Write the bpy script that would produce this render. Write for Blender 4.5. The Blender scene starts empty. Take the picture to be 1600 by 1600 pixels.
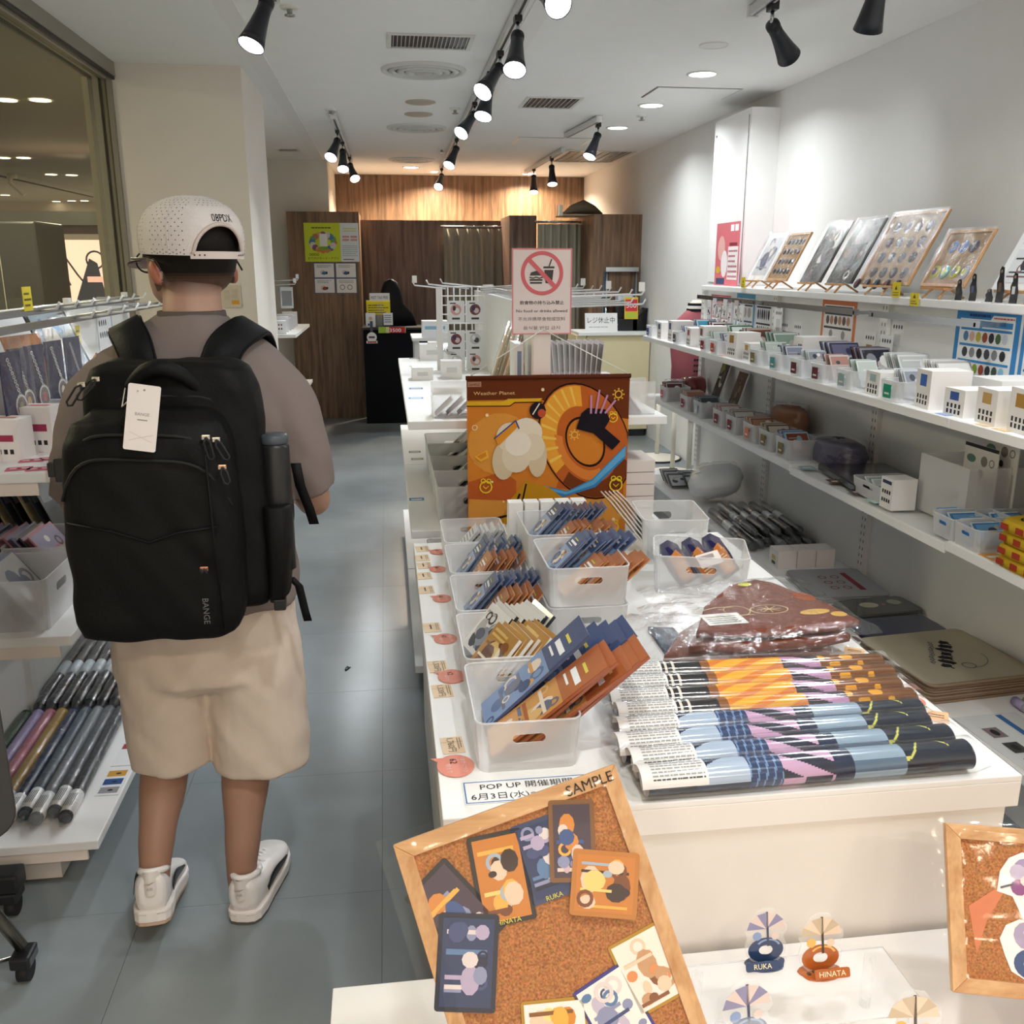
import bpy, bmesh, math, random
from mathutils import Matrix, Vector
rnd = random.Random(7)
SC = bpy.context.scene
COL = SC.collection
PI = math.pi

# ---------------------------------------------------------------- camera, world, exposure
FPX, CAMH = 1450.0, 1.58
TH = math.atan(385 / FPX)
PS = math.atan(200 * math.cos(TH) / FPX)
cam = bpy.data.cameras.new('camera')
cam.sensor_width = 36; cam.sensor_fit = 'HORIZONTAL'
cam.lens = FPX * 36 / 1600
cam.clip_start = 0.05; cam.clip_end = 100
cob = bpy.data.objects.new('camera', cam); COL.objects.link(cob)
cob.location = (0, 0, CAMH)
cob.rotation_euler = (PI / 2 - TH, 0, -PS)
SC.camera = cob
SC.view_settings.view_transform = 'Standard'
SC.view_settings.look = 'None'
SC.view_settings.gamma = 1
SC.view_settings.use_curve_mapping = False
SC.view_settings.exposure = 0.92
SC.cycles.max_bounces = 7; SC.cycles.diffuse_bounces = 4; SC.cycles.glossy_bounces = 3; SC.cycles.transparent_max_bounces = 14
SC.cycles.caustics_reflective = False; SC.cycles.caustics_refractive = False
W = bpy.data.worlds.new('world'); SC.world = W; W.use_nodes = True
W.node_tree.nodes['Background'].inputs[0].default_value = (1.0, 0.86, 0.75, 1)
W.node_tree.nodes['Background'].inputs[1].default_value = 0.62

CEIL = 2.62
def area(name, loc, size, power, color, rot=(0, 0, 0), shape='DISK'):
    l = bpy.data.lights.new(name, 'AREA'); l.energy = power; l.color = color
    l.shape = shape; l.size = size
    o = bpy.data.objects.new(name, l); COL.objects.link(o)
    o.location = loc; o.rotation_euler = rot
    return o

# ---------------------------------------------------------------- measuring: a point on a plane of the place
_fw = Vector((math.sin(PS) * math.cos(TH), math.cos(PS) * math.cos(TH), -math.sin(TH)))
_rt = Vector((math.cos(PS), -math.sin(PS), 0)); _up = _rt.cross(_fw)
def _on(i, val, x, y):
    d = _fw + _rt * ((x - 800) / FPX) + _up * ((800 - y) / FPX)
    c = Vector((0, 0, CAMH))
    return c + d * ((val - c[i]) / d[i])
def PX(v, x, y): return _on(0, v, x, y)
def PY(v, x, y): return _on(1, v, x, y)
def PZ(v, x, y): return _on(2, v, x, y)

# ---------------------------------------------------------------- colours and materials
def lin(c):
    if isinstance(c, str):
        c = c.lstrip('#'); c = [int(c[i:i + 2], 16) / 255 for i in (0, 2, 4)]
    return tuple((x / 12.92 if x <= .04045 else ((x + .055) / 1.055) ** 2.4) for x in c[:3])
MATS = {}
def nodes(name):
    m = bpy.data.materials.new(name); m.use_nodes = True
    nt = m.node_tree; MATS[name] = m
    return m, nt, nt.nodes, nt.links, nt.nodes['Principled BSDF']
def bump(nt, N, L, bs, scale, strength, dist=.002, detail=3, coords='Object', stretch=None):
    tc = N.new('ShaderNodeTexCoord'); no = N.new('ShaderNodeTexNoise'); bu = N.new('ShaderNodeBump')
    no.inputs['Scale'].default_value = scale; no.inputs['Detail'].default_value = detail
    src = tc.outputs[coords]
    if stretch:
        mp = N.new('ShaderNodeMapping'); mp.inputs['Scale'].default_value = stretch
        L.new(src, mp.inputs[0]); src = mp.outputs[0]
    L.new(src, no.inputs['Vector']); L.new(no.outputs[0], bu.inputs['Height'])
    bu.inputs['Strength'].default_value = strength; bu.inputs['Distance'].default_value = dist
    L.new(bu.outputs[0], bs.inputs['Normal'])
    return no
def vmat(name, rough=.5, metal=0., spec=.5, coat=0., bs=None, emit=0., vary=0.):
    """a surface whose colour is the piece's own colour, with a little procedural unevenness"""
    m, nt, N, L, p = nodes(name)
    a = N.new('ShaderNodeAttribute'); a.attribute_name = 'Col'
    out = a.outputs['Color']
    if vary:
        tc = N.new('ShaderNodeTexCoord'); no = N.new('ShaderNodeTexNoise'); no.inputs['Scale'].default_value = 9
        L.new(tc.outputs['Object'], no.inputs['Vector'])
        mr = N.new('ShaderNodeMapRange'); mr.inputs[3].default_value = 1 - vary; mr.inputs[4].default_value = 1 + vary
        L.new(no.outputs[0], mr.inputs[0])
        mx = N.new('ShaderNodeMix'); mx.data_type = 'RGBA'; mx.blend_type = 'MULTIPLY'; mx.inputs[0].default_value = 1
        L.new(out, mx.inputs[6]); L.new(mr.outputs[0], mx.inputs[7]); out = mx.outputs[2]
    L.new(out, p.inputs['Base Color'])
    p.inputs['Roughness'].default_value = rough; p.inputs['Metallic'].default_value = metal
    p.inputs['Specular IOR Level'].default_value = spec; p.inputs['Coat Weight'].default_value = coat
    p.inputs['Coat Roughness'].default_value = .08
    if emit:
        L.new(out, p.inputs['Emission Color']); p.inputs['Emission Strength'].default_value = emit
    if bs: bump(nt, N, L, p, *bs)
    return m
vmat('paint', .45, bs=(60, .06), vary=.02)
vmat('wallpaint', .75, spec=.3, bs=(180, .12, .001), vary=.02)
vmat('paper', .6, spec=.3)
vmat('gloss', .18, coat=.4)
vmat('plastic', .35)
vmat('black', .4, bs=(300, .1, .0005))
vmat('metal', .25, metal=1.)
vmat('cloth', .9, spec=.15, bs=(420, .5, .0012), vary=.06)
vmat('nylon', .6, spec=.2, bs=(160, .35, .002), vary=.12)
vmat('skin', .5, spec=.35, bs=(90, .12, .001), vary=.07)
vmat('hairmat', .7, spec=.3, bs=(500, .6, .002), vary=.3)
vmat('leather', .4, bs=(120, .12, .001), vary=.02)
vmat('foam', .9, spec=.1)
vmat('glow', .5, emit=6.)
vmat('screen', .4, emit=1.1)
vmat('rubber', .7)

def wood(name, c0, c1, scale=1., rough=.45, axis='z'):
    m, nt, N, L, p = nodes(name)
    tc = N.new('ShaderNodeTexCoord'); mp = N.new('ShaderNodeMapping')
    s = {'z': (26, 26, 1.6), 'x': (1.6, 26, 26), 'y': (26, 1.6, 26)}[axis]
    mp.inputs['Scale'].default_value = [v * scale for v in s]
    n1 = N.new('ShaderNodeTexNoise'); n1.inputs['Scale'].default_value = 1.; n1.inputs['Detail'].default_value = 6
    n1.inputs['Distortion'].default_value = .5
    n2 = N.new('ShaderNodeTexNoise'); n2.inputs['Scale'].default_value = 5.; n2.inputs['Detail'].default_value = 4
    L.new(tc.outputs['Object'], mp.inputs[0]); L.new(mp.outputs[0], n1.inputs['Vector']); L.new(mp.outputs[0], n2.inputs['Vector'])
    ad = N.new('ShaderNodeMath'); ad.operation = 'MULTIPLY_ADD'; ad.inputs[1].default_value = .35
    L.new(n2.outputs[0], ad.inputs[0]); L.new(n1.outputs[0], ad.inputs[2])
    cr = N.new('ShaderNodeValToRGB')
    cr.color_ramp.elements[0].position = .42; cr.color_ramp.elements[0].color = (*lin(c0), 1)
    cr.color_ramp.elements[1].position = .85; cr.color_ramp.elements[1].color = (*lin(c1), 1)
    L.new(ad.outputs[0], cr.inputs[0]); L.new(cr.outputs[0], p.inputs['Base Color'])
    p.inputs['Roughness'].default_value = rough
    bu = N.new('ShaderNodeBump'); bu.inputs['Strength'].default_value = .15; bu.inputs['Distance'].default_value = .001
    L.new(ad.outputs[0], bu.inputs['Height']); L.new(bu.outputs[0], p.inputs['Normal'])
    return m
wood('walnut', '#4a3626', '#937256', 1.)
wood('walnut_dark', '#4c3a33', '#836a5d', 1.)
wood('pine', '#b98350', '#dcae7c', 1.6, .5)
wood('pine_x', '#b98350', '#dcae7c', 1.6, .5, 'x')
wood('pine_y', '#b98350', '#dcae7c', 1.6, .5, 'y')

def cork(name='cork', c0='#8a4f22', c1='#d08a4c'):
    m, nt, N, L, p = nodes(name)
    tc = N.new('ShaderNodeTexCoord'); v = N.new('ShaderNodeTexNoise'); v.inputs['Scale'].default_value = 330; v.inputs['Detail'].default_value = 5
    v2 = N.new('ShaderNodeTexVoronoi'); v2.inputs['Scale'].default_value = 240
    L.new(tc.outputs['Object'], v.inputs['Vector']); L.new(tc.outputs['Object'], v2.inputs['Vector'])
    cr = N.new('ShaderNodeValToRGB'); e = cr.color_ramp.elements
    e[0].position = .3; e[0].color = (*lin(c0), 1); e[1].position = .68; e[1].color = (*lin(c1), 1)
    L.new(v.outputs[0], cr.inputs[0])
    mx = N.new('ShaderNodeMix'); mx.data_type = 'RGBA'; mx.blend_type = 'MULTIPLY'; mx.inputs[0].default_value = .35
    L.new(cr.outputs[0], mx.inputs[6]); L.new(v2.outputs['Color'], mx.inputs[7])
    mr = N.new('ShaderNodeMix'); mr.data_type = 'RGBA'; mr.inputs[0].default_value = .55
    L.new(mx.outputs[2], mr.inputs[6]); L.new(cr.outputs[0], mr.inputs[7])
    L.new(mr.outputs[2], p.inputs['Base Color']); p.inputs['Roughness'].default_value = .85
    bu = N.new('ShaderNodeBump'); bu.inputs['Strength'].default_value = .4; bu.inputs['Distance'].default_value = .001
    L.new(v.outputs[0], bu.inputs['Height']); L.new(bu.outputs[0], p.inputs['Normal'])
cork()
cork('cork_pale', '#8f6c42', '#bd9a6c')

def floor_mat():
    m, nt, N, L, p = nodes('vinyl')
    tc = N.new('ShaderNodeTexCoord'); g = N.new('ShaderNodeNewGeometry')
    n = N.new('ShaderNodeTexNoise'); n.inputs['Scale'].default_value = 1.3; n.inputs['Detail'].default_value = 8
    n2 = N.new('ShaderNodeTexNoise'); n2.inputs['Scale'].default_value = 60; n2.inputs['Detail'].default_value = 3
    L.new(g.outputs['Position'], n.inputs['Vector']); L.new(g.outputs['Position'], n2.inputs['Vector'])
    cr = N.new('ShaderNodeValToRGB'); e = cr.color_ramp.elements
    e[0].position = .3; e[0].color = (*lin('#777f83'), 1); e[1].position = .75; e[1].color = (*lin('#929a9d'), 1)
    ad = N.new('ShaderNodeMath'); ad.operation = 'MULTIPLY_ADD'; ad.inputs[1].default_value = .0
    L.new(n2.outputs[0], ad.inputs[0]); L.new(n.outputs[0], ad.inputs[2])
    sb = N.new('ShaderNodeMath'); sb.operation = 'SUBTRACT'; sb.inputs[1].default_value = .0
    L.new(ad.outputs[0], sb.inputs[0]); L.new(sb.outputs[0], cr.inputs[0]); L.new(cr.outputs[0], p.inputs['Base Color'])
    mr = N.new('ShaderNodeMapRange'); mr.inputs[3].default_value = .2; mr.inputs[4].default_value = .3
    L.new(n.outputs[0], mr.inputs[0]); L.new(mr.outputs[0], p.inputs['Roughness'])
    bu = N.new('ShaderNodeBump'); bu.inputs['Strength'].default_value = .03; bu.inputs['Distance'].default_value = .004
    n3 = N.new('ShaderNodeTexNoise'); n3.inputs['Scale'].default_value = 5; L.new(g.outputs['Position'], n3.inputs['Vector'])
    L.new(n3.outputs[0], bu.inputs['Height']); L.new(bu.outputs[0], p.inputs['Normal'])
floor_mat()

def clear(name, tint, fac, rough=.1, bs=None, gloss=1.0, vcol=False):
    """see-through plastic: part straight through, part its own pale body and shine"""
    m, nt, N, L, p = nodes(name)
    if vcol:
        a = N.new('ShaderNodeAttribute'); a.attribute_name = 'Col'; L.new(a.outputs['Color'], p.inputs['Base Color'])
    else:
        p.inputs['Base Color'].default_value = (*lin(tint), 1)
    p.inputs['Roughness'].default_value = rough
    p.inputs['Specular IOR Level'].default_value = .5 * gloss
    tr = N.new('ShaderNodeBsdfTransparent'); mx = N.new('ShaderNodeMixShader')
    lw = N.new('ShaderNodeLayerWeight'); lw.inputs[0].default_value = .25
    ma = N.new('ShaderNodeMapRange'); ma.inputs[3].default_value = fac; ma.inputs[4].default_value = min(1, fac + .45)
    L.new(lw.outputs['Facing'], ma.inputs[0]); L.new(ma.outputs[0], mx.inputs[0])
    L.new(tr.outputs[0], mx.inputs[1]); L.new(p.outputs[0], mx.inputs[2])
    L.new(mx.outputs[0], N['Material Output'].inputs['Surface'])
    if bs:
        bump(nt, N, L, p, *bs); L.new(p.inputs['Normal'].links[0].from_socket, lw.inputs['Normal'])
    return m
clear('frost', '#f2f3f4', .30, .3)
clear('acryl', '#f6f7f8', .10, .04)
clear('acryl_print', '#ffffff', .9, .1, vcol=True)

def film(name, amount, scale, strength):
    """cling film: see-through with crumpled highlights"""
    m, nt, N, L, p = nodes(name)
    N.remove(p)
    gl = N.new('ShaderNodeBsdfGlossy'); gl.inputs['Roughness'].default_value = .12; gl.inputs['Color'].default_value = (1, 1, 1, 1)
    tr = N.new('ShaderNodeBsdfTransparent'); mx = N.new('ShaderNodeMixShader'); fr = N.new('ShaderNodeLayerWeight'); fr.inputs[0].default_value = .5
    pw = N.new('ShaderNodeMath'); pw.operation = 'POWER'; pw.inputs[1].default_value = 4; L.new(fr.outputs['Facing'], pw.inputs[0])
    tc = N.new('ShaderNodeTexCoord'); no = N.new('ShaderNodeTexNoise'); bu = N.new('ShaderNodeBump')
    no.inputs['Scale'].default_value = scale; no.inputs['Detail'].default_value = 5; no.inputs['Distortion'].default_value = .6
    bu.inputs['Strength'].default_value = strength; bu.inputs['Distance'].default_value = .006
    L.new(tc.outputs['Object'], no.inputs['Vector']); L.new(no.outputs[0], bu.inputs['Height'])
    L.new(bu.outputs[0], gl.inputs['Normal']); L.new(bu.outputs[0], fr.inputs['Normal'])
    ma = N.new('ShaderNodeMath'); ma.operation = 'MULTIPLY_ADD'; ma.inputs[1].default_value = .6; ma.inputs[2].default_value = amount
    ma.use_clamp = True
    L.new(pw.outputs[0], ma.inputs[0]); L.new(ma.outputs[0], mx.inputs[0])
    L.new(tr.outputs[0], mx.inputs[1]); L.new(gl.outputs[0], mx.inputs[2])
    L.new(mx.outputs[0], N['Material Output'].inputs['Surface'])
film('film', .09, 30, 1.2)
film('film_smooth', .03, 9, .25)

def glass_mat():
    m, nt, N, L, p = nodes('window_glass'); N.remove(p)
    gl = N.new('ShaderNodeBsdfGlossy'); gl.inputs['Roughness'].default_value = .0
    tr = N.new('ShaderNodeBsdfTransparent'); tr.inputs[0].default_value = (.80, .80, .70, 1)
    mx = N.new('ShaderNodeMixShader'); fr = N.new('ShaderNodeLayerWeight'); fr.inputs[0].default_value = .5
    pw = N.new('ShaderNodeMath'); pw.operation = 'POWER'; pw.inputs[1].default_value = 6
    ml = N.new('ShaderNodeMath'); ml.operation = 'MULTIPLY_ADD'; ml.inputs[1].default_value = .3; ml.inputs[2].default_value = .03
    L.new(fr.outputs['Facing'], pw.inputs[0]); L.new(pw.outputs[0], ml.inputs[0])
    L.new(ml.outputs[0], mx.inputs[0]); L.new(tr.outputs[0], mx.inputs[1]); L.new(gl.outputs[0], mx.inputs[2])
    L.new(mx.outputs[0], N['Material Output'].inputs['Surface'])
glass_mat()

# ---------------------------------------------------------------- mesh builder
WHITE = lin('#f1f1ef')
def fr(o, x=(1, 0, 0), y=(0, 1, 0)):
    x = Vector(x).normalized(); y = Vector(y); y = (y - x * y.dot(x)).normalized(); z = x.cross(y)
    return Matrix((( x.x, y.x, z.x, o[0]), (x.y, y.y, z.y, o[1]), (x.z, y.z, z.z, o[2]), (0, 0, 0, 1)))
def rz(a, o=(0, 0, 0)): return Matrix.Translation(o) @ Matrix.Rotation(a, 4, 'Z')
_txt = {}
def text_mesh(s):
    if s not in _txt:
        c = bpy.data.curves.new('t', 'FONT'); c.body = s; c.size = 1; c.resolution_u = 2
        o = bpy.data.objects.new('t', c); COL.objects.link(o)
        me = bpy.data.meshes.new_from_object(o.evaluated_get(bpy.context.evaluated_depsgraph_get()))
        vs = [v.co.copy() for v in me.vertices]; fs = [tuple(p.vertices) for p in me.polygons]
        bpy.data.objects.remove(o); bpy.data.curves.remove(c); bpy.data.meshes.remove(me)
        xs = [v.x for v in vs] or [0, 1]
        _txt[s] = (vs, fs, min(xs), max(xs))
    return _txt[s]
class B:
    def __init__(s, M=None, col='#ffffff'):
        s.V = []; s.F = []; s.C = []; s.S = []; s.M = M or Matrix.Identity(4); s.col = lin(col); s.smooth = False; s.k = 0.
    def up(s, z): s.k += 2.5e-5; return z + s.k
    def c(s, col): s.col = lin(col) if isinstance(col, str) else col; return s
    def vs(s, pts):
        n = len(s.V); s.V += [s.M @ Vector(p) for p in pts]; return n
    def f(s, idx): s.F.append(tuple(idx)); s.C.append(s.col); s.S.append(s.smooth)
    def poly(s, pts): n = s.vs(pts); s.f(range(n, n + len(pts))); return s
    def rect(s, x0, y0, x1, y1, z=0.):
        z = s.up(z); return s.poly(((x0, y0, z), (x1, y0, z), (x1, y1, z), (x0, y1, z)))
    def flat(s, pts, z=0.):
        z = s.up(z); return s.poly([(p[0], p[1], z) for p in pts])
    def disc(s, x, y, r, z=0., n=16, ry=None, a=0.):
        z = s.up(z); ry = ry or r; ca, sa = math.cos(a), math.sin(a)
        P = []
        for i in range(n):
            u, v = r * math.cos(2 * PI * i / n), ry * math.sin(2 * PI * i / n)
            P.append((x + u * ca - v * sa, y + u * sa + v * ca, z))
        return s.poly(P)
    def ring(s, x, y, r0, r1, z=0., n=28, a0=0., a1=2 * PI, k=1.):
        z = s.up(z)
        for i in range(n):
            A, Bq = a0 + (a1 - a0) * i / n, a0 + (a1 - a0) * (i + 1) / n
            s.poly([(x + r0 * math.cos(A), y + k * r0 * math.sin(A), z), (x + r1 * math.cos(A), y + k * r1 * math.sin(A), z),
                    (x + r1 * math.cos(Bq), y + k * r1 * math.sin(Bq), z), (x + r0 * math.cos(Bq), y + k * r0 * math.sin(Bq), z)])
        return s
    def line(s, pts, w, z=0.):
        for a, b in zip(pts, pts[1:]):
            a = Vector((a[0], a[1])); b = Vector((b[0], b[1])); d = b - a
            if d.length < 1e-6: continue
            n = Vector((-d.y, d.x)).normalized() * w / 2; e = d.normalized() * w * .3
            s.flat([a - n - e, b - n + e, b + n + e, a + n - e], z)
        return s
    def box(s, x0, x1, y0, y1, z0, z1):
        n = s.vs([(x, y, z) for z in (z0, z1) for y in (y0, y1) for x in (x0, x1)])
        for q in ((0, 2, 3, 1), (4, 5, 7, 6), (0, 1, 5, 4), (2, 6, 7, 3), (0, 4, 6, 2), (1, 3, 7, 5)): s.f([n + i for i in q])
        return s
    def cyl(s, p0, p1, r0, r1=None, n=12, caps=True):
        r1 = r0 if r1 is None else r1
        p0, p1 = Vector(p0), Vector(p1); d = (p1 - p0).normalized()
        u = d.cross(Vector((0, 0, 1)) if abs(d.z) < .9 else Vector((1, 0, 0))).normalized(); v = d.cross(u)
        ring = [u * math.cos(2 * PI * i / n) + v * math.sin(2 * PI * i / n) for i in range(n)]
        a = s.vs([p0 + q * r0 for q in ring]); b = s.vs([p1 + q * r1 for q in ring])
        sm = s.smooth; s.smooth = True
        for i in range(n): s.f((a + i, a + (i + 1) % n, b + (i + 1) % n, b + i))
        s.smooth = sm
        if caps: s.f([a + i for i in reversed(range(n))]); s.f([b + i for i in range(n)])
        return s
    def tube(s, pts, r, n=6, caps=True):
        P = [Vector(p) for p in pts]; rings = []
        up = None
        for i, p in enumerate(P):
            d = (P[min(i + 1, len(P) - 1)] - P[max(i - 1, 0)]).normalized()
            if up is None: up = d.cross(Vector((0, 0, 1)) if abs(d.z) < .9 else Vector((1, 0, 0))).normalized()
            up = (up - d * up.dot(d)).normalized(); v = d.cross(up)
            rr = r[i] if isinstance(r, (list, tuple)) else r
            rings.append([p + (up * math.cos(2 * PI * k / n) + v * math.sin(2 * PI * k / n)) * rr for k in range(n)])
        s.loft(rings, caps); return s
    def loft(s, rings, caps=True, closed=True):
        n = len(rings[0]); bs = [s.vs(r) for r in rings]
        sm = s.smooth; s.smooth = True
        for a, b in zip(bs, bs[1:]):
            for i in range(n if closed else n - 1): s.f((a + i, a + (i + 1) % n, b + (i + 1) % n, b + i))
        s.smooth = sm
        if caps: s.f([bs[0] + i for i in reversed(range(n))]); s.f([bs[-1] + i for i in range(n)])
        return s
    def lathe(s, prof, n=16, o=(0, 0, 0), caps=False):
        return s.loft([[(o[0] + r * math.cos(2 * PI * i / n), o[1] + r * math.sin(2 * PI * i / n), o[2] + z) for i in range(n)] for r, z in prof], caps)
    def prism(s, pts, z0, z1):
        n = len(pts); a = s.vs([(p[0], p[1], z0) for p in pts]); b = s.vs([(p[0], p[1], z1) for p in pts])
        s.f([a + i for i in reversed(range(n))]); s.f([b + i for i in range(n)])
        for i in range(n): s.f((a + i, a + (i + 1) % n, b + (i + 1) % n, b + i))
        return s
    def grid(s, fn, nu, nv):
        n = s.vs([fn(i / nu, j / nv) for j in range(nv + 1) for i in range(nu + 1)])
        sm = s.smooth; s.smooth = True
        for j in range(nv):
            for i in range(nu):
                a = n + j * (nu + 1) + i; s.f((a, a + 1, a + nu + 2, a + nu + 1))
        s.smooth = sm
        return s
    def text(s, t, size, x=0., y=0., z=0.0006, align='c', width=None, squash=1.):
        vs, fs, a, b = text_mesh(t); k = size
        kx = k * squash if width is None else width / max(b - a, 1e-3)
        ox = {'c': -(a + b) / 2, 'l': -a, 'r': -b}[align]
        n = s.vs([(x + (v.x + ox) * kx, y + v.y * k, z) for v in vs])
        for q in fs: s.f([n + i for i in q])
        return s
    def mesh(s, name):
        me = bpy.data.meshes.new(name)
        me.from_pydata([tuple(v) for v in s.V], [], s.F)
        ca = me.color_attributes.new('Col', 'FLOAT_COLOR', 'CORNER')
        buf = []
        for fc, c in zip(s.F, s.C): buf += [c[0], c[1], c[2], 1.] * len(fc)
        ca.data.foreach_set('color', buf)
        me.polygons.foreach_set('use_smooth', s.S)
        me.update()
        return me
    def build(s, name, mat, parent=None, bevel=0., weld=0., origin=None, label=None):
        me = s.mesh(name)
        return link(name, me, mat, parent, bevel, weld, origin, label)
def link(name, me, mat, parent=None, bevel=0., weld=0., origin=None, label=None):
    if bevel or weld:
        bm = bmesh.new(); bm.from_mesh(me)
        if weld: bmesh.ops.remove_doubles(bm, verts=bm.verts, dist=weld)
        if bevel:
            ed = [e for e in bm.edges if len(e.link_faces) == 2 and e.calc_face_angle(0) > .6]
            bmesh.ops.bevel(bm, geom=ed, offset=bevel, segments=2, profile=.6, affect='EDGES', clamp_overlap=True)
        bm.to_mesh(me); bm.free()
    if mat is not None:
        me.materials.clear(); me.materials.append(MATS[mat])
    o = bpy.data.objects.new(name, me); COL.objects.link(o)
    if origin is not None:
        me.transform(Matrix.Translation(-Vector(origin))); o.location = origin
    if parent is not None:
        o.parent = parent; o.matrix_parent_inverse = Matrix.Translation(-parent.location) if parent.type == 'EMPTY' else Matrix.Identity(4)
        if parent.type != 'EMPTY':
            pm = Matrix.Translation(parent.location)
            q = parent
            while q.parent is not None and q.parent.type == 'MESH':
                q = q.parent
            o.matrix_parent_inverse = pm.inverted()
    if label: o['label'] = label
    return o
def T(o, label, cat, group=None, kind=None):
    o['label'] = label
    if cat: o['category'] = cat
    if group: o['group'] = group
    if kind: o['kind'] = kind
    return o
def S(o, label=None):
    o['kind'] = 'structure'
    if label: o['label'] = label
    return o
def thing(name, loc, label, cat, group=None):
    e = bpy.data.objects.new(name, None); COL.objects.link(e); e.location = loc; e.empty_display_size = .05
    return T(e, label, cat, group)
def children(o): return [c for c in bpy.data.objects if c.parent == o]
def copy_tree(o, M, label=None, group=None, parent=None):
    """a copy of a thing with copies of its parts, moved by the matrix M (applied to the top object)"""
    c = o.copy(); COL.objects.link(c)
    if parent is None:
        c.matrix_world = M
        if label: c['label'] = label
        if group: c['group'] = group
    else:
        c.parent = parent
    for ch in list(o.children): copy_tree(ch, None, parent=c)
    return c
def remesh(name, b, voxel, mat, parent=None, smooth=8, colfn=None, extra=None):
    """one continuous skin over overlapping lofts"""
    me = b.mesh(name + '_src'); o = bpy.data.objects.new('tmp', me); COL.objects.link(o)
    md = o.modifiers.new('r', 'REMESH'); md.mode = 'VOXEL'; md.voxel_size = voxel; md.use_smooth_shade = True
    if smooth:
        sm = o.modifiers.new('s', 'SMOOTH'); sm.iterations = smooth; sm.factor = .5
    dg = bpy.context.evaluated_depsgraph_get()
    ne = bpy.data.meshes.new_from_object(o.evaluated_get(dg))
    bpy.data.objects.remove(o); bpy.data.meshes.remove(me)
    ne.name = name
    if extra: extra(ne)
    for a in list(ne.color_attributes): ne.color_attributes.remove(a)
    ca = ne.color_attributes.new('Col', 'FLOAT_COLOR', 'POINT')
    buf = []
    for v in ne.vertices:
        c = colfn(v.co) if colfn else b.col
        buf += [c[0], c[1], c[2], 1.]
    ca.data.foreach_set('color', buf)
    ne.polygons.foreach_set('use_smooth', [True] * len(ne.polygons))
    return link(name, ne, mat, parent)
def mixc(a, b, t): t = max(0., min(1., t)); return tuple(x + (y - x) * t for x, y in zip(a, b))
def rrect(w, h, r, n=4, cx=0., cy=0.):
    P = []
    for sx, sy, a0 in ((1, -1, -PI / 2), (1, 1, 0), (-1, 1, PI / 2), (-1, -1, PI)):
        for i in range(n + 1):
            a = a0 + PI / 2 * i / n
            P.append((cx + sx * (w / 2 - r) + r * math.cos(a), cy + sy * (h / 2 - r) + r * math.sin(a)))
    return P
def art(b, x0, y0, x1, y1, pal, seed, z=.0004, n=9):
    """plain abstract print: soft blobs, rings and bars in the given colours"""
    r = random.Random(seed); w, h = x1 - x0, y1 - y0
    b.c(pal[0]).rect(x0, y0, x1, y1, z)
    for i in range(n):
        b.c(pal[1 + i % (len(pal) - 1)]); zz = z + .00002 * (i + 1)
        k = r.random(); m = min(w, h)
        if k < .55:
            rr = m * r.uniform(.08, .22); rx = rr; ry = min(rr * r.uniform(.7, 1.5), h * .24)
            b.disc(x0 + rx * 1.3 + r.random() * (w - 2.6 * rx), y0 + ry * 1.3 + r.random() * (h - 2.6 * ry), rx, zz, 10, ry, 0)
        elif k < .75:
            rr = m * r.uniform(.1, .2)
            b.ring(x0 + rr + r.random() * (w - 2 * rr), y0 + rr + r.random() * (h - 2 * rr), rr * .6, rr, zz, 12)
        else:
            yy = y0 + r.uniform(.05, .85) * h; b.rect(x0 + w * .08, yy, x0 + w * r.uniform(.4, .92), yy + h * .05, zz)
    return b
def lines_print(b, x0, y0, x1, y1, rows, z=.0006, seed=1, col='#555555', fill=.6):
    """small print too fine to read: rows of short dashes"""
    r = random.Random(seed); b.c(col); dy = (y1 - y0) / rows
    for i in range(rows):
        x = x0; y = y1 - (i + .8) * dy
        end = x1 - r.random() * .25 * (x1 - x0)
        while x < end:
            w = (x1 - x0) * r.uniform(.05, .16); b.rect(x, y, min(x + w, x1), y + dy * fill * .6, z); x += w * 1.18
    return b

ORD = ['first', 'second', 'third', 'fourth', 'fifth', 'sixth', 'seventh', 'eighth', 'ninth', 'tenth', 'eleventh', 'twelfth', 'thirteenth']
def placer(proto):
    """first call moves the thing itself, later calls copy it with its parts"""
    st = {'n': 0}
    def put(M, label=None, group=None):
        st['n'] += 1
        if st['n'] == 1:
            proto.matrix_world = M
            if label: proto['label'] = label
            if group: proto['group'] = group
            return proto
        return copy_tree(proto, M, label, group)
    return put

# ================================================================ the room
WR, YB, XW = 2.45, 11.75, -1.42      # right wall, back wall, shop window plane
YP = 5.59                            # pillar front
fl = S(B(col='#4a4d4f').box(-12, 3.0, -4, 16, -.12, -.004).build('floor', 'rubber'), 'grey vinyl tile floor with a soft shine')
tb = B(col='#777777').box(.0005, .5995, .0005, .5995, -.004, 0)
tile_me = tb.mesh('floor_tile'); tile_me.materials.append(MATS['vinyl'])
for i in range(-5, 5):
    for j in range(-3, 19):
        x, y = -.06 + i * .6, -.28 + j * .6
        if i < -2 and j > 9: continue
        o = bpy.data.objects.new('floor_tile', tile_me); COL.objects.link(o); o.parent = fl; o.location = (x, y, 0)
cl = S(B(col='#f4f4f2').box(XW, 3.0, -4, 12, CEIL, CEIL + .1).build('ceiling', 'wallpaint'), 'white shop ceiling')
S(B(col='#efefed').box(WR, WR + .1, -4, 12, 0, CEIL).build('wall_right', 'wallpaint'), 'white right wall')
S(B(col='#e6e1d8').box(-1.4, 3.0, YB + .002, YB + .1, 0, CEIL).build('wall_back', 'wallpaint'))
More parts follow.
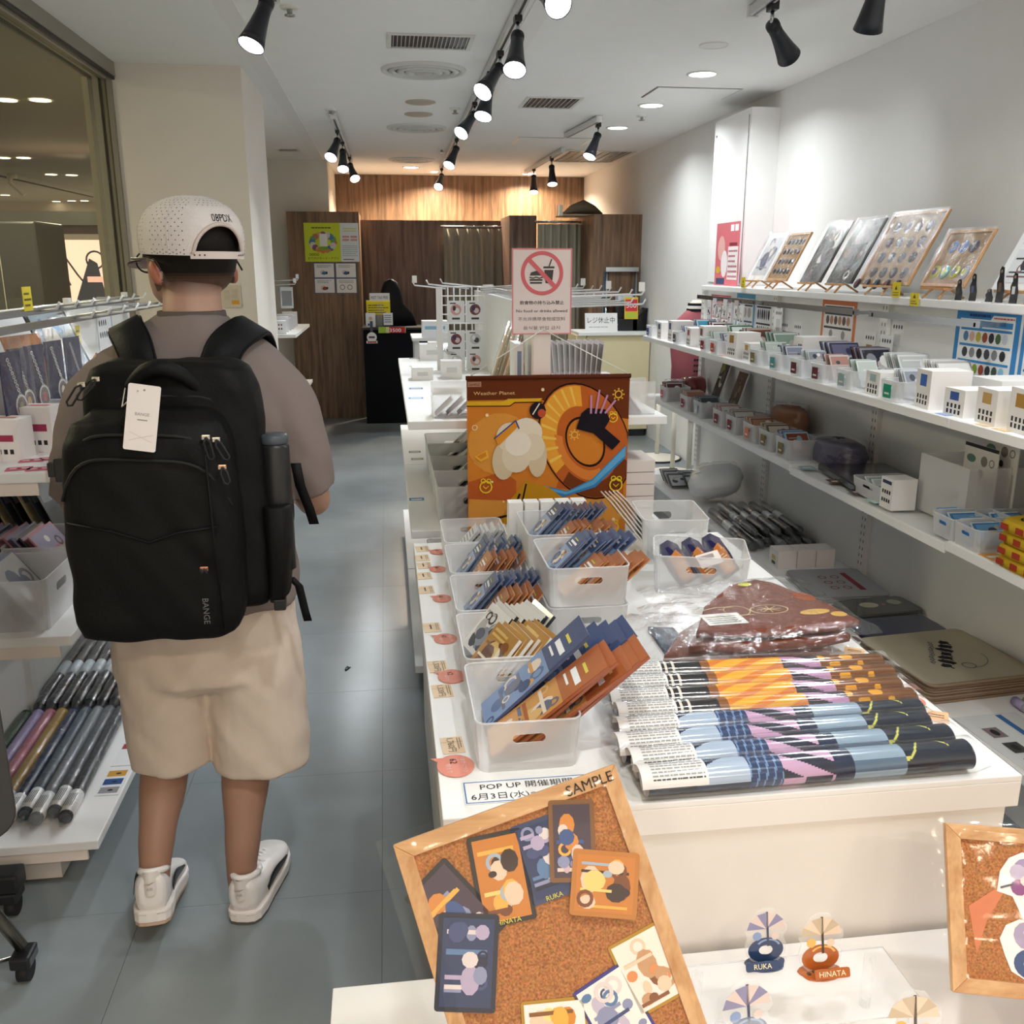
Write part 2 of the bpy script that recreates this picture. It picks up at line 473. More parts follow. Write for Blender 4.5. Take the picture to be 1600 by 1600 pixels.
# wood facing of the back wall above the fitting rooms
a, b2 = PY(YB, 513, 272), PY(YB, 929, 276)
S(B().box(a.x, b2.x, YB - .02, YB, 1.6, CEIL - .002).build('wall_back_wood_facing', 'walnut'), 'walnut wood facing high on the back wall')
# pillar with the light switch
S(B(col='#ebe4db').box(XW + .02, -.73, YP, 6.54, 0, CEIL).build('wall_pillar', 'wallpaint'), 'cream white square pillar')
S(B(col='#e2dccf').box(-1.4, -1.2, 6.54, 10.2, 0, CEIL).build('wall_left_rear', 'wallpaint'))
S(B(col='#e2dccf').box(-1.4, -.61, 10.2, 10.3, 0, CEIL).box(-.61, -.54, 10.2, 11.75, 0, CEIL).build('wall_left_alcove', 'wallpaint'))
# seams: ceiling strips
def strip(name, x0, x1, y0, y1, t=.006, col='#eeeeec'):
    return S(B(col=col).box(x0, x1, y0, y1, CEIL - t, CEIL).build(name, 'paint', cl))
pa, pb = PZ(CEIL, 398, 62), PZ(CEIL, 505, 250)
def strip_o(name, x0, x1, y0, y1, col='#eeeeec', t=.006):
    return B(col=col).box(x0, x1, y0, y1, CEIL - t, CEIL).build(name, 'paint', cl)
strip_o('ceiling_strip', -.66, -.57, 2.5, 11.7)
strip_o('ceiling_strip', PZ(CEIL, 836, 0).x, PZ(CEIL, 836, 0).x + .09, .2, 11.7)
# shop window: track, mullions, pane
wn = S(B(col='#8d887c').box(XW - .06, XW + .04, -3, YP, CEIL - .07, CEIL).build('window_1', 'paint'), 'tall fixed shop window towards the mall')
for x0, x1, c in ((.04, .055, '#1d1c1a'), (-.015, .02, '#b8b3a8'), (-.075, -.06, '#5c584f')):
    B(col=c).box(XW + x0 - .02, XW + x1 - .02, -3, YP, CEIL - .085, CEIL - .07).build('window_head_rail', 'paint', wn)
for k, (x0, x1, y0, c) in enumerate(((-.105, -.08, .03, '#74716a'), (-.08, -.05, .02, '#9b968a'), (-.05, -.027, .04, '#23211f'), (-.027, .02, .0, '#8c867b'), (-.14, -.105, .05, '#a9a08a'))):
    B(col=c).box(XW + x0, XW + x1, YP - .03 + y0, YP + .1, 0, CEIL - .07).build('window_mullion', 'metal' if k == 0 else 'paint', wn)
B(col='#ffffff').box(XW - .012, XW - .004, -3, YP - .03, .9, CEIL - .07).build('window_pane', 'window_glass', wn)
B(col='#c9c4ba').box(XW - .05, XW + .02, -3, YP - .03, 0, .9).build('window_sill_panel', 'paint', wn)

# light switch on the pillar
p = PY(YP, 362, 463)
sw = thing('light_switch', (p.x, YP, p.z), 'beige light switch plate with small yellow sticker on the cream pillar', 'switch')
B(fr(p, (1, 0, 0), (0, 0, 1)), '#d9cdb9').prism(rrect(.105, .125, .008), 0, .008).build('plate', 'plastic', sw)
for dx, dy in ((-.024, .025), (.018, .03), (.018, .0), (-.024, -.005)):
    B(fr(p, (1, 0, 0), (0, 0, 1)), '#cfc3af').prism(rrect(.03, .022, .003, 2, dx, dy), .008, .012).build('rocker', 'plastic', sw)
B(fr(p, (1, 0, 0), (0, 0, 1)), '#e2a63a').rect(.0, -.045, .042, -.022, .0085).build('sticker', 'paper', sw)

# ---------------------------------------------------------------- the mall behind the shop window
S(B(col='#9c968a').box(-14, XW - .3, -4, 20.2, 2.78, 2.9).build('ceiling_mall', 'wallpaint'), 'mall ceiling beyond the shop window')
S(B(col='#b5a89c').box(-14, XW - .3, 20, 20.2, 0, 2.78).build('wall_mall_far', 'wallpaint'), 'far mall wall')
S(B(col='#8d8276').box(-14, -13.8, -4, 20, 0, 2.78).build('wall_mall_left', 'wallpaint'))
def mall_lamp(px, py, k):
    q = PZ(2.775, px, py)
    o = thing('mall_downlight', (q.x, q.y, 2.78), 'round downlight in the mall ceiling through the shop window, %s nearest' % ORD[k], 'ceiling light', 'mall ceiling downlights')
    B(col='#fff6e2').disc(q.x, q.y, .075, 2.774, 20).build('lens', 'glow', o)
    B(col='#d8d2c4').ring(q.x, q.y, .075, .09, 2.773, 20).build('trim_ring', 'paint', o)
ML = 0
for p_ in ((10, 157), (63, 157), (5, 247), (37, 247), (80, 273), (112, 274), (8, 305), (32, 316), (54, 316), (75, 316), (88, 315), (112, 314), (132, 314)): mall_lamp(*p_, ML); ML += 1
for i, (x, y) in enumerate(((-3, 3), (-3, 7), (-6, 5), (-6, 10), (-3.2, 11))):
    area('mall_light', (x, y, 2.7), .4, 50, (1., .9, .74))
# mall ceiling rail with a small projector arm
q0, q1 = PZ(2.7, 0, 275), PZ(2.7, 145, 308)
mr_ = thing('mall_ceiling_rail', (q0.x, q0.y, 2.7), 'thin dark lighting rail under the mall ceiling', 'rail')
B(col='#4c473f').tube([q0, q1], .012).build('rail', 'paint', mr_)
qa = PZ(2.7, 18, 272)
b_ = B(col='#d9d3c8'); b_.cyl(qa, qa + Vector((0, 0, -.05)), .06).tube([qa, qa + Vector((-.03, 0, -.1)), qa + Vector((.12, 0, -.25))], .025)
b_.build('spot_arm', 'paint', mr_)
# grey cabinet, shop front with the lit advertisement
q = PY(8.2, 54, 345)
cb = thing('mall_kiosk', (q.x - .4, 8.2, 0), 'dark grey kiosk cabinet outside the shop window', 'kiosk')
B(col='#333332').box(q.x - 1.6, q.x, 8.2, 8.9, 0, q.z).build('body', 'plastic', cb, .02)
B(col='#b9b4a6').box(q.x - .30, q.x - .295, 8.195, 8.2, .3, q.z).build('cable', 'paint', cb)
q = PY(11, 56, 352); q2 = PY(11, 152, 480)
sf = S(B(col='#7b6064').box(q.x - 3, q2.x + 1.4, 11, 11.3, 0, q.z).build('wall_mall_shopfront', 'paint'), 'mauve shop front across the mall')
B(col='#8b8b88').box(q.x - 3, q2.x + 1.4, 10.9, 11, q.z, q.z + .14).build('fascia', 'paint', sf)
q = PY(10.98, 87, 375); q2 = PY(10.98, 160, 470)
ad = thing('advertising_lightbox', (q.x, 10.98, q2.z), 'lit pink advertising panel seen through the shop window', 'sign')
B(col='#e9dcd6').box(q.x - .05, q2.x + .25, 10.92, 10.98, q2.z - .35, q.z + .06).build('frame', 'paint', ad)
M_ = fr((q.x, 10.918, q2.z - .3), (1, 0, 0), (0, 0, 1)); w_, h_ = q2.x + .2 - q.x, q.z - q2.z + .3
b_ = B(M_); b_.c('#f6c9bb').rect(0, 0, w_, h_)
b_.c('#2a2a30').line([(.1, h_ * .8), (.2, h_ * .62), (.28, h_ * .5)], .02, .001).line([(.05, h_ * .7), (.12, h_ * .5)], .015, .001)
b_.c('#2b2b33').flat([(.16, .3), (.34, .75), (.42, .7), (.5, .2)], .001).ring(.4, h_ * .78, .08, .1, .001, 16)
b_.c('#56627a').flat([(.55, .25), (.62, .6), (.75, .55), (.72, .2)], .002).c('#e9a79c').rect(.3, .5, .5, .56, .002)
b_.build('print', 'screen', ad)
q = PY(10.98, 62, 380); q2 = PY(10.98, 86, 458)
b_ = B(fr((q.x, 10.975, q2.z), (1, 0, 0), (0, 0, 1))); w_, h_ = q2.x - q.x, q.z - q2.z
b_.c('#b59a98').rect(0, 0, w_, h_); b_.c('#d6c7c3')
for k in range(6): b_.disc(.06 + .11 * (k % 2) + .04, h_ * (.12 + .15 * k), .07, .001, 9)
b_.build('display_niche', 'paper', sf)
# left-behind signboard edges: the upper rear of the mall

# ================================================================ ceiling fittings
def spot_lamp(ad, lens, label, power=22, y=None, tilt=(0, 0), group='black track spotlights', lit=True, col=(.90, .96, 1.)):
    """ad: adapter on the track (world), lens: centre of the lens (world)"""
    ad = Vector(ad); lens = Vector(lens)
    t = thing('track_spotlight', ad, label, 'spotlight', group)
    K = '#20242e'
    b = B(col='#16181c'); b.box(ad.x - .016, ad.x + .016, ad.y - .03, ad.y + .03, ad.z - .03, ad.z + .012); b.build('adapter', 'black', t, .003)
    top = ad + Vector((0, 0, -.075))
    B(col='#b9bcc0').cyl(ad + Vector((0, 0, -.03)), top, .008, n=8).build('stem', 'metal', t)
    d = (lens - top).normalized(); Lh = .19
    lens = top + d * Lh
    u = d.cross(Vector((0, 1, 0))).normalized(); v = d.cross(u)
    def ringat(k, r): c = top + d * (Lh * k); return [c + (u * math.cos(a) + v * math.sin(a)) * r for a in [2 * PI * i / 20 for i in range(20)]]
    b = B(col=K); b.loft([ringat(k, r) for k, r in ((-.02, .012), (0, .026), (.3, .027), (.55, .033), (.8, .041), (1.0, .049), (.985, .046), (.93, .042))], True)
    b.build('lamp_head', 'plastic', t)
    B(col='#0e0f12').loft([ringat(.02, .0275), ringat(.05, .0285), ringat(.12, .0285), ringat(.14, .0275)], False).build('collar', 'black', t)
    b = B(col='#f3f8ff'); b.loft([ringat(.99, .0455), ringat(1.02, .036), ringat(1.03, .012)], False); n = b.vs(ringat(1.03, .012)); b.f(range(n, n + 20))
    b.build('lens', 'glow', t)
    l = bpy.data.lights.new('spot', 'SPOT'); l.energy = power; l.color = col; l.spot_size = math.radians(76); l.spot_blend = .9; l.shadow_soft_size = .04
    o = bpy.data.objects.new('spot', l); COL.objects.link(o); o.location = lens + d * .03
    o.rotation_euler = d.to_track_quat('-Z', 'Y').to_euler()
    o.parent = t; o.matrix_parent_inverse = Matrix.Translation(-ad)
    return t
ZT = CEIL - .035
def track(name, p0, p1, label):
    t = thing(name, (p0[0], p0[1], CEIL), label, 'lighting track')
    p0 = Vector(p0); p1 = Vector(p1); d = (p1 - p0).normalized(); n = Vector((d.y, -d.x, 0)) * .017
    b = B(col='#d6d6d4'); h = Vector((0, 0, .028))
    a = [p0 - n, p0 + n, p1 + n, p1 - n]
    k = b.vs([q - h * .3 for q in a] + [q + h for q in a])
    for f_ in ((0, 3, 2, 1), (4, 5, 6, 7), (0, 1, 5, 4), (1, 2, 6, 5), (2, 3, 7, 6), (3, 0, 4, 7)): b.f([k + i for i in f_])
    b.build('rail', 'paint', t)
    b = B(col='#2a2b2d'); m = n * .35; z = Vector((0, 0, -.0095))
    b.poly([p0 - m + z, p0 + m + z, p1 + m + z, p1 - m + z]); b.build('slot', 'black', t)
    for e, s_ in ((p0, -1), (p1, 1)):
        B(col='#e6e6e4').box(e.x - .02, e.x + .02, e.y - .012, e.y + .012, e.z - .012, e.z + .03).build('end_cap', 'paint', t)
def zt(px, py): return PZ(ZT, px, py)
m0, m1 = zt(820, 0), zt(690, 262)
dm = (m1 - m0).normalized()
track('lighting_track', m0 - dm * 1.9, m1 + dm * .15, 'long white lighting track running along the middle of the ceiling')
def on_main(py):
    # point of the main track at image row py
    best = None
    for k in range(-200, 1200):
        q = m0 + (m1 - m0) * (k / 1000)
        d = q - Vector((0, 0, CAMH)); r = 800 - FPX * d.dot(_up) / d.dot(_fw)
        if best is None or abs(r - py) < best[0]: best = (abs(r - py), q)
    return best[1]
for py, lx, ly, dy, lab in ((-52, 858, -5, 0, 'black track spotlight at the top edge of the picture, nearest of the middle track'),
                         (22, 805, 98, 0, 'black track spotlight pointing straight down, second nearest of the middle track'),
                         (78, 758, 138, 0, 'black track spotlight tilted to the left, right above the pale twin of the middle track'),
                         (110, 754, 185, 0, 'black track spotlight hanging straight just behind the left-tilted pair of the middle track'),
                         (158, 724, 203, 0, 'black track spotlight tilted left, fifth along the middle track'),
                         (215, 703, 255, 0, 'black track spotlight, last but one along the middle track'),
                         (262, 687, 285, 0, 'small far black track spotlight at the end of the middle track')):
    q = on_main(py); spot_lamp(q, PY(q.y - .08, lx, ly), lab, 24)
# left track
l0, l1 = zt(521, 183), zt(548, 252)
track('lighting_track', l0, l1, 'short white lighting track above the left rear aisle')
for (ax, ay), (lx, ly), lab in (((527, 202), (520, 238), 'black track spotlight glaring towards the camera, nearest on the short left track'),
                                ((535, 220), (536, 258), 'black track spotlight in the middle of the short left track'),
                                ((546, 244), (552, 272), 'black track spotlight, farthest on the short left track')):
    q = zt(ax, ay); spot_lamp(q, PY(q.y - .08, lx, ly), lab, 21)
q = zt(416, -36); track('lighting_track', q + Vector((0, -1, 0)), q + Vector((0, .3, 0)), 'white lighting track above the near left corner')
spot_lamp(q, PY(q.y - .04, 402, 44), 'large black track spotlight at the top left over the walking man', 22)
# right tracks
r0, r1 = zt(1176, 22), zt(1420, -160)
track('lighting_track', r0, r1, 'white lighting track along the right wall')
q = zt(1208, 4); spot_lamp(q, PY(q.y + .07, 1224, 72), 'black track spotlight aimed at the right wall, lens turned away', 3)
q = zt(1385, -92); spot_lamp(q, PY(q.y + .05, 1368, 0), 'black track spotlight cut off by the top edge above the right wall', 4)
s0, s1 = zt(936, 188), zt(885, 214)
track('lighting_track', s0, s1, 'short white lighting track with one lamp before the back right corner')
q = zt(935, 192); spot_lamp(q, PY(q.y - .05, 922, 242), 'black track spotlight tilted left on the short track before the back right corner', 18)
s0, s1 = zt(880, 236), zt(822, 270)
track('lighting_track', s0, s1, 'short white lighting track in front of the fitting rooms')
q = zt(862, 246); spot_lamp(q, PY(q.y - .06, 863, 285), 'black track spotlight, right one of the pair in front of the wood wall', 18)
q = zt(834, 263); spot_lamp(q, PY(q.y - .06, 834, 296), 'black track spotlight, left one of the pair in front of the wood wall', 18)

def downlight(px, py, label, r=.07, lit=True, power=9, warm=False, at=None):
    q = PZ(CEIL, px, py) if at is None else Vector(at)
    t = thing('downlight', (q.x, q.y, CEIL), label, 'ceiling light', 'round recessed downlights' if lit else None)
    B(col='#e9e9e6').lathe([(r * 1.22, 0), (r * 1.2, -.006), (r, -.007), (r * .98, .0)], 24, (q.x, q.y, CEIL)).build('trim_ring', 'paint', t)
    B(col='#ffffff' if lit else '#e4e4e0').disc(q.x, q.y, r * 1.0, CEIL - .005, 24).build('lens', 'glow' if lit else 'paint', t)
    if lit:
        l = area('downlight_lamp', (q.x, q.y, CEIL - .012), r * 1.8, power, (1., .80, .58) if warm else (.94, .98, 1.))
        l.data.spread = math.radians(150)
        l.parent = t; l.matrix_parent_inverse = Matrix.Translation(-Vector((q.x, q.y, CEIL)))
downlight(1098, 115, 'lit round downlight nearest along the right side of the ceiling', .075, True, 6)
downlight(1018, 164, 'lit round downlight beside the square ceiling hatch', .075, True, 6)
downlight(965, 199, 'lit round downlight right of the tilted short-track spotlight', .075, True, 5)
downlight(642, 261, 'lit round downlight over the back wood wall, left one', .08, True, 26, True)
downlight(827, 271, 'lit round downlight over the back wood wall, right one', .08, True, 26, True)
downlight(1116, 70, 'unlit round white downlight cover near the right lighting track', .06, False)
downlight(683, 268, 'lit round downlight over the back wood wall, behind the last spotlight', .08, True, 26, True)
# unseen downlights added for general light over the tables; mall lamps behind the camera
for k, (x, y) in enumerate(((1.7, 2.4), (.2, .9), (1.2, .6), (-.6, 3.9), (1.55, 4.2), (.3, 6.2), (1.5, 7.6), (-.3, 8.2))):
    if k < 3:
        downlight(0, 0, 'added unseen round downlight over the front display tables', .075, at=(x, y, CEIL), power=5.5)
for k, (x, y) in enumerate(((-1.0, -1.2), (.3, -1.2), (1.6, -1.2), (-.4, -2.4), (1.0, -2.4))):
    downlight(0, 0, 'lit warm round downlight of the mall entrance behind the viewer', .09, at=(x, y, CEIL), power=9, warm=True)

def vent(px0, py0, px1, py1, n, label, dark='#15171c'):
    a, b = PZ(CEIL, px0, py0), PZ(CEIL, px1, py1)
    x0, x1 = sorted((a.x, b.x)); y0, y1 = sorted((a.y, b.y))
    t = thing('ceiling_vent', ((x0 + x1) / 2, (y0 + y1) / 2, CEIL), label, 'vent')
    f_ = .022; z0, z1 = CEIL - .008, CEIL
    B(col=dark).box(x0 + f_, x1 - f_, y0 + f_, y1 - f_, CEIL - .002, CEIL - .0005).build('duct', 'black', t)
    B(col='#dcdcd8').box(x0, x1, y0, y0 + f_, z0, z1).box(x0, x1, y1 - f_, y1, z0, z1).box(x0, x0 + f_, y0 + f_, y1 - f_, z0, z1).box(x1 - f_, x1, y0 + f_, y1 - f_, z0, z1).build('frame', 'paint', t)
    w = (x1 - x0 - 2 * f_) / n
    me = None
    for k in range(n):
        xx = x0 + f_ + (k + .5) * w
        if me is None:
            bb = B(col='#c9cac8').box(-.0016, .0016, y0 + f_, y1 - f_, CEIL - .008, CEIL - .002); me = bb.mesh('slat'); me.materials.append(MATS['paint'])
        o = link('slat', me, None, t); o.location = (xx, 0, 0)
vent(604, 50, 734, 77, 19, 'white ceiling vent with upright slats nearest the camera')
vent(824, 150, 893, 169, 10, 'white ceiling vent with slats in the middle of the ceiling')
vent(887, 234, 957, 253, 8, 'large dark ceiling grille before the back right corner', '#3a3a3c')
vent(430, 231, 470, 236, 9, 'small slotted ceiling vent over the left rear corner')
def diffuser(px, py, R, label):
    q = PZ(CEIL, px, py)
    t = thing('air_diffuser', (q.x, q.y, CEIL), label, 'air diffuser')
    B(col='#d9d9d6').lathe([(R, 0), (R * .98, -.012), (R * .9, -.016), (R * .86, -.004)], 40, (q.x, q.y, CEIL)).build('outer_ring', 'paint', t)
    for k, rr in enumerate((.78, .58, .40)):
        B(col='#cfcfcb').lathe([(R * rr, -.004), (R * (rr + .05), -.010 - .003 * k), (R * (rr - .06), -.018 - .004 * k), (R * (rr - .1), -.008)], 36, (q.x, q.y, CEIL)).build('cone_ring', 'paint', t)
    B(col='#c4c4c0').lathe([(R * .22, -.006), (R * .2, -.024), (R * .02, -.026)], 24, (q.x, q.y, CEIL)).build('centre_cap', 'paint', t)
    B(col='#8f908e').disc(q.x, q.y, R * .86, CEIL - .0015, 32).build('throat', 'paint', t)
diffuser(662, 109, .235, 'large round air diffuser nearest the camera')
diffuser(651, 199, .235, 'round air diffuser in the middle of the ceiling')
diffuser(643, 249, .235, 'farthest round air diffuser before the wood wall')
for px, py, lab in ((657, 159, 'nearer of the two beige round ceiling plates'), (654, 178, 'farther of the two beige round ceiling plates')):
    q = PZ(CEIL, px, py)
    o = T(B(col='#b8ae9f').lathe([(.10, 0), (.1, -.006), (.085, -.010), (.001, -.011)], 28, (q.x, q.y, CEIL)).build('ceiling_cover_plate', 'paint', None), lab + ' between the diffusers', 'cover plate')
def sprinkler(px, py, label):
    q = PZ(CEIL, px, py)
    t = thing('sprinkler_head', q, label, 'sprinkler')
    B(col='#e6e6e2').lathe([(.04, 0), (.036, -.01), (.012, -.012)], 18, q).build('rose', 'paint', t)
    B(col='#b0b0ae').lathe([(.012, -.012), (.01, -.03), (.022, -.032), (.022, -.036), (.001, -.036)], 12, q).build('nozzle', 'metal', t)
sprinkler(452, 10, 'small ceiling sprinkler near the top left spotlight')
sprinkler(516, 170, 'small ceiling sprinkler above the short left track')
sprinkler(711, 169, 'small ceiling sprinkler left of the middle track')
sprinkler(1003, 180, 'smoke sensor and sprinkler beside the downlights on the right')
sprinkler(690, 232, 'small ceiling sprinkler by the far end of the middle track')
def hatch(px0, py0, px1, py1, label):
    a, b = PZ(CEIL, px0, py0), PZ(CEIL, px1, py1)
    x0, x1 = sorted((a.x, b.x)); y0, y1 = sorted((a.y, b.y))
    t = thing('ceiling_hatch', ((x0 + x1) / 2, (y0 + y1) / 2, CEIL), label, 'hatch')
    B(col='#8e908f').box(x0, x1, y0, y1, CEIL - .0015, CEIL).build('gap_frame', 'metal', t)
    B(col='#f4f4f2').box(x0 + .012, x1 - .012, y0 + .012, y1 - .012, CEIL - .005, CEIL - .001).build('panel', 'wallpaint', t)
hatch(1027, 135, 1128, 155, 'square access hatch in the ceiling on the right')
hatch(810, 214, 908, 227, 'square access hatch in the ceiling before the fitting rooms')

# ================================================================ the man walking away
def ell(c, rx, ry, n=24, ax=(1, 0, 0), ay=(0, 1, 0), p=2.):
    ax, ay, c = Vector(ax), Vector(ay), Vector(c); R = []
    for i in range(n):
        a = 2 * PI * i / n; ca, sa = math.cos(a), math.sin(a)
        R.append(c + ax * (rx * math.copysign(abs(ca) ** (2 / p), ca)) + ay * (ry * math.copysign(abs(sa) ** (2 / p), sa)))
    return R
def limb(b, pts, n=16):
    """tapered limb through (x,y,z,r) joints"""
    P = [Vector(p[:3]) for p in pts]; R = [p[3] for p in pts]; PP, RR = [], []
    for i in range(len(P) - 1):
        for k in range(6):
            t = k / 6
            p0 = P[max(i - 1, 0)]; p1 = P[i]; p2 = P[i + 1]; p3 = P[min(i + 2, len(P) - 1)]
            q = .5 * ((2 * p1) + (p2 - p0) * t + (2 * p0 - 5 * p1 + 4 * p2 - p3) * t * t + (3 * p1 - p0 - 3 * p2 + p3) * t ** 3)
            PP.append(q); RR.append(R[i] + (R[i + 1] - R[i]) * (t * t * (3 - 2 * t)))
    PP.append(P[-1]); RR.append(R[-1])
    b.tube(PP, RR, n)
man = thing('person', (-.44, 2.2, 0), 'man in a grey T-shirt, cream shorts and white cap walking away', 'person')
SK = lin('#b58f7b'); SKL = lin('#c7a490'); SKD = lin('#987260')
HC = Vector((-.437, 2.285, 0)); HR = Matrix.Translation(HC) @ Matrix.Rotation(math.radians(40), 4, 'Z') @ Matrix.Diagonal((1.17, 1.15, 1, 1))
def H(x, y, z): return HR @ Vector((x, y, z))
hx = (HR.to_3x3() @ Vector((1, 0, 0))); hy = (HR.to_3x3() @ Vector((0, 1, 0)))
def head_ring(z, cy, rx, ry, n=28): return ell(H(0, cy, z), rx, ry, n, hx, hy)
HEAD = ((1.488, .05, .03, .035), (1.496, .046, .045, .05), (1.515, .034, .060, .070), (1.54, .018, .070, .088), (1.57, .008, .076, .096), (1.60, .004, .079, .100), (1.63, 0, .080, .101), (1.66, -.002, .077, .096), (1.69, -.004, .063, .08), (1.71, -.004, .038, .048), (1.716, -.004, .012, .015))
b = B()
b.loft([head_ring(*r) for r in HEAD])
limb(b, ((-.436, 2.225, 1.38, .085), (-.436, 2.235, 1.45, .068), (-.437, 2.262, 1.53, .064), (-.437, 2.275, 1.58, .06)))
# nose, brow, lips, ears
b.tube([H(0, .098, 1.60), H(0, .112, 1.575), H(0, .122, 1.556), H(0, .104, 1.545)], [.008, .012, .015, .012], 8)
b.tube([H(-.05, .085, 1.61), H(0, .1, 1.612), H(.05, .085, 1.61)], .009, 8)
b.tube([H(-.022, .088, 1.522), H(0, .096, 1.523), H(.022, .088, 1.522)], .007, 8)
for s in (-1, 1):
    b.loft([ell(H(s * .08, -.005 + dy, 1.565 + dz), rx, ry, 12, hx * (.55) + hy * (.5 * -1) * s * 0 + hx * .2, Vector((0, 0, 1)) * .9 + hy * .25) for dy, dz, rx, ry in ((.012, 0, .008, .022), (.004, 0, .016, .032), (-.008, .002, .018, .034), (-.016, .002, .010, .026))])
# trunk and arms (under the clothes) and legs
b.loft([ell((-.455, 2.2, z), rx, ry) for z, rx, ry in ((.72, .15, .1), (.85, .165, .11), (1.0, .16, .11), (1.2, .175, .11), (1.33, .17, .1), (1.41, .11, .08))])
limb(b, ((-.60, 2.22, 1.36, .06), (-.685, 2.215, 1.22, .05), (-.735, 2.25, 1.045, .043), (-.715, 2.35, 1.0, .042), (-.63, 2.52, 1.03, .028)))
limb(b, ((-.30, 2.22, 1.36, .06), (-.225, 2.22, 1.22, .05), (-.196, 2.26, 1.045, .043), (-.21, 2.36, 1.01, .042), (-.30, 2.52, 1.05, .028)))
limb(b, ((-.545, 2.2, .80, .09), (-.562, 2.215, .60, .08), (-.575, 2.225, .46, .06), (-.592, 2.175, .33, .058), (-.600, 2.10, .23, .044), (-.602, 2.06, .165, .037), (-.603, 2.055, .13, .034)))
limb(b, ((-.365, 2.2, .80, .09), (-.368, 2.225, .60, .08), (-.378, 2.225, .46, .063), (-.39, 2.175, .34, .061), (-.400, 2.12, .20, .045), (-.405, 2.095, .12, .038), (-.405, 2.095, .06, .036)))
# hands: palm, four fingers of different lengths, thumb
for wr, s in ((Vector((-.63, 2.52, 1.03)), 1), (Vector((-.30, 2.52, 1.05)), -1)):
    pc = wr + Vector((s * .02, .045, .008))
    b.loft([ell(wr + (pc - wr) * k + Vector((0, 0, 0)), rx, rz_, 12, (1, 0, 0), (0, 0, 1)) for k, rx, rz_ in ((-.2, .022, .02), (.4, .034, .017), (1.2, .04, .016), (1.9, .038, .012))])
    for k, ln in enumerate((.062, .072, .068, .052)):
        q = wr + Vector((s * .035 + (k - 1.5) * .019, .088, .012))
        limb(b, ((q.x, q.y - .02, q.z, .0095), (q.x + s * .004, q.y + ln * .45, q.z + .012, .0088), (q.x + s * .012, q.y + ln * .8, q.z - .004, .0078), (q.x + s * .016, q.y + ln, q.z - .022, .0065)), 8)
    q = wr + Vector((-s * .018 + s * .02, .04, .02))
    limb(b, ((q.x + s * .01, q.y - .01, q.z - .006, .012), (q.x - s * .02 + s * .02, q.y + .03, q.z + .022, .0105), (q.x + s * .026, q.y + .062, q.z + .028, .008)), 8)
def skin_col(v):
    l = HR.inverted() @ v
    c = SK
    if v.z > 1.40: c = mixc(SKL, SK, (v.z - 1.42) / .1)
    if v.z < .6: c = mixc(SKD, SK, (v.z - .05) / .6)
    if v.z > 1.53 and abs(l.x) > .079: c = lin('#b8745c')
    if l.y < .02 and v.z > 1.512 and abs(l.x) < .078:
        c = mixc(c, lin('#33261f'), (v.z - 1.512) / .04)
    return c
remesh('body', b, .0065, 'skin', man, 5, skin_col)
# hair: close-cropped shell below and inside the cap
b = B()
def hair_band(r0, off): return ell(H(0, r0[1], r0[0]), r0[2] + off, r0[3] + off, 40, hx, hy)
rows = []
for z, cy, rx, ry, o_ in ((1.515, .034, .060, .070, -.002), (1.532, .022, .068, .085, .0005), (1.545, .016, .0715, .090, .003), (1.57, .008, .076, .096, .004), (1.60, .004, .079, .100, .005), (1.63, 0, .080, .101, .005), (1.66, -.002, .077, .096, .005), (1.69, -.004, .063, .08, .005), (1.71, -.004, .038, .048, .005)):
    rows.append(hair_band((z, cy, rx, ry), o_))
rows = [[a_ + (b_ - a_) * (m / 4) for a_, b_ in zip(rows[k], rows[k + 1])] for k in range(len(rows) - 1) for m in range(4)] + [rows[-1]]
for k in range(len(rows) - 1):
    for i in range(40):
        j = (i + 1) % 40; am = 360 * (i + .5) / 40
        if rows[k][i].z < 1.60 and (am < 176 or am > 364) and not (am > 352 or am < 0): continue
        z = (rows[k][i].z + rows[k + 1][i].z) / 2
        b.c(mixc(lin('#8a6a58'), lin('#16120f'), (z - 1.522) / .045)); b.smooth = True
        b.poly([rows[k][i], rows[k][j], rows[k + 1][j], rows[k + 1][i]])
b.build('hair', 'hairmat', man, weld=.0002)
# face details
for s in (-1, 1):
    B(col='#f2efe9').loft([ell(H(s * .03, .093 + k, 1.592), r, r * .6, 10, hx, (0, 0, 1)) for k, r in ((-.006, .013), (0, .011), (.002, .006))]).build('eye', 'gloss', man)
    B(col='#2a1c14').loft([ell(H(s * .03, .0955, 1.592), .005, .005, 8, hx, (0, 0, 1)), ell(H(s * .03, .0965, 1.592), .003, .003, 8, hx, (0, 0, 1))]).build('pupil', 'gloss', man)
    B(col='#1a1512').tube([H(s * .014, .101, 1.617), H(s * .034, .099, 1.621), H(s * .05, .088, 1.616)], .0035, 6).build('eyebrow', 'hairmat', man)
B(col='#a4574d').tube([H(-.02, .096, 1.522), H(0, .1035, 1.523), H(.02, .096, 1.522)], .0045, 6).build('lips', 'skin', man)
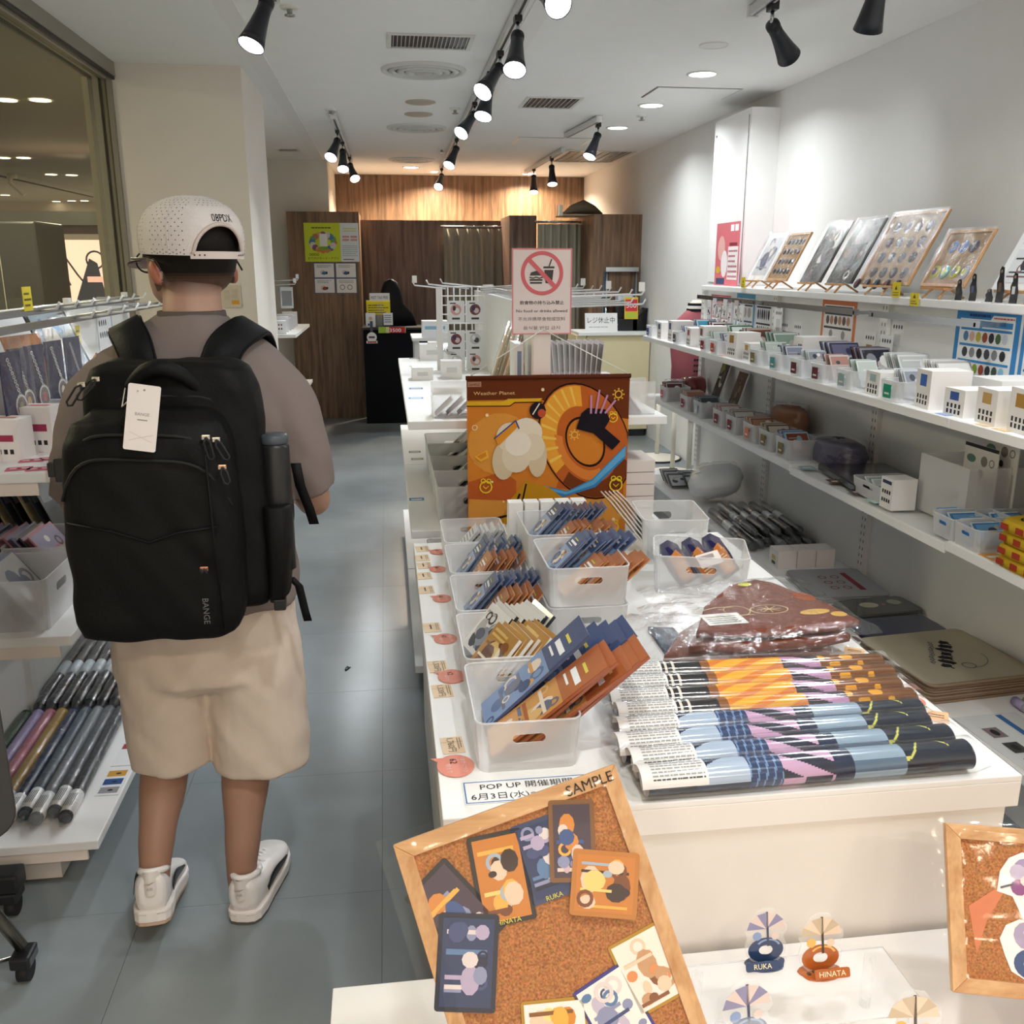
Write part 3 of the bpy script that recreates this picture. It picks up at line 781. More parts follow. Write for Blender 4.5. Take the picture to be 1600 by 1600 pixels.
# glasses
gl_ = B(col='#17181b')
for s in (-1, 1):
    gl_.tube([H(s * .034 + .024 * math.cos(a), .122 - abs(s * .034 + .024 * math.cos(a)) * .12, 1.588 + .024 * math.sin(a)) for a in [2 * PI * i / 20 for i in range(21)]], .0022, 6, False)
    gl_.tube([H(s * .058, .115, 1.594), H(s * .074, .10, 1.596), H(s * .086, .01, 1.596), H(s * .088, -.02, 1.59), H(s * .086, -.04, 1.57)], .0022, 6)
gl_.tube([H(-.01, .121, 1.592), H(0, .124, 1.595), H(.01, .121, 1.592)], .0018, 6)
go = gl_.build('glasses', 'plastic', man)
for s in (-1, 1):
    B(fr(H(s * .034, .1175, 1.588), hx, (0, 0, 1)), '#ffffff').disc(0, 0, .0225, 0, 18).build('lens', 'acryl', go)
# T-shirt
b = B(col='#706662')
def sring(z, cx, hw, hd, cy=2.2, p=2.5): return ell((cx, cy, z), hw, hd, 32, p=p)
b.loft([sring(.80, -.455, .222, .150), sring(.84, -.455, .225, .152), sring(.95, -.455, .214, .148), sring(1.1, -.455, .215, .148), sring(1.24, -.454, .222, .142, 2.205), sring(1.33, -.452, .225, .128, 2.21), sring(1.385, -.45, .20, .112, 2.215, 2.2), sring(1.425, -.445, .145, .098, 2.222, 2.), sring(1.455, -.44, .095, .085, 2.228, 2.), sring(1.475, -.437, .074, .074, 2.232, 2.)])
limb(b, ((-.585, 2.215, 1.352, .068), (-.652, 2.215, 1.27, .080), (-.70, 2.22, 1.16, .072), (-.735, 2.24, 1.052, .066)), 18)
limb(b, ((-.315, 2.215, 1.352, .068), (-.252, 2.215, 1.27, .080), (-.215, 2.22, 1.16, .072), (-.198, 2.25, 1.060, .066)), 18)
def wrinkle(me):
    from mathutils import noise
    nr = [v.normal.copy() for v in me.vertices]
    for v, vn in zip(me.vertices, nr):
        c = v.co.copy()
        n = noise.noise(Vector((c.x * 9, c.y * 9, c.z * 5))) * .008 + noise.noise(Vector((c.x * 20 + c.z * 14, c.y * 20, c.z * 8 + 4))) * .005
        v.co = c + vn * n
shc = lin('#877b77')
remesh('t_shirt', b, .0075, 'cloth', man, 6, lambda v: shc, wrinkle)
B(col='#625a55').loft([ell((-.437, 2.232, 1.468), .0765, .0765, 28), ell((-.4365, 2.233, 1.481), .074, .074, 28), ell((-.4365, 2.234, 1.482), .069, .069, 28), ell((-.437, 2.232, 1.466), .069, .069, 28)], False).build('collar', 'cloth', man)
# shorts
b = B(col='#cdb39c')
b.loft([sring(.87, -.455, .19, .135), sring(.80, -.455, .205, .142), sring(.70, -.458, .222, .150), sring(.63, -.458, .224, .148), sring(.60, -.458, .20, .12), sring(.585, -.458, .10, .06)])
b.loft([ell((cx, cy, z), hw, hd, 24, p=2.3) for z, cx, cy, hw, hd in ((.70, -.555, 2.2, .115, .14), (.60, -.562, 2.2, .113, .132), (.5, -.566, 2.2, .108, .12), (.405, -.566, 2.195, .101, .112), (.385, -.566, 2.195, .101, .112))])
b.loft([ell((cx, cy, z), hw, hd, 24, p=2.3) for z, cx, cy, hw, hd in ((.70, -.357, 2.2, .118, .14), (.60, -.352, 2.2, .118, .132), (.5, -.35, 2.2, .118, .122), (.385, -.348, 2.195, .118, .115), (.362, -.348, 2.195, .118, .115))])
soc = lin('#dcccbe')
remesh('shorts', b, .0075, 'cloth', man, 4, lambda v: soc, wrinkle)
# cap
cp = B(col='#ece5e2')
CAPR = ((1.604, -.006, .0915, .113), (1.612, -.006, .092, .114), (1.640, -.006, .0935, .1155), (1.665, -.006, .0915, .113), (1.687, -.007, .084, .104), (1.707, -.008, .070, .087), (1.7215, -.009, .050, .062), (1.730, -.010, .027, .034), (1.732, -.010, .005, .006))
nC = 120
def cap_pt(u, t):
    """u: turn 0..1, t: 0 rim .. 1 crown"""
    f = t * (len(CAPR) - 1); i = min(int(f), len(CAPR) - 2); f -= i
    z, cy, rx, ry = [CAPR[i][k] + (CAPR[i + 1][k] - CAPR[i][k]) * f for k in range(4)]
    a = 2 * PI * u
    return H(rx * math.cos(a), cy + ry * math.sin(a), z + .004 * math.sin(a) * (1 - t))
NR = 26
rows = [[cap_pt(i / nC, k / NR) for i in range(nC)] for k in range(NR + 1)]
def arch_t(am): return .40 * max(0., 1 - (am / 35.) ** 2) ** .5
cp.smooth = True
for k in range(NR):
    for i in range(nC):
        am = abs(360 * (i + .5) / nC - 270); t = (k + .5) / NR
        if am < 35 and .06 < t < arch_t(am): continue          # the opening above the strap
        j = (i + 1) % nC; cp.poly([rows[k][i], rows[k][j], rows[k + 1][j], rows[k + 1][i]])
capo = cp.build('cap', 'cloth', man, weld=.0002)
# perforations
b = B(col='#4a4644')
for k in range(46):
    for zz in range(17):
        a = 2 * PI * (k + .5 * (zz % 2)) / 46; am = abs(math.degrees(a) - 270)
        t = .05 + zz * .045
        if am < 42 and t < .62: continue
        if abs((math.degrees(a) % 60) - 30) > 25: continue
        u0 = a / (2 * PI); p = cap_pt(u0, t); q = cap_pt(u0 + .004, t); r_ = cap_pt(u0, t + .02)
        nrm = (q - p).cross(r_ - p).normalized()
        if nrm.length < .5: continue
        u = (q - p).normalized(); v = nrm.cross(u); p = p + nrm * .0008
        b.poly([p + u * .0014 * math.cos(x) + v * .0014 * math.sin(x) for x in [PI / 3 * m for m in range(6)]])
pf = b.build('perforations', 'cloth', capo); pf['kind'] = 'stuff'
# seams between the panels, strap, edge of the opening, lettering, brim
for a in (30, 90, 150, 210, 330):
    i = int(a / 360 * nC); B(col='#ddd5d2').tube([rows[k][i] for k in range(NR)], .0018, 5).build('seam', 'cloth', capo)
st = B(col='#e3d6d0')
st.grid(lambda u, v: H(.0935 * math.cos(math.radians(233 + 74 * u)), -.006 + .116 * math.sin(math.radians(233 + 74 * u)), 1.594 + .016 * v), 14, 2)
st.build('strap', 'plastic', capo)
b = B(col='#3a3432')
for u in (.06, .13, .2, .8, .86, .92):
    a = math.radians(233 + 74 * u); q = H(.0942 * math.cos(a), -.006 + .1168 * math.sin(a), 1.602)
    n = (HR.to_3x3() @ Vector((math.cos(a), math.sin(a), 0))); u_ = n.cross(Vector((0, 0, 1))).normalized()
    b.poly([q + u_ * .002 * math.cos(x) + Vector((0, 0, 1)) * .002 * math.sin(x) + n * .0004 for x in [PI / 4 * m for m in range(8)]])
b.build('snap_holes', 'plastic', capo)
pts = [cap_pt((270 - 35 + 70 * i / 40) / 360, max(.06, arch_t(abs(-35 + 70 * i / 40)))) for i in range(41)]
B(col='#ddcfc9').tube(pts, .0045, 6).build('opening_trim', 'cloth', capo)
# lettering above the opening, curved round the cap
tv, tf, ta, tbx = text_mesh('08PDX'); b = B(col='#1b1b1d'); sc_ = .028
vv = []
for v in tv:
    q = cap_pt((270 + 5 + math.degrees((v.x - (ta + tbx) / 2) * sc_ * .68 / .11)) / 360, .43 + v.y * .13)
    vv.append(q + (q - H(0, 0, 1.6)).normalized() * .0012)
n_ = b.vs(vv)
for f_ in tf: b.f([n_ + i for i in f_])
b.build('lettering', 'cloth', capo)
br = B(col='#b9aaa4')
def brim(u, v, dz):
    a = math.radians(28 + 124 * u); k = math.sin(PI * u)
    return H((.092 + .0 * v) * math.cos(a) * (1 + .05 * v), -.006 + .114 * math.sin(a) + .095 * v * k ** .6, 1.606 - .03 * v * k - .014 * abs(2 * u - 1) ** 2 + dz)
br.grid(lambda u, v: brim(u, v, .0), 20, 6).grid(lambda u, v: brim(1 - u, v, -.004), 20, 6)
br.build('brim', 'cloth', capo)
# shoes
def shoe(M, name, mirror):
    s = -1 if mirror else 1
    prof = ((0, .026, .05, .115), (.012, .036, .03, .12), (.04, .041, .03, .116), (.08, .042, .03, .098), (.105, .043, .03, .098), (.14, .046, .03, .094), (.18, .051, .03, .08), (.22, .052, .03, .066), (.25, .049, .03, .059), (.275, .038, .03, .052), (.288, .022, .03, .044))
    b = B(M)
    def sec(y, w, z0, h):
        off = s * .008 * math.sin(PI * y / .29)
        P = []
        for i in range(20):
            a = 2 * PI * i / 20; ca, sa = math.cos(a), math.sin(a)
            P.append((off + w * math.copysign(abs(ca) ** .75, ca), y, (z0 - .008 + (h - z0 + .008) * (.5 + .5 * math.copysign(abs(sa) ** .7, sa)))))
        return P
    b.loft([sec(*p) for p in prof])
    up_ = remesh(name, b, .004, 'leather', man, 3, lambda v: lin('#e9e4e1'))
    up_['label'] = 'white leather low sneaker with a black side stripe'
    out = [(s * .008 * math.sin(PI * y / .29) + w, y) for y, w in ((-.004, .012), (0, .03), (.015, .041), (.05, .046), (.1, .046), (.15, .05), (.2, .056), (.24, .054), (.27, .044), (.288, .028), (.296, .01))]
    outline = out + [(s * 2 * .008 * math.sin(PI * y / .29) - x, y) for x, y in reversed(out)]
    B(M, '#ece6e2').prism(outline, .007, .034).build('midsole', 'rubber', up_, .003)
    B(M, '#c7a78e' if mirror else '#5d564f').prism([(x * .97, y) for x, y in outline], 0, .007).build('outsole', 'rubber', up_)
    B(M, '#cfc7c2').tube([(x * 1.0, y, .027) for x, y in outline], .0012, 4).build('midsole_line', 'rubber', up_)
    # collar, heel tab, black stripe, laces
    b = B(M, '#f1edea'); b.tube([(.030 * math.cos(a), .055 + .047 * math.sin(a), .113 - .012 * math.sin(a)) for a in [2 * PI * i / 16 for i in range(17)]], .008, 8); b.build('collar', 'leather', up_)
    b = B(M, '#e2dcd8'); b.grid(lambda u, v: ((u - .5) * .05 * (1 - .3 * abs(v - .4)), -.006 - .001 + .02 * (2 * abs(u - .5)) ** 2 + .012 * (1 - v) * 0, .072 + .055 * v), 8, 5); b.build('heel_tab', 'leather', up_)
    tm = M @ fr((0, -.0085, .098), (1, 0, 0), (0, 0, 1))
    B(tm, '#a9a19c').text('AIR', .010, 0, -.012, .0005).flat([(-.014, .004), (-.008, .001), (.0, .001), (.014, .009), (.0, .005), (-.007, .005)], .0005).build('heel_print', 'leather', up_)
    for sd in (-1, 1):
        pts = []
        for t in [i / 12 for i in range(13)]:
            y = .06 + .14 * t; z = .058 + .018 * math.sin(PI * min(1, t * 1.0)) * (1 - t) + (.026 * (1 - t) ** 2) * 0
            hh = .003 + .020 * math.sin(PI * min(1, .25 + t * .75)) * (1 if t > .15 else .6)
            w = .043 + .009 * t
            pts.append(((s * .008 * math.sin(PI * y / .29) + sd * (w + .0028)), y, z, hh))
        b = B(M, '#17171a')
        b.loft([[(x, y, z - h_ * .4), (x + sd * .0012, y, z - h_ * .4), (x + sd * .0012 - sd * .002, y, z + h_ * .6), (x - sd * .002, y, z + h_ * .6)] for x, y, z, h_ in pts])
        b.build('side_stripe', 'leather', up_)
    for k in range(4):
        y = .12 + .024 * k; z = .105 - .009 * k
        B(M, '#f6f4f2').tube([(-.026, y, z - .012), (0, y + .006, z), (.026, y, z - .012)], .0035, 6).build('lace', 'cloth', up_)
    return up_
Mr = Matrix.Translation((-.402, 2.035, 0)) @ Matrix.Rotation(math.radians(-9), 4, 'Z')
shoe(Mr, 'sneaker', False)
Ml = Matrix.Translation((-.603, 2.052, .152)) @ Matrix.Rotation(math.radians(4), 4, 'Z') @ Matrix.Rotation(math.radians(-13), 4, 'X') @ Matrix.Translation((0, -.058, -.1))
shoe(Ml, 'sneaker', True)

# ---------------------------------------------------------------- backpack
bp = thing('backpack', (-.46, 1.95, .84), 'large black nylon backpack with a white hang tag on the man', 'backpack')
KN = '#0b0b0c'
def pring(z, x0, x1, y0, y1, p=4.5): return ell(((x0 + x1) / 2, (y0 + y1) / 2, z), (x1 - x0) / 2, (y1 - y0) / 2, 40, p=p)
b = B(col=KN)
b.loft([pring(z, x0, x1, y0, y1) for z, x0, x1, y0, y1 in ((.862, -.58, -.30, 1.95, 2.05), (.868, -.61, -.272, 1.93, 2.062), (.90, -.625, -.262, 1.92, 2.068), (1.1, -.628, -.258, 1.92, 2.072), (1.28, -.622, -.262, 1.925, 2.076), (1.34, -.612, -.270, 1.93, 2.08), (1.378, -.595, -.287, 1.945, 2.08), (1.392, -.565, -.315, 1.965, 2.07))])
remesh('main_compartment', b, .009, 'nylon', bp, 4, lambda v: lin(KN), wrinkle)
b = B(col=KN)
b.loft([pring(z, x0, x1, y0, y1, 4.) for z, x0, x1, y0, y1 in ((.838, -.61, -.345, 1.86, 1.96), (.845, -.635, -.325, 1.835, 1.97), (.88, -.644, -.315, 1.82, 1.97), (1.05, -.642, -.305, 1.805, 1.97), (1.18, -.636, -.31, 1.812, 1.97), (1.25, -.632, -.314, 1.822, 1.97), (1.288, -.618, -.328, 1.845, 1.97), (1.308, -.585, -.358, 1.885, 1.965))])
remesh('front_compartment', b, .009, 'nylon', bp, 4, lambda v: lin(KN), wrinkle)
b = B(col='#0b0b0c')
b.loft([pring(z, x0, x1, y0, y1, 3.) for z, x0, x1, y0, y1 in ((.875, -.272, -.245, 1.94, 2.03), (.89, -.275, -.228, 1.93, 2.04), (1.0, -.275, -.215, 1.925, 2.045), (1.085, -.275, -.213, 1.925, 2.045), (1.09, -.275, -.22, 1.93, 2.04))])
b.build('side_pocket', 'nylon', bp)
# zippers
def zipper(name, pts, r=.0035): return B(col='#0c0d0e').tube(pts, r, 6).build(name, 'rubber', bp)
def arc(x0, x1, y, ztop, zs, drop=.0, n=24, bulge=.01):
    P = []
    for i in range(n + 1):
        t = i / n; k = abs(2 * t - 1)
        P.append((x0 + (x1 - x0) * t, y + bulge * k ** 4, ztop - (ztop - zs) * k ** 5 + drop * t))
    return P
zipper('zipper', arc(-.632, -.315, 1.810, 1.232, 1.14, -.02, bulge=.03))
zipper('zipper', [(p[0], p[1], p[2]) for p in arc(-.61, -.335, 1.826, 1.272, 1.22, -.01, bulge=.03)])
zipper('zipper', arc(-.62, -.272, 1.933, 1.330, 1.12, -.006, bulge=.03))
zipper('zipper', arc(-.6, -.285, 1.958, 1.366, 1.30, -.002, bulge=.03))
# V seam of the front panel
B(col='#0a0b0c').tube([(-.622, 1.817, 1.10), (-.54, 1.806, 1.085), (-.47, 1.8035, 1.060), (-.415, 1.804, 1.078), (-.34, 1.812, 1.085)], .003, 6).build('seam', 'nylon', bp)
B(col='#0a0b0c').tube([(-.352, 1.8075, 1.23), (-.348, 1.8035, 1.05), (-.345, 1.813, .87)], .0025, 6).build('seam', 'nylon', bp)
# zipper pulls: metal slider and cord loop
def pull(p, d, metal='#c9c4b8', ln=.04):
    p = Vector(p); d = Vector(d).normalized()
    o = B(col=metal).box(p.x - .008, p.x + .008, p.y - .006, p.y + .002, p.z - .005, p.z + .005).build('zipper_slider', 'metal', bp, .002)
    u = d.cross(Vector((0, 1, 0))).normalized() * .006; e = p + d * ln + Vector((0, -.006, 0)); q = p + Vector((0, -.007, 0))
    B(col='#1b1c1f').tube([q, q + u + d * .01, e + u, e + d * .005, e - u, q - u + d * .01, q], .0022, 6).build('pull_loop', 'rubber', o)
pull((-.575, 1.945, 1.362), (-.7, 0, -.75), ln=.05)
pull((-.602, 1.94, 1.352), (-.6, 0, -.85), ln=.045)
pull((-.35, 1.822, 1.262), (.2, 0, -1))
pull((-.332, 1.826, 1.256), (.5, 0, -1))
pull((-.322, 1.812, 1.205), (.25, 0, -1), '#d8b9a0', .03)
pull((-.37, 1.800, 1.005), (.05, 0, -1), '#d99a7d', .0)
# carry handle, shoulder straps
hp = []
for i in range(21):
    t = i / 20; hp.append((-.525 + .155 * t, 1.952 - .03 * math.sin(PI * t), 1.322 + .062 * math.sin(PI * t) ** .8))
B(col='#101113').tube(hp, [.012 + .005 * math.sin(PI * i / 20) for i in range(21)], 10).build('carry_handle', 'nylon', bp)
def strap(pts, w):
    b = B(col='#101114'); R = []
    P = [Vector(p) for p in pts]; n = len(P)
    sm = []
    for i in range(n - 1):
        for k in range(6):
            t = k / 6; p0, p1, p2, p3 = P[max(i - 1, 0)], P[i], P[i + 1], P[min(i + 2, n - 1)]
            sm.append(.5 * ((2 * p1) + (p2 - p0) * t + (2 * p0 - 5 * p1 + 4 * p2 - p3) * t * t + (3 * p1 - p0 - 3 * p2 + p3) * t ** 3))
    sm.append(P[-1])
    c = Vector((-.45, 2.2, 1.2))
    for i, q in enumerate(sm):
        d = (sm[min(i + 1, len(sm) - 1)] - sm[max(i - 1, 0)]).normalized()
        nrm = (q - c); nrm = (nrm - d * nrm.dot(d)).normalized(); s_ = d.cross(nrm)
        ww = w / 2
        R.append([q + s_ * ww + nrm * .001, q + s_ * ww * .9 + nrm * .008, q - s_ * ww * .9 + nrm * .008, q - s_ * ww + nrm * .001, q - s_ * ww * .9 - nrm * .004, q + s_ * ww * .9 - nrm * .004])
    b.loft(R); o = b.build('shoulder_strap', 'nylon', bp)
    for sd in (0, 3):
        B(col='#0d0e10').tube([r[sd] for r in R], .003, 5).build('piping', 'nylon', o)
strap([(-.515, 2.075, 1.33), (-.535, 2.105, 1.405), (-.565, 2.16, 1.446), (-.585, 2.24, 1.445), (-.59, 2.32, 1.37), (-.585, 2.355, 1.25), (-.60, 2.33, 1.1), (-.645, 2.22, .98), (-.63, 2.07, .93)], .075)
strap([(-.375, 2.075, 1.33), (-.35, 2.105, 1.405), (-.315, 2.16, 1.440), (-.295, 2.24, 1.440), (-.29, 2.32, 1.37), (-.305, 2.355, 1.25), (-.29, 2.33, 1.1), (-.265, 2.22, .98), (-.28, 2.07, .93)], .075)
# loose webbing ends with buckles
def web(pts, w=.022, name='webbing'):
    b = B(col='#121315'); R = []
    for i, p in enumerate(pts):
        p = Vector(p); R.append([p + Vector((-w / 2, 0, 0)), p + Vector((w / 2, 0, 0)), p + Vector((w / 2, .003, 0)), p + Vector((-w / 2, .003, 0))])
    b.loft(R); return b.build(name, 'nylon', bp)
web([(-.205, 2.02, 1.165), (-.200, 2.04, 1.11), (-.186, 2.07, 1.05), (-.178, 2.08, 1.01)])
web([(-.232, 2.02, .905), (-.215, 2.03, .88), (-.205, 2.03, .82), (-.200, 2.03, .795)], .018)
q = PY(1.95, 103, 734); b = B(col='#101113').box(q.x - .02, q.x + .02, q.y - .01, q.y + .01, q.z - .024, q.z + .024).box(q.x - .034, q.x - .02, q.y - .007, q.y + .007, q.z - .014, q.z + .016).box(q.x + .02, q.x + .07, q.y - .003, q.y + .004, q.z - .018, q.z + .018); b.build('side_buckle', 'plastic', bp, .003)
B(col='#141517').box(-.26, -.235, 1.93, 1.96, .86, .885).build('side_buckle', 'plastic', bp, .003)
# hang tag on a string
q = Vector((-.505, 1.926, 1.335)); q2 = PY(1.80, 216, 610)
B(col='#efe9e4').tube([q + Vector((-.012, 0, .01)), q + Vector((-.008, -.05, -.02)), q2, q + Vector((.01, -.05, -.015)), q + Vector((.014, 0, .014))], .0012, 5).build('tag_string', 'cloth', bp)
Mt = fr(PY(1.80, 222, 653), (1, .03, -.16), (.16, .12, 1))
tg = B(Mt, '#efe7e3').prism(rrect(.058, .124, .004), 0, .0012).build('hang_tag', 'paper', bp)
b = B(Mt, '#9a928e').text('BANGE', .008, 0, .004, .0016).rect(-.008, -.005, .01, -.003, .0016).c('#c9beb9').line([(-.02, -.028), (.02, -.044)], .0006, .0015).line([(-.02, -.044), (.022, -.03)], .0006, .0015).c('#8f8884').disc(0, .052, .002, .0016, 8)
b.build('tag_print', 'paper', tg)
Mn = fr((-.3735, 1.8055, .915), (0, 0, -1), (1, 0, 0))
B(Mn, '#6d6f72').text('BANGE', .017, 0, -.006, .006).build('brand_lettering', 'paper', bp)
# water bottle in the side pocket
wb = thing('drink_bottle', (-.243, 1.985, .90), 'black drink bottle with grey lid in the side pocket of the backpack', 'bottle')
B(col='#1d1e20').lathe([(.03, -.01 + .05), (.031, .20), (.031, .31), (.028, .318)], 20, (-.243, 1.985, .90), True).build('body', 'plastic', wb)
B(col='#4a5158').lathe([(.0285, .318), (.030, .32), (.030, .333), (.027, .337), (.001, .338)], 20, (-.243, 1.985, .90)).build('lid', 'plastic', wb)

# ================================================================ front display table
TX0, TX1, TY0, TY1, TZ = .065, 1.10, 1.348, 2.93, .70
ft = thing('display_table', ((TX0 + TX1) / 2, (TY0 + TY1) / 2, 0), 'white box display table with storage bins and rolled posters on top', 'table')
B(col='#f0efec').box(TX0, TX1, TY0, TY1, TZ - .012, TZ).build('table_top', 'paint', ft, .002)
B(col='#f0ebe6').box(TX0, TX1, TY0, TY0 + .018, TZ - .062, TZ - .012).box(TX0, TX0 + .018, TY0 + .018, TY1, TZ - .062, TZ - .012).box(TX1 - .018, TX1, TY0 + .018, TY1, TZ - .062, TZ - .012).build('apron', 'paint', ft, .0015)
B(col='#eee8e1').box(TX0 + .02, TX1 - .02, TY0 + .006, TY0 + .022, .06, TZ - .063).build('front_panel', 'paint', ft)
B(col='#e8e4de').box(TX0 + .02, TX0 + .036, TY0 + .022, TY1 - .02, .06, TZ - .063).build('side_panel', 'paint', ft)
B(col='#e8e4de').box(TX1 - .036, TX1 - .02, TY0 + .022, TY1 - .02, .06, TZ - .063).build('side_panel', 'paint', ft)
B(col='#2a2a2a').box(TX0 + .05, TX1 - .05, TY0 + .05, TY1 - .05, 0, .06).build('plinth', 'black', ft)

# ---- translucent storage bin
def make_bin(w, d, h, name='storage_bin'):
    o = thing(name, (0, 0, 0), 'translucent storage bin', 'storage bin')
    b = B(); tap = .94
    def pt(x, y, z): k = tap + (1 - tap) * z / h; return (x * k, y * k, z)
    r = .018; out = rrect(w, d, r, 3); n = len(out)
    lv = [0, h * .5, h]
    for i in range(n):
        a, c = out[i], out[(i + 1) % n]
        if abs(a[1] - c[1]) < 1e-6 and abs(a[0] - c[0]) > w * .5:      # long front or back wall: with grip hole
            hw, hh, cz = w * .16, h * .09, h * .66
            sl = []
            for k in range(16):
                t = 2 * PI * k / 16; x = hw * math.copysign(1, math.cos(t)) - math.copysign(hh, math.cos(t)) + hh * math.cos(t)
                sl.append((x, cz + hh * math.sin(t)))
            sg = 1 if c[0] > a[0] else -1
            x0, x1 = a[0], c[0]
            fr_ = []
            for k in range(16):
                t = 2 * PI * k / 16; cx, cz2 = math.cos(t), math.sin(t)
                m = max(abs(cx), abs(cz2))
                fr_.append((abs(x1 - x0) / 2 * cx / m, (h / 2) + h / 2 * cz2 / m))
            A_ = b.vs([pt(p[0], a[1], p[1]) for p in fr_]); S_ = b.vs([pt(p[0], a[1], p[1]) for p in sl])
            for k in range(16):
                q = (A_ + k, A_ + (k + 1) % 16, S_ + (k + 1) % 16, S_ + k); b.f(q if sg > 0 else q[::-1])
        else:
            b.poly([pt(a[0], a[1], 0), pt(c[0], c[1], 0), pt(c[0], c[1], h), pt(a[0], a[1], h)])
    b.poly([pt(p[0], p[1], .0) for p in reversed(out)])
    s = b.build('shell', 'frost', o, weld=.0001)
    md = s.modifiers.new('thickness', 'SOLIDIFY'); md.thickness = .002; md.offset = 0
    B(col='#eef0f1').tube([(p[0], p[1], h) for p in out + [out[0]]], .0022, 5, False).build('rim', 'frost', o)
    return placer(o)
bin_a = make_bin(.19, .26, .10)
bin_r = make_bin(.195, .25, .097)

def make_card(w, l, t, mat='gloss', back='#e9e4dc', draw=None, name='card_pack', edge='#d9d2ca'):
    """a flat pack: width along local x, length along local y, printed face up"""
    b = B(); b.c(edge).box(-w / 2, w / 2, 0, l, 0, t)
    if draw: draw(b, w, l, t + .0003)
    o = b.build(name, mat); return placer(o)
def header_draw(c0, c1, c2, seed):
    def d(b, w, l, z):
        art(b, -w / 2, 0, w / 2, l * .62, [c1, c2, '#f0ddc8', '#6a6f86', c0, '#d9a15c'], seed, z, 14)
        b.c(c0).rect(-w / 2, l * .62, w / 2, l, z)
        b.c('#ffffff').rect(-w * .3, l * .74, w * .32, l * .79, z + .0004).c('#e6d65a').rect(-w * .2, l * .84, w * .2, l * .865, z + .0004)
        b.c('#ffffff').rect(-w * .34, l * .68, w * .1, l * .7, z + .0004)
    return d
cards = {}
cards['orange_big'] = make_card(.105, .27, .006, draw=header_draw('#b5673c', '#d89a55', '#e9bb78', 3), edge='#9b4d27')
cards['blue_big'] = make_card(.105, .27, .006, draw=header_draw('#3c4f7c', '#7f9cc6', '#56709f', 5), edge='#4b5a7f')
cards['orange_small'] = make_card(.075, .125, .004, draw=header_draw('#b9784e', '#d9a06c', '#e8c79c', 8), edge='#c08256')
cards['blue_small'] = make_card(.075, .125, .004, draw=header_draw('#44587f', '#8ea6c6', '#586f99', 9), edge='#66779a')
cards['silver'] = make_card(.09, .11, .009, draw=lambda b, w, l, z: (b.c('#d6d8da').rect(-w / 2, 0, w / 2, l, z), lines_print(b, -w * .4, l * .1, w * .4, l * .9, 7, z + .0003, 4, '#8b8e92')), edge='#b4b6b8')
cards['mono'] = make_card(.115, .12, .008, draw=lambda b, w, l, z: art(b, -w / 2, 0, w / 2, l, ['#e9e6e0', '#2b2c31', '#8a8d96', '#b9b4ac', '#4b4e5a'], 12, z, 16), edge='#202024')
cards['gold'] = make_card(.115, .12, .008, draw=lambda b, w, l, z: art(b, -w / 2, 0, w / 2, l, ['#b98a44', '#e6c070', '#6b4120', '#f0e2c4', '#8a5428'], 15, z, 16), edge='#efece6')
CARDNAME = {'orange_big': 'orange picture card pack', 'blue_big': 'blue picture card pack', 'orange_small': 'small orange trinket pack', 'blue_small': 'small navy trinket pack', 'silver': 'silver grey packet', 'mono': 'black and white print sleeve', 'gold': 'gold brown print sleeve'}
def lean(kind, x, y, z, alpha, n, dx, where, jit=.01, yaw=0.):
    a = math.radians(alpha); g = '%s packs %s' % (kind.replace('_', ' '), where)
    for k in range(n):
        al = a + rnd.uniform(-.05, .05); L_ = (math.cos(al), 0, math.sin(al))
        M = fr((x + k * dx, y + rnd.uniform(-jit, jit), z + rnd.uniform(0, .004)), (rnd.uniform(-.05, .05) + yaw, -1, 0), L_)
        cards[kind](M, '%s %s, %s from the left' % (CARDNAME[kind], where, ORD[k]), g)
# left column of bins, nearest first: centre y of each bin
cols = [(.228, 1.606), (.232, 1.885), (.236, 2.163), (.24, 2.44), (.243, 2.717)]
wh = ['nearest', 'second', 'third', 'fourth', 'farthest']
for k, (x, y) in enumerate(cols):
    bin_a(Matrix.Translation((x, y, TZ)), 'translucent bin, %s of the left row on the display table' % wh[k], 'translucent bins on the display table')
lean('orange_big', .168, 1.56, TZ + .012, 40, 5, .021, 'in the nearest left table bin')
lean('blue_big', .168, 1.67, TZ + .012, 40, 5, .022, 'in the nearest left table bin')
lean('gold', .17, 1.84, TZ + .02, 48, 7, .014, 'in the second left table bin', yaw=.25)
lean('mono', .17, 1.95, TZ + .025, 48, 8, .0135, 'in the second left table bin', yaw=.25)
lean('orange_small', .19, 2.11, TZ + .02, 52, 6, .017, 'in the third left table bin')
lean('blue_small', .175, 2.21, TZ + .03, 52, 8, .0165, 'in the third left table bin')
lean('orange_small', .19, 2.39, TZ + .02, 55, 6, .018, 'in the fourth left table bin')
lean('blue_small', .18, 2.49, TZ + .03, 55, 8, .017, 'in the fourth left table bin')
lean('silver', .19, 2.72, TZ + .015, 50, 8, .0145, 'in the farthest left table bin')
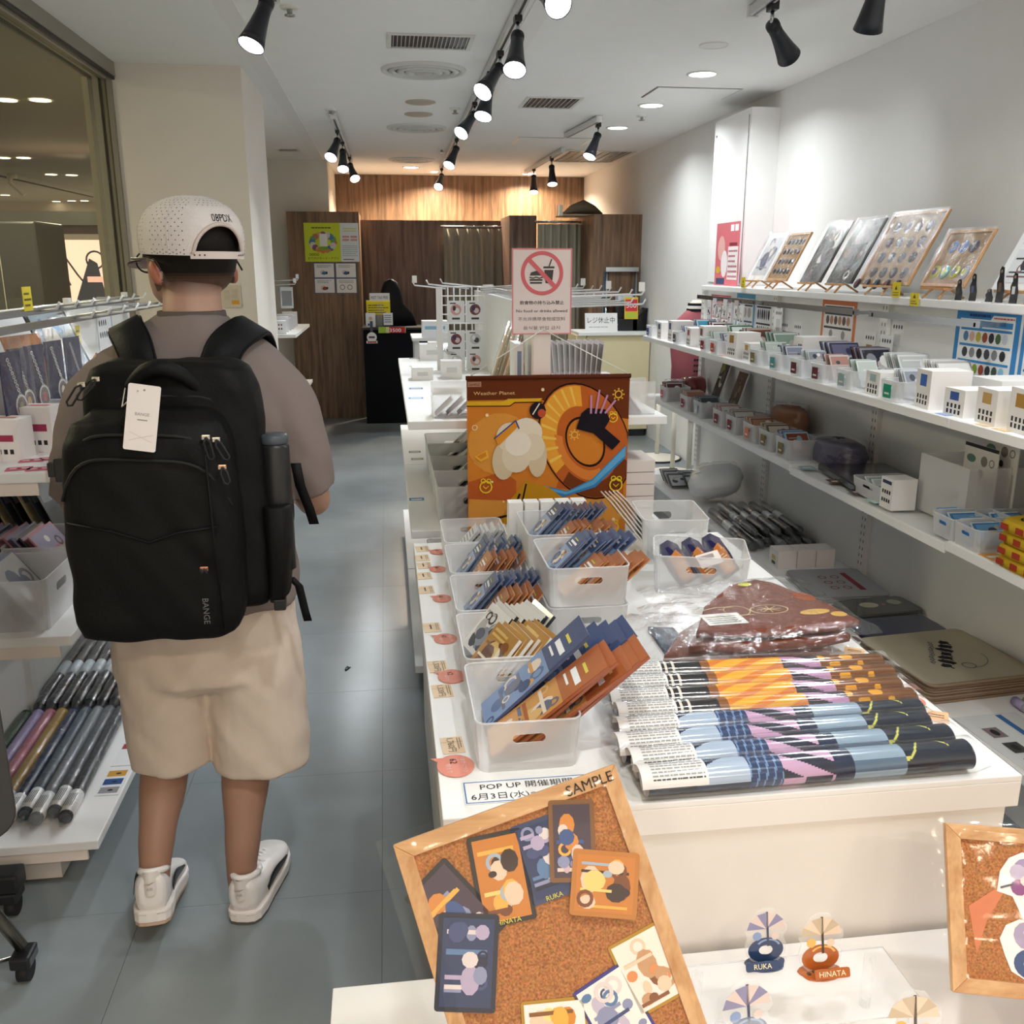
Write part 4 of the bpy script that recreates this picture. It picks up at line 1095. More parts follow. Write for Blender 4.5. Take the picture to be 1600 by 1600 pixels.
# stacked bins in the middle
bx = .455
bin_r(Matrix.Translation((bx, 2.15, TZ)), 'empty translucent bin under another one in the middle of the display table', 'translucent bins on the display table')
bin_r(Matrix.Translation((bx, 2.15, TZ + .099)), 'translucent bin full of packs, stacked on an empty bin mid table', 'translucent bins on the display table')
bin_r(Matrix.Translation((bx - .005, 2.43, TZ)), 'translucent bin behind the stacked pair, lower one', 'translucent bins on the display table')
bin_r(Matrix.Translation((bx - .005, 2.43, TZ + .099)), 'translucent bin behind the stacked pair, upper one', 'translucent bins on the display table')
lean('orange_small', .40, 2.09, TZ + .112, 42, 9, .0145, 'in the upper middle table bin')
lean('blue_small', .385, 2.19, TZ + .135, 45, 9, .0155, 'in the upper middle table bin')
lean('orange_small', .395, 2.38, TZ + .115, 45, 8, .016, 'in the rear middle table bin')
lean('blue_small', .385, 2.47, TZ + .135, 50, 9, .0155, 'in the rear middle table bin')
# white tops of small boxes behind the bins
for k in range(5):
    x = .335 + .047 * k
    o = B(col='#f3f2f0').box(x, x + .042, 2.585, 2.627, TZ, TZ + .215).build('slim_white_box', 'paper', None, .002)
    T(o, 'slim white box behind the middle bins, %s from the left' % ORD[k], 'box', 'slim white boxes behind the middle bins')

# ---- rolled posters in clear sleeves
def roll_orange(u, v):
    if u < .17: return '#e9c21f' if .25 < v - .15 * (u > .09) < .62 else '#5a3719'
    if u < .24: return '#e9e2d2' if (u * 60) % 1.6 < .5 else '#2a2523'
    if u < .32: return '#232225' if v > .35 - (u - .24) * 2 else '#d8683a'
    if u < .35: return '#8a5527'
    if u < .62: return '#f3b02e' if math.sin((u * 3.2 + v * .9) * 14) > -.35 else '#e0812a'
    if u < .76: return '#c79ac0' if math.sin((u * 2 - v * .8) * 16) > .05 else '#2c2331'
    if u < .92: return '#7b4a20' if math.sin(u * 60) * math.cos(v * 12) < .25 else '#e5a22e'
    return '#6e4422'
def roll_navy(u, v):
    if u < .14: return '#d9d92c' if .3 < v - .1 * (u > .08) < .58 else '#1f2633'
    if u < .30: return '#aebfd4' if v > .75 - (u - .14) * 4 else '#26314a'
    if u < .40: return '#2b3f66' if (u * 40 + v) % 1 < .75 else '#6c8ab5'
    if u < .56: return '#c9a3c4' if math.sin((u * 2.4 - v * .7) * 15) > -.1 else '#2a2c40'
    if u < .62: return '#25304a'
    if u < .78: return '#8fa5b8' if v < .75 else '#5a7088'
    if u < .93: return '#cfcf6a' if abs(math.sin(u * 34) * .3 + .5 - v) < .035 else '#222a38'
    return '#1f2735'
def make_roll(fn, name):
    L_, R = .60, .027
    o = thing(name, (0, 0, 0), 'rolled poster', 'poster roll')
    b = B(); nu, nv = 220, 64
    def P(i, j): a = 2 * PI * j / nv; return (L_ * i / nu, R * 1.15 * math.cos(a), R + R * .95 * math.sin(a))
    n = b.vs([P(i, j) for i in range(nu + 1) for j in range(nv)]); b.smooth = True
    for i in range(nu):
        for j in range(nv):
            v = ((j + .5) / nv) if j < nv / 2 else 1 - (j + .5) / nv
            vv = ((j + .5) / nv * 2) if j < nv / 2 else 0
            b.c(fn((i + .5) / nu, vv if j < nv / 2 else .1)); b.f((n + i * nv + j, n + i * nv + (j + 1) % nv, n + (i + 1) * nv + (j + 1) % nv, n + (i + 1) * nv + j))
    b.c('#d8d4d0'); b.f([n + j for j in range(nv)]); b.f([n + nu * nv + j for j in reversed(range(nv))])
    b.build('roll', 'gloss', o)
    def lab(r, u0, u1, b):
        def Q(u, v): a = PI * (.02 + .96 * v); return (u0 + (u1 - u0) * u, -r * 1.15 * math.cos(a), R + r * .95 * math.sin(a))
        return Q
    b = B(col='#efedea'); b.grid(lab(R + .001, -.012, .105, b), 4, 16); lo = b.build('label_wrap', 'paper', o)
    b = B(); q = lab(R + .0016, 0, 1, b); rr = random.Random(3)
    for row in range(9):
        x = .008
        while x < .098:
            w = rr.uniform(.003, .011); v0 = .16 + row * .075
            b.c('#a2a2a2' if row else '#4a4a4c')
            A1 = lambda u, v: q(u, v)
            b.poly([q(x, v0), q(min(x + w, .1), v0), q(min(x + w, .1), v0 + .03), q(x, v0 + .03)]); x += w * 1.25
    for k in range(12): b.c('#222222').poly([q(.01 + k * .0028, .84), q(.0115 + k * .0028, .84), q(.0115 + k * .0028, .92), q(.01 + k * .0028, .92)])
    b.build('label_print', 'paper', lo)
    b = B(); rr = random.Random(5)
    def F(u, v):
        a = 2 * PI * v; k = 1.16 + .05 * math.sin(9 * u + 3 * v * 2 * PI) ; e = .02 * (1 if u > .97 or u < .03 else 0)
        return (-.03 + (L_ + .06) * u, R * 1.15 * k * math.cos(a) * (1 + e * 8), max(.0015, R + R * 1.08 * k * math.sin(a) * (1 - e * 30 if e else 1)))
    b.grid(F, 26, 18).build('sleeve', 'film_smooth', o)
    return placer(o)
ro, rn = make_roll(roll_orange, 'poster_roll'), make_roll(roll_navy, 'poster_roll')
ends = [((.455, 1.795), (1.05, 1.770)), ((.45, 1.733), (1.05, 1.715)), ((.432, 1.672), (1.04, 1.655)), ((.432, 1.612), (1.04, 1.60)), ((.418, 1.552), (1.02, 1.553)), ((.402, 1.492), (1.0, 1.505)), ((.412, 1.435), (1.01, 1.447)), ((.412, 1.377), (1.01, 1.388))]
on = ['first', 'second', 'third', 'fourth', 'fifth', 'sixth', 'seventh', 'nearest']
for k, (a, c) in enumerate(ends):
    ang = math.atan2(c[1] - a[1], c[0] - a[0])
    (ro if k < 4 else rn)(rz(ang, (a[0], a[1], TZ)), '%s rolled poster, %s from the far side of the row' % ('orange and yellow' if k < 4 else 'navy and pale blue', on[k]) if k < 7 else 'navy and pale blue rolled poster, nearest of the row on the table', 'rolled posters on the table')

# ---- pile of brown folded cloths in clear bags
def bagged(cx, cy, z0, w, d, h, rot, label, seed, top=True):
    o = thing('folded_cloth_pack', (cx, cy, z0), label, 'cloth', 'brown folded cloths in clear bags')
    r = random.Random(seed); M = rz(rot, (cx, cy, z0)); b = B(M)
    out = [(-w * .5, -d * .42), (-w * .1, -d * .5), (w * .3, -d * .49), (w * .5, -d * .42), (w * .46, -d * .1), (w * .30, d * .42), (w * .22, d * .5), (w * .02, d * .42), (-w * .3, d * .02)]
    b.c('#7a4433')
    rings = []
    for t, k in ((0, .94), (.15, 1), (.5, 1.01), (.85, 1), (1, .95)):
        rings.append([(x * k, y * k, h * t) for x, y in out])
    b.loft(rings); body = b.build('cloth', 'cloth', o)
    b = B(M); z = h + .001
    if top:
        b.c('#a5522a').disc(w * .36, d * .05, w * .06, z + .0003, 10, d * .1, .4); b.c('#e2b25a').disc(w * .3, -d * .25, w * .1, z + .0004, 12, d * .05, .1).disc(w * .42, -d * .32, w * .05, z + .0004, 10, d * .05)
        b.c('#d9d84a').disc(w * .1, d * .38, w * .05, z + .0003, 8, d * .04, .2)
        b.c('#e6cf9a').ring(.02, -.05, .045, .048, z + .0006, 28, 0, 2 * PI, .6).ring(-.06, -.045, .03, .032, z + .0006, 20).line([(-.17, -.04), (-.1, -.015), (-.06, -.02)], .003, z + .0006).line([(-.16, -.07), (-.03, -.075)], .003, z + .0006)
        for a in range(8): b.line([(.02, -.05), (.02 + .03 * math.cos(a * PI / 4), -.05 + .02 * math.sin(a * PI / 4))], .0022, z + .0008)
        b.c('#f4f1ee').rect(-w * .4, -d * .36, -w * .16, -d * .16, z + .0003)
        lines_print(b, -w * .38, -d * .34, -w * .18, -d * .2, 4, z + .0007, seed, '#9aa08f')
    b.c('#d8a27c').line([(w * .02 + .018 * math.cos(t), -d * .503 + .0, ) for t in (0, 1)], .002, z)
    b.build('print', 'cloth', body)
    b = B(M)
    def F(u, v):
        x = (u - .5) * w * 1.16; y = (v - .5) * d * 1.14
        e = max(abs(u - .5), abs(v - .5)) * 2
        base = h * 1.04 if e < .8 else h * 1.04 * (1 - (e - .8) / .2) ** .6
        if y > d * .2 and abs(x - w * .2) > w * .3: base *= .6
        return (x, y, max(.001, base + .004 + r.uniform(-.004, .006)))
    b.grid(F, 18, 16).build('clear_bag', 'film', o)
px_ = (.845, 2.02)
bagged(.80, 2.015, TZ, .40, .30, .028, .0, 'lowest brown folded cloth in a clear bag of the pile', 3, False)
bagged(.84, 2.00, TZ + .034, .39, .30, .026, .04, 'middle brown folded cloth in a clear bag of the pile', 4, False)
bagged(.86, 2.03, TZ + .066, .40, .34, .020, .06, 'top brown folded cloth with golden line print in a clear bag', 5, True)
o = B(rz(.1, (.66, 2.0, TZ)), '#2f3f55').prism([(-.05, -.09), (.02, -.1), (.03, .08), (-.03, .1)], 0, .012).build('folded_cloth_pack', 'cloth', None, .003)
T(o, 'navy folded cloth peeking out left of the brown pile', 'cloth')

# ---- right-rear bins: clear bin with bagged slippers, tall bin with sleeves
bin_s = make_bin(.26, .2, .11)
bin_s(rz(-.28, (.86, 2.42, TZ)), 'translucent bin holding navy and orange hair clips in bags', 'translucent bins on the display table')
def clip_pack(M, label):
    o = thing('bagged_pouch', M.translation, label, 'pouch', 'navy and orange pouches in the rear bin')
    b = B(M)
    out = [(-.028, 0), (.028, 0), (.033, .06), (.03, .11), (.012, .135), (-.012, .135), (-.03, .11), (-.033, .06)]
    b.c('#24214d').prism(out, 0, .016); bo = b.build('pouch', 'cloth', o, .002)
    b = B(M); z = .0166
    b.c('#c77b3c').flat([(-.02, .01), (.02, .01), (.025, .07), (.015, .1), (-.018, .09), (-.024, .05)], z)
    b.c('#1f1d3a')
    for k in range(5): b.flat([(-.024, .06 + k * .008), (-.008, .066 + k * .008), (-.008, .069 + k * .008), (-.024, .063 + k * .008)], z + .0004)
    lines_print(b, -.012, .02, .018, .07, 6, z + .0006, 2, '#f0e6c9'); b.build('print', 'cloth', bo)
    B(M).grid(lambda u, v: ((u - .5) * .085, -.01 + v * .16, .019 + .006 * math.sin(9 * u + 5 * v) * math.sin(7 * v)), 8, 10).build('clear_bag', 'film', o)
for k, (x, y, a) in enumerate(((.765, 2.37, 35), (.835, 2.39, 40), (.905, 2.42, 38))):
    L_ = (-.55, .35, .75)
    clip_pack(fr((x + .05, y, TZ + .02), (.75, .35, .3), L_), ('left', 'middle', 'right')[k] + ' navy and orange pouch in a clear bag in the rear bin')
o = B(fr((.865, 2.355, TZ + .095), (.9, .3, .1), (-.5, .5, .6)), '#efe3de').prism(rrect(.075, .04, .002), 0, .001)
o.c('#333333')
for k in range(14): o.rect(-.03 + k * .0035, .002, -.0285 + k * .0035, .014, .0014)
T(o.build('barcode_card', 'paper'), 'white card with a barcode lying on the pouches', 'card')
bin_t = make_bin(.20, .24, .14)
bin_t(rz(-.1, (.86, 2.72, TZ)), 'tall translucent bin with dark print sleeves at the far right of the table', 'translucent bins on the display table')
for k in range(5):
    o = B(fr((.80 + .013 * k, 2.72, TZ + .012), (0, -1, 0), (-.62, 0, .78)), '#dcdad6').box(-.07, .07, 0, .23, 0, .004).c('#26262a').rect(-.066, .06, .066, .226, .0044).build('print_sleeve', 'gloss')
    T(o, 'dark print sleeve in the tall bin at the table rear, %s from the left' % ORD[k], 'print', 'dark print sleeves in the tall bin')
# lid lying behind
# ---- price tags and notices along the left edge
def price_tag(px, py, w, h, txt, n):
    q = PZ(TZ, px, py); M = fr((q.x, q.y, TZ + .0005), (1, .06, 0), (-.06, 1, 0))
    b = B(M, '#e9cfae').box(-w / 2, w / 2, -h / 2, h / 2, 0, .0008)
    b.c('#d2b48c').rect(-w / 2, h * .16, w / 2, h * .2, .0011)
    Mt = M @ Matrix.Rotation(-PI / 2, 4, 'Z'); b.M = Mt
    b.c('#5e5346'); (b.text(txt, w * .42, 0, -w * .2, .0013) if n in ('one', 'two', 'three') else b.rect(-h * .28, -w * .12, h * .2, -w * .02, .0013)); b.c('#8a7a66'); lines_print(b, -h * .4, w * .22, h * .4, w * .44, 2, .0013, n, '#8a7a66')
    T(b.build('price_tag', 'paper'), 'cream price tag on the left table edge, number %s from the front' % n, 'price tag', 'cream price tags along the table edge')
for k, (x, y, t) in enumerate(((707, 1165, '1,760円'), (691, 1080, '1,320円'), (684, 1042, '1,320円'), (675, 981, '990円'), (666, 922, '660円'), (663, 900, '660円'), (663, 884, '550円'), (660, 872, '550円'), (660, 858, '440円'))):
    price_tag(x, y, .042, .062, t, ('one', 'two', 'three', 'four', 'five', 'six', 'seven', 'eight', 'nine')[k])
for k, (x, y, s_) in enumerate(((712, 1198, .034), (706, 1058, .031), (696, 999, .028), (691, 936, .026), (684, 890, .025), (684, 863, .025))):
    q = PZ(TZ, x, y); M = fr((q.x, q.y, TZ + .0016), (1, .06, 0), (-.06, 1, 0))
    b = B(M, '#e8917c').prism([(s_ * math.cos(a), s_ * 1.15 * math.sin(a)) for a in [2 * PI * i / 22 for i in range(22)]], 0, .0008)
    b.flat([(-s_ * .9, s_ * .5), (-s_ * .5, s_ * .9), (-s_ * 1.25, s_ * .95)], .0008)
    b.M = M @ Matrix.Rotation(-PI / 2, 4, 'Z'); b.c('#f6dcd2').text('1会計につき', s_ * .3, 0, s_ * .35, .0012).text('個まで', s_ * .32, s_ * .25, -s_ * .5, .0012).c('#2b1d1a').text('62', s_ * .55, -s_ * .45, -s_ * .25, .0013)
    T(b.build('notice_tag', 'gloss'), 'round coral notice tag on the left table edge, number %s from the front' % ('one', 'two', 'three', 'four', 'five', 'six')[k], 'tag', 'coral notice tags along the table edge')
q = PZ(TZ, 845, 1232); M = fr((.205, 1.418, TZ + .0006), (1, 0, 0), (0, 1, 0))
b = B(M, '#f4f3f1').box(-.10, .14, -.034, .036, 0, .0008).c('#3c76b5')
b.line([(-.097, -.031), (.137, -.031), (.137, .033), (-.097, .033), (-.097, -.031)], .0022, .0011)
b.c('#1c1c1e').text('POP UP 開催期間', .022, -.07, .008, .0014, 'l').text('6月3日(水)〜', .022, -.088, -.022, .0014, 'l')
T(b.build('date_notice', 'paper'), 'white notice with blue border reading POP UP on the table front edge', 'notice')
# tags on the right side of the table
for k, (x, y, c, w, h, t) in enumerate(((1478, 1118, '#f0bd92', .055, .05, ''), (1335, 1018, '#efc495', .045, .04, ''), (1157, 887, '#eccd9a', .04, .03, ''))):
    q = PZ(TZ, x, y); M = fr((min(q.x, TX1 - .03), q.y, TZ + .0005), (.86, -.5, 0), (.5, .86, 0))
    b = B(M, c).box(-w / 2, w / 2, -h / 2, h / 2, 0, .0008).c('#7d6248'); b.M = M @ Matrix.Rotation(PI, 4, 'Z'); lines_print(b, -w * .35, -h * .2, w * .35, h * .2, 2, .0012, k, '#7d6248')
    T(b.build('price_tag', 'paper'), ('cream price tag at the right end of the rolled posters', 'cream price tag right of the brown cloth pile', 'yellow price tag behind the rear bins')[k], 'price tag')
q = PZ(TZ, 1452, 1095); o = B(fr((min(q.x, TX1 - .04), q.y, TZ + .0012)), '#e88a72').prism([(.028 * math.cos(a), .028 * math.sin(a)) for a in [2 * PI * i / 18 for i in range(18)]], 0, .0008).build('notice_tag', 'gloss')
T(o, 'coral notice tag at the right end of the rolled posters', 'tag')

# ================================================================ low table in front
LX0, LX1, LY0, LY1, LZ = -.127, 1.30, .35, 1.338, .40
lt = thing('low_display_table', ((LX0 + LX1) / 2, (LY0 + LY1) / 2, 0), 'low white table with cork boards at the bottom of the picture', 'table')
B(col='#efece8').box(LX0, LX1, LY0, LY1, LZ - .025, LZ).build('table_top', 'paint', lt, .002)
for x0 in (LX0 + .02, LX1 - .06):
    for y0 in (LY0 + .02, LY1 - .07): B(col='#e4e0da').box(x0, x0 + .04, y0, y0 + .04, 0, LZ - .025).build('leg', 'paint', lt)
# ---- cork board on the left
def corkboard(M, w, h, fw, ft_, label, easel, film_=True):
    o = thing('cork_board', M.translation, label, 'cork board')
    k = M
    for nm, m, pts in (('frame_rail', 'pine_x', [(-w / 2, h), (-w / 2 + fw, h - fw), (w / 2 - fw, h - fw), (w / 2, h)]), ('frame_rail', 'pine_x', [(-w / 2, 0), (w / 2, 0), (w / 2 - fw, fw), (-w / 2 + fw, fw)]),
                  ('frame_stile', 'pine', [(-w / 2, 0), (-w / 2 + fw, fw), (-w / 2 + fw, h - fw), (-w / 2, h)]), ('frame_stile', 'pine', [(w / 2, 0), (w / 2, h), (w / 2 - fw, h - fw), (w / 2 - fw, fw)])):
        B(k).prism(pts, -.006, ft_).build(nm, m, o, .0012)
    B(k).prism([(-w / 2 + fw, fw), (w / 2 - fw, fw), (w / 2 - fw, h - fw), (-w / 2 + fw, h - fw)], -.005, .004).build('cork_sheet', 'cork', o)
    r = random.Random(int(w * 1000))
    if film_:
        def F(u, v): 
            e = 1 if .06 < u < .97 and .03 < v < .97 else 0
            return ((u - .5) * (w + .03) - .006, v * (h + .02) - .008, ft_ + .0035 + r.uniform(0, .0035) - (0 if e else .008))
        B(k).grid(F, 20, 24).build('clear_cover', 'film_smooth', o)
    # easel behind
    z0 = easel
    ups = k.to_3x3() @ Vector((0, 1, 0)); nn = k.to_3x3() @ Vector((0, 0, 1)); xx = k.to_3x3() @ Vector((1, 0, 0))
    return o
def easel(base, w, label, tray_z, lean_=.28, d=.14, rot=0., small=False):
    """three-legged wooden easel standing at base (x,y,z), its front along local -y"""
    M = rz(rot, base); o = thing('wooden_easel', base, label, 'easel', None); r = .012 if not small else .006
    hgt = tray_z + w * .9
    for s in (-1, 1):
        B(M).tube([(s * w * .42, 0, r), (s * w * .1, lean_ * hgt, hgt)], r, 6).build('leg', 'pine', o)
    B(M).tube([(0, lean_ * tray_z + d, r), (0, lean_ * hgt * .96, hgt * .96)], r, 6).build('rear_leg', 'pine', o)
    yy = lean_ * tray_z
    B(M).box(-w * .55, w * .55, yy - r * 2.6, yy + r * .4, tray_z - r * 2, tray_z - r * .2).build('tray', 'pine_x', o, .001)
    return o
X1 = Vector((.301, .02, .085)).normalized(); Y1 = Vector((-.059, .12, .23))
TL = Vector((-.014, 1.1, .829)); W1 = .318; H1 = .41
tc_ = TL + X1 * (W1 / 2); Mb = fr((0, 0, 0), X1, Y1); yv = Mb.to_3x3() @ Vector((0, 1, 0)); bc = tc_ - yv * H1
MC = fr(bc, X1, Y1)
corkboard(MC, W1, H1, .022, .008, 'large cork board with pinned cards and SAMPLE on its frame, bottom centre', LZ)
e_ = [ob for ob in bpy.data.objects if ob.name.startswith('cork_board') and ob.type == 'EMPTY'][-1]
B(MC, '#1c1a19').text('SAMPLE', .020, W1 / 2 - .042, H1 - .019, .009).build('lettering', 'paper', e_)
# easel of the left board: tray under the lower right corner and legs to the table
ez = thing('wooden_easel', (.30, 1.0, LZ), 'wooden easel carrying the large cork board', 'easel')
pr = MC @ Vector((W1 * .30, -.008, .01)); pl = MC @ Vector((-W1 * .30, -.008, .01))
nb = MC.to_3x3() @ Vector((0, 0, 1))
B(MC).box(-W1 * .44, W1 * .46, -.02, 0, -.012, .03).build('tray', 'pine_x', ez, .002)
for q in (pr, pl):
    tp_ = q + yv * .3 - nb * .022; B().tube([Vector((q.x, q.y - .02, LZ + .008)), q - nb * .02, tp_], .009, 6).build('leg', 'pine', ez)
tp_ = MC @ Vector((0, .3, -.03)); B().tube([Vector((tp_.x + .02, tp_.y + .12, LZ + .008)), tp_], .009, 6).build('rear_leg', 'pine', ez)
def pinned(x, y, w, h, rot, pal, seed, label, edge, mat='gloss', name='collector_card', words=None, thick=.0016, zz=.0045, border=.006):
    w, h, x = w * 1.2, h * 1.2, x * 1.12; y = t0 - (t0 - y) * 1.12
    M = MC @ Matrix.Translation((x, y, zz)) @ Matrix.Rotation(rot, 4, 'Z')
    b = B(M, edge).prism(rrect(w, h, .004, 2), 0, thick)
    art(b, -w / 2 + border, -h / 2 + border, w / 2 - border, h / 2 - border, pal, seed, thick + .0003, 16)
    if words: b.c('#e3d24a').text(words, .009, 0, -h / 2 + .0015, thick + .0014)
    o = b.build(name, mat); T(o, label, 'card'); return o
ORA = ['#cf7f2e', '#f0b24a', '#e9cdb0', '#7d4520', '#3d2a1c', '#f2d27a', '#a8b6c4']
NAV = ['#2c3a5e', '#8f94b4', '#e3d6d4', '#454f7a', '#b8a8c6', '#5e7fa8', '#20263c']
MIX = ['#4a3b45', '#d98a3c', '#8f94b4', '#e6d3c6', '#3f578a', '#f0b24a', '#d2b2b8']
t0 = H1
pinned(-.095, t0 - .095, .062, .10, .33 + .12, MIX, 21, 'dark framed mixed card, upper left of the cork board', '#25241f')
pinned(-.100, t0 - .152, .066, .10, -.38, NAV, 22, 'navy framed card leaning left, lowest of the left pair on the cork board', '#1e2230', words=None, zz=.0072)
pinned(-.032, t0 - .078, .062, .098, -.14, ORA, 23, 'bright orange card with black frame below the top of the cork board', '#2a2418', words='HINATA')
pinned(.022, t0 - .075, .052, .088, -.02, NAV, 24, 'navy see-through card in the middle of the upper row on the cork board', '#3c4664', words='RUKA')
pinned(.062, t0 - .066, .052, .088, .05 - .36, MIX, 25, 'brown and navy see-through card, right in the upper row on the cork board', '#80552c', zz=.0072)
pinned(.082, t0 - .125, .075, .07, -.42, ORA, 26, 'tilted amber see-through card near the right edge of the cork board', '#c17a2c', zz=.0095, words=None)
SHI = ['#f3eee6', '#f0b24a', '#d88b2f', '#8a5a30', '#e9cdb0', '#f6d98f']
pinned(-.03, t0 - .268, .072, .085, -.26, SHI, 31, 'gold edged art board with orange ring print, lower row of the cork board', '#b58a2e', 'paper', 'art_board', border=.004)
pinned(.045, t0 - .262, .062, .08, .20, ['#f3eee6', '#8f94b4', '#454f7a', '#c6bccf', '#5e7fa8', '#e3d6d4'], 32, 'purple edged art board, middle of the lower row on the cork board', '#463d86', 'paper', 'art_board', border=.004)
pinned(.098, t0 - .232, .062, .08, .12, ['#f5e9dc', '#e0915a', '#c99a72', '#e9cdb0', '#8d5a3a'], 33, 'peach art board with orange lettering, right of the lower row on the cork board', '#b58a2e', 'paper', 'art_board', border=.004)
# ---- cork board on the right
X2 = Vector((.95, -.30, .02)).normalized(); Y2 = Vector((.03, .11, .203))
TL2 = Vector((.854, 1.2, .722)); W2, H2 = .34, .245
M2 = fr((0, 0, 0), X2, Y2); y2 = M2.to_3x3() @ Vector((0, 1, 0)); MR = fr(TL2 + X2 * (W2 / 2) - y2 * H2, X2, Y2)
corkboard(MR, W2, H2, .022, .010, 'cork board with white edged stickers at the bottom right', LZ)
ez = thing('wooden_easel', (1.0, 1.05, LZ), 'wooden easel under the right cork board', 'easel')
B(MR).box(-.06, .14, -.03, 0, -.012, .034).build('tray', 'pine_x', ez, .006)
for xx in (-.03, .11):
    q = MR @ Vector((xx, -.01, -.012)); B().tube([Vector((q.x, q.y - .03, LZ + .009)), q, MR @ Vector((xx, .2, -.02))], .011, 6).build('leg', 'pine', ez)
q = MR @ Vector((.05, .2, -.03)); B().tube([Vector((q.x + .03, q.y + .12, LZ + .009)), q], .010, 6).build('rear_leg', 'pine', ez)
def sticker(x, y, pts, art_fn, label):
    b = B(MR @ Matrix.Translation((x, y, .0045)), '#f4efec').prism(pts, 0, .0008); art_fn(b, .0012); T(b.build('sticker', 'gloss'), label, 'sticker')
def st1(b, z):
    b.c('#9a86b4').disc(.008, .035, .018, z, 12, .016).c('#c3b5cf').disc(-.004, .03, .012, z + .0002, 10).c('#8e4a86').disc(-.004, .008, .012, z + .0003, 10).c('#3b4250').disc(.018, .01, .009, z + .0004, 9, .012).c('#e9d3cb').disc(.006, .018, .008, z + .0005, 9).c('#4a5160').line([(-.03, .006), (-.012, .012)], .003, z + .0003).c('#66708f').disc(.03, -.058, .008, z, 9, .005, .5)
sticker(-.062, H2 - .095, [(-.036, .0), (-.03, .03), (-.016, .05), (.004, .06), (.024, .055), (.034, .035), (.03, .0), (.022, -.03), (.034, -.052), (.038, -.064), (.026, -.07), (.012, -.06), (-.004, -.03), (-.014, -.006)], st1, 'white edged lilac sticker with a long tail, upper on the right cork board')
def st2(b, z):
    b.c('#2f4a7a').ring(.006, -.018, .014, .028, z, 20, 0, 2 * PI, .8).c('#a99bb8').disc(.0, .022, .02, z + .0003, 12).c('#d8cdd6').disc(.004, .026, .01, z + .0005, 10).c('#e6cfc6').line([(.0, .0), (.024, -.03)], .007, z + .0005).c('#4a5a5e').line([(.022, -.012), (.03, -.034)], .006, z + .0004)
sticker(-.058, H2 - .178, [(-.04, .015), (-.03, .035), (-.01, .045), (.012, .042), (.024, .03), (.026, .01), (.038, .0), (.036, -.022), (.03, -.04), (.018, -.048), (-.004, -.042), (-.026, -.03), (-.034, -.008)], st2, 'white edged sticker with a navy swim ring, lower on the right cork board')
b = B(MR @ Matrix.Translation((-.11, H2 - .12, .0042)), '#d57a4c').prism([(-.03, .0), (.035, .045), (-.005, -.02), (-.022, -.07)], 0, .0004)
T(b.build('film_tag', 'gloss'), 'orange transparent film patch on the right cork board', 'sticker')
# ---- acrylic riser with cut-out stands
rs = thing('acrylic_riser', (.6, 1.14, LZ), 'clear acrylic riser shelf on the low table', 'riser')
B(col='#ffffff').box(.425, .775, 1.06, 1.20, .495, .498).build('shelf', 'acryl', rs)
B(col='#ffffff').tube([(.425, 1.06, .4965), (.775, 1.06, .4965), (.775, 1.2, .4965), (.425, 1.2, .4965), (.425, 1.06, .4965)], .0014, 4).build('edge', 'frost', rs)
for x in (.455, .745):
    for y in (1.08, 1.185): B(col='#ffffff').cyl((x, y, LZ), (x, y, .495), .009, n=14).build('leg', 'acryl', rs)
rs = thing('acrylic_riser', (.62, .95, LZ), 'lower clear acrylic step in front of the riser shelf', 'riser')
B(col='#ffffff').box(.38, .86, .90, 1.05, .44, .443).build('shelf', 'acryl', rs)
for x in (.40, .84):
    for y in (.92, 1.03): B(col='#ffffff').cyl((x, y, LZ), (x, y, .44), .008, n=12).build('leg', 'acryl', rs)
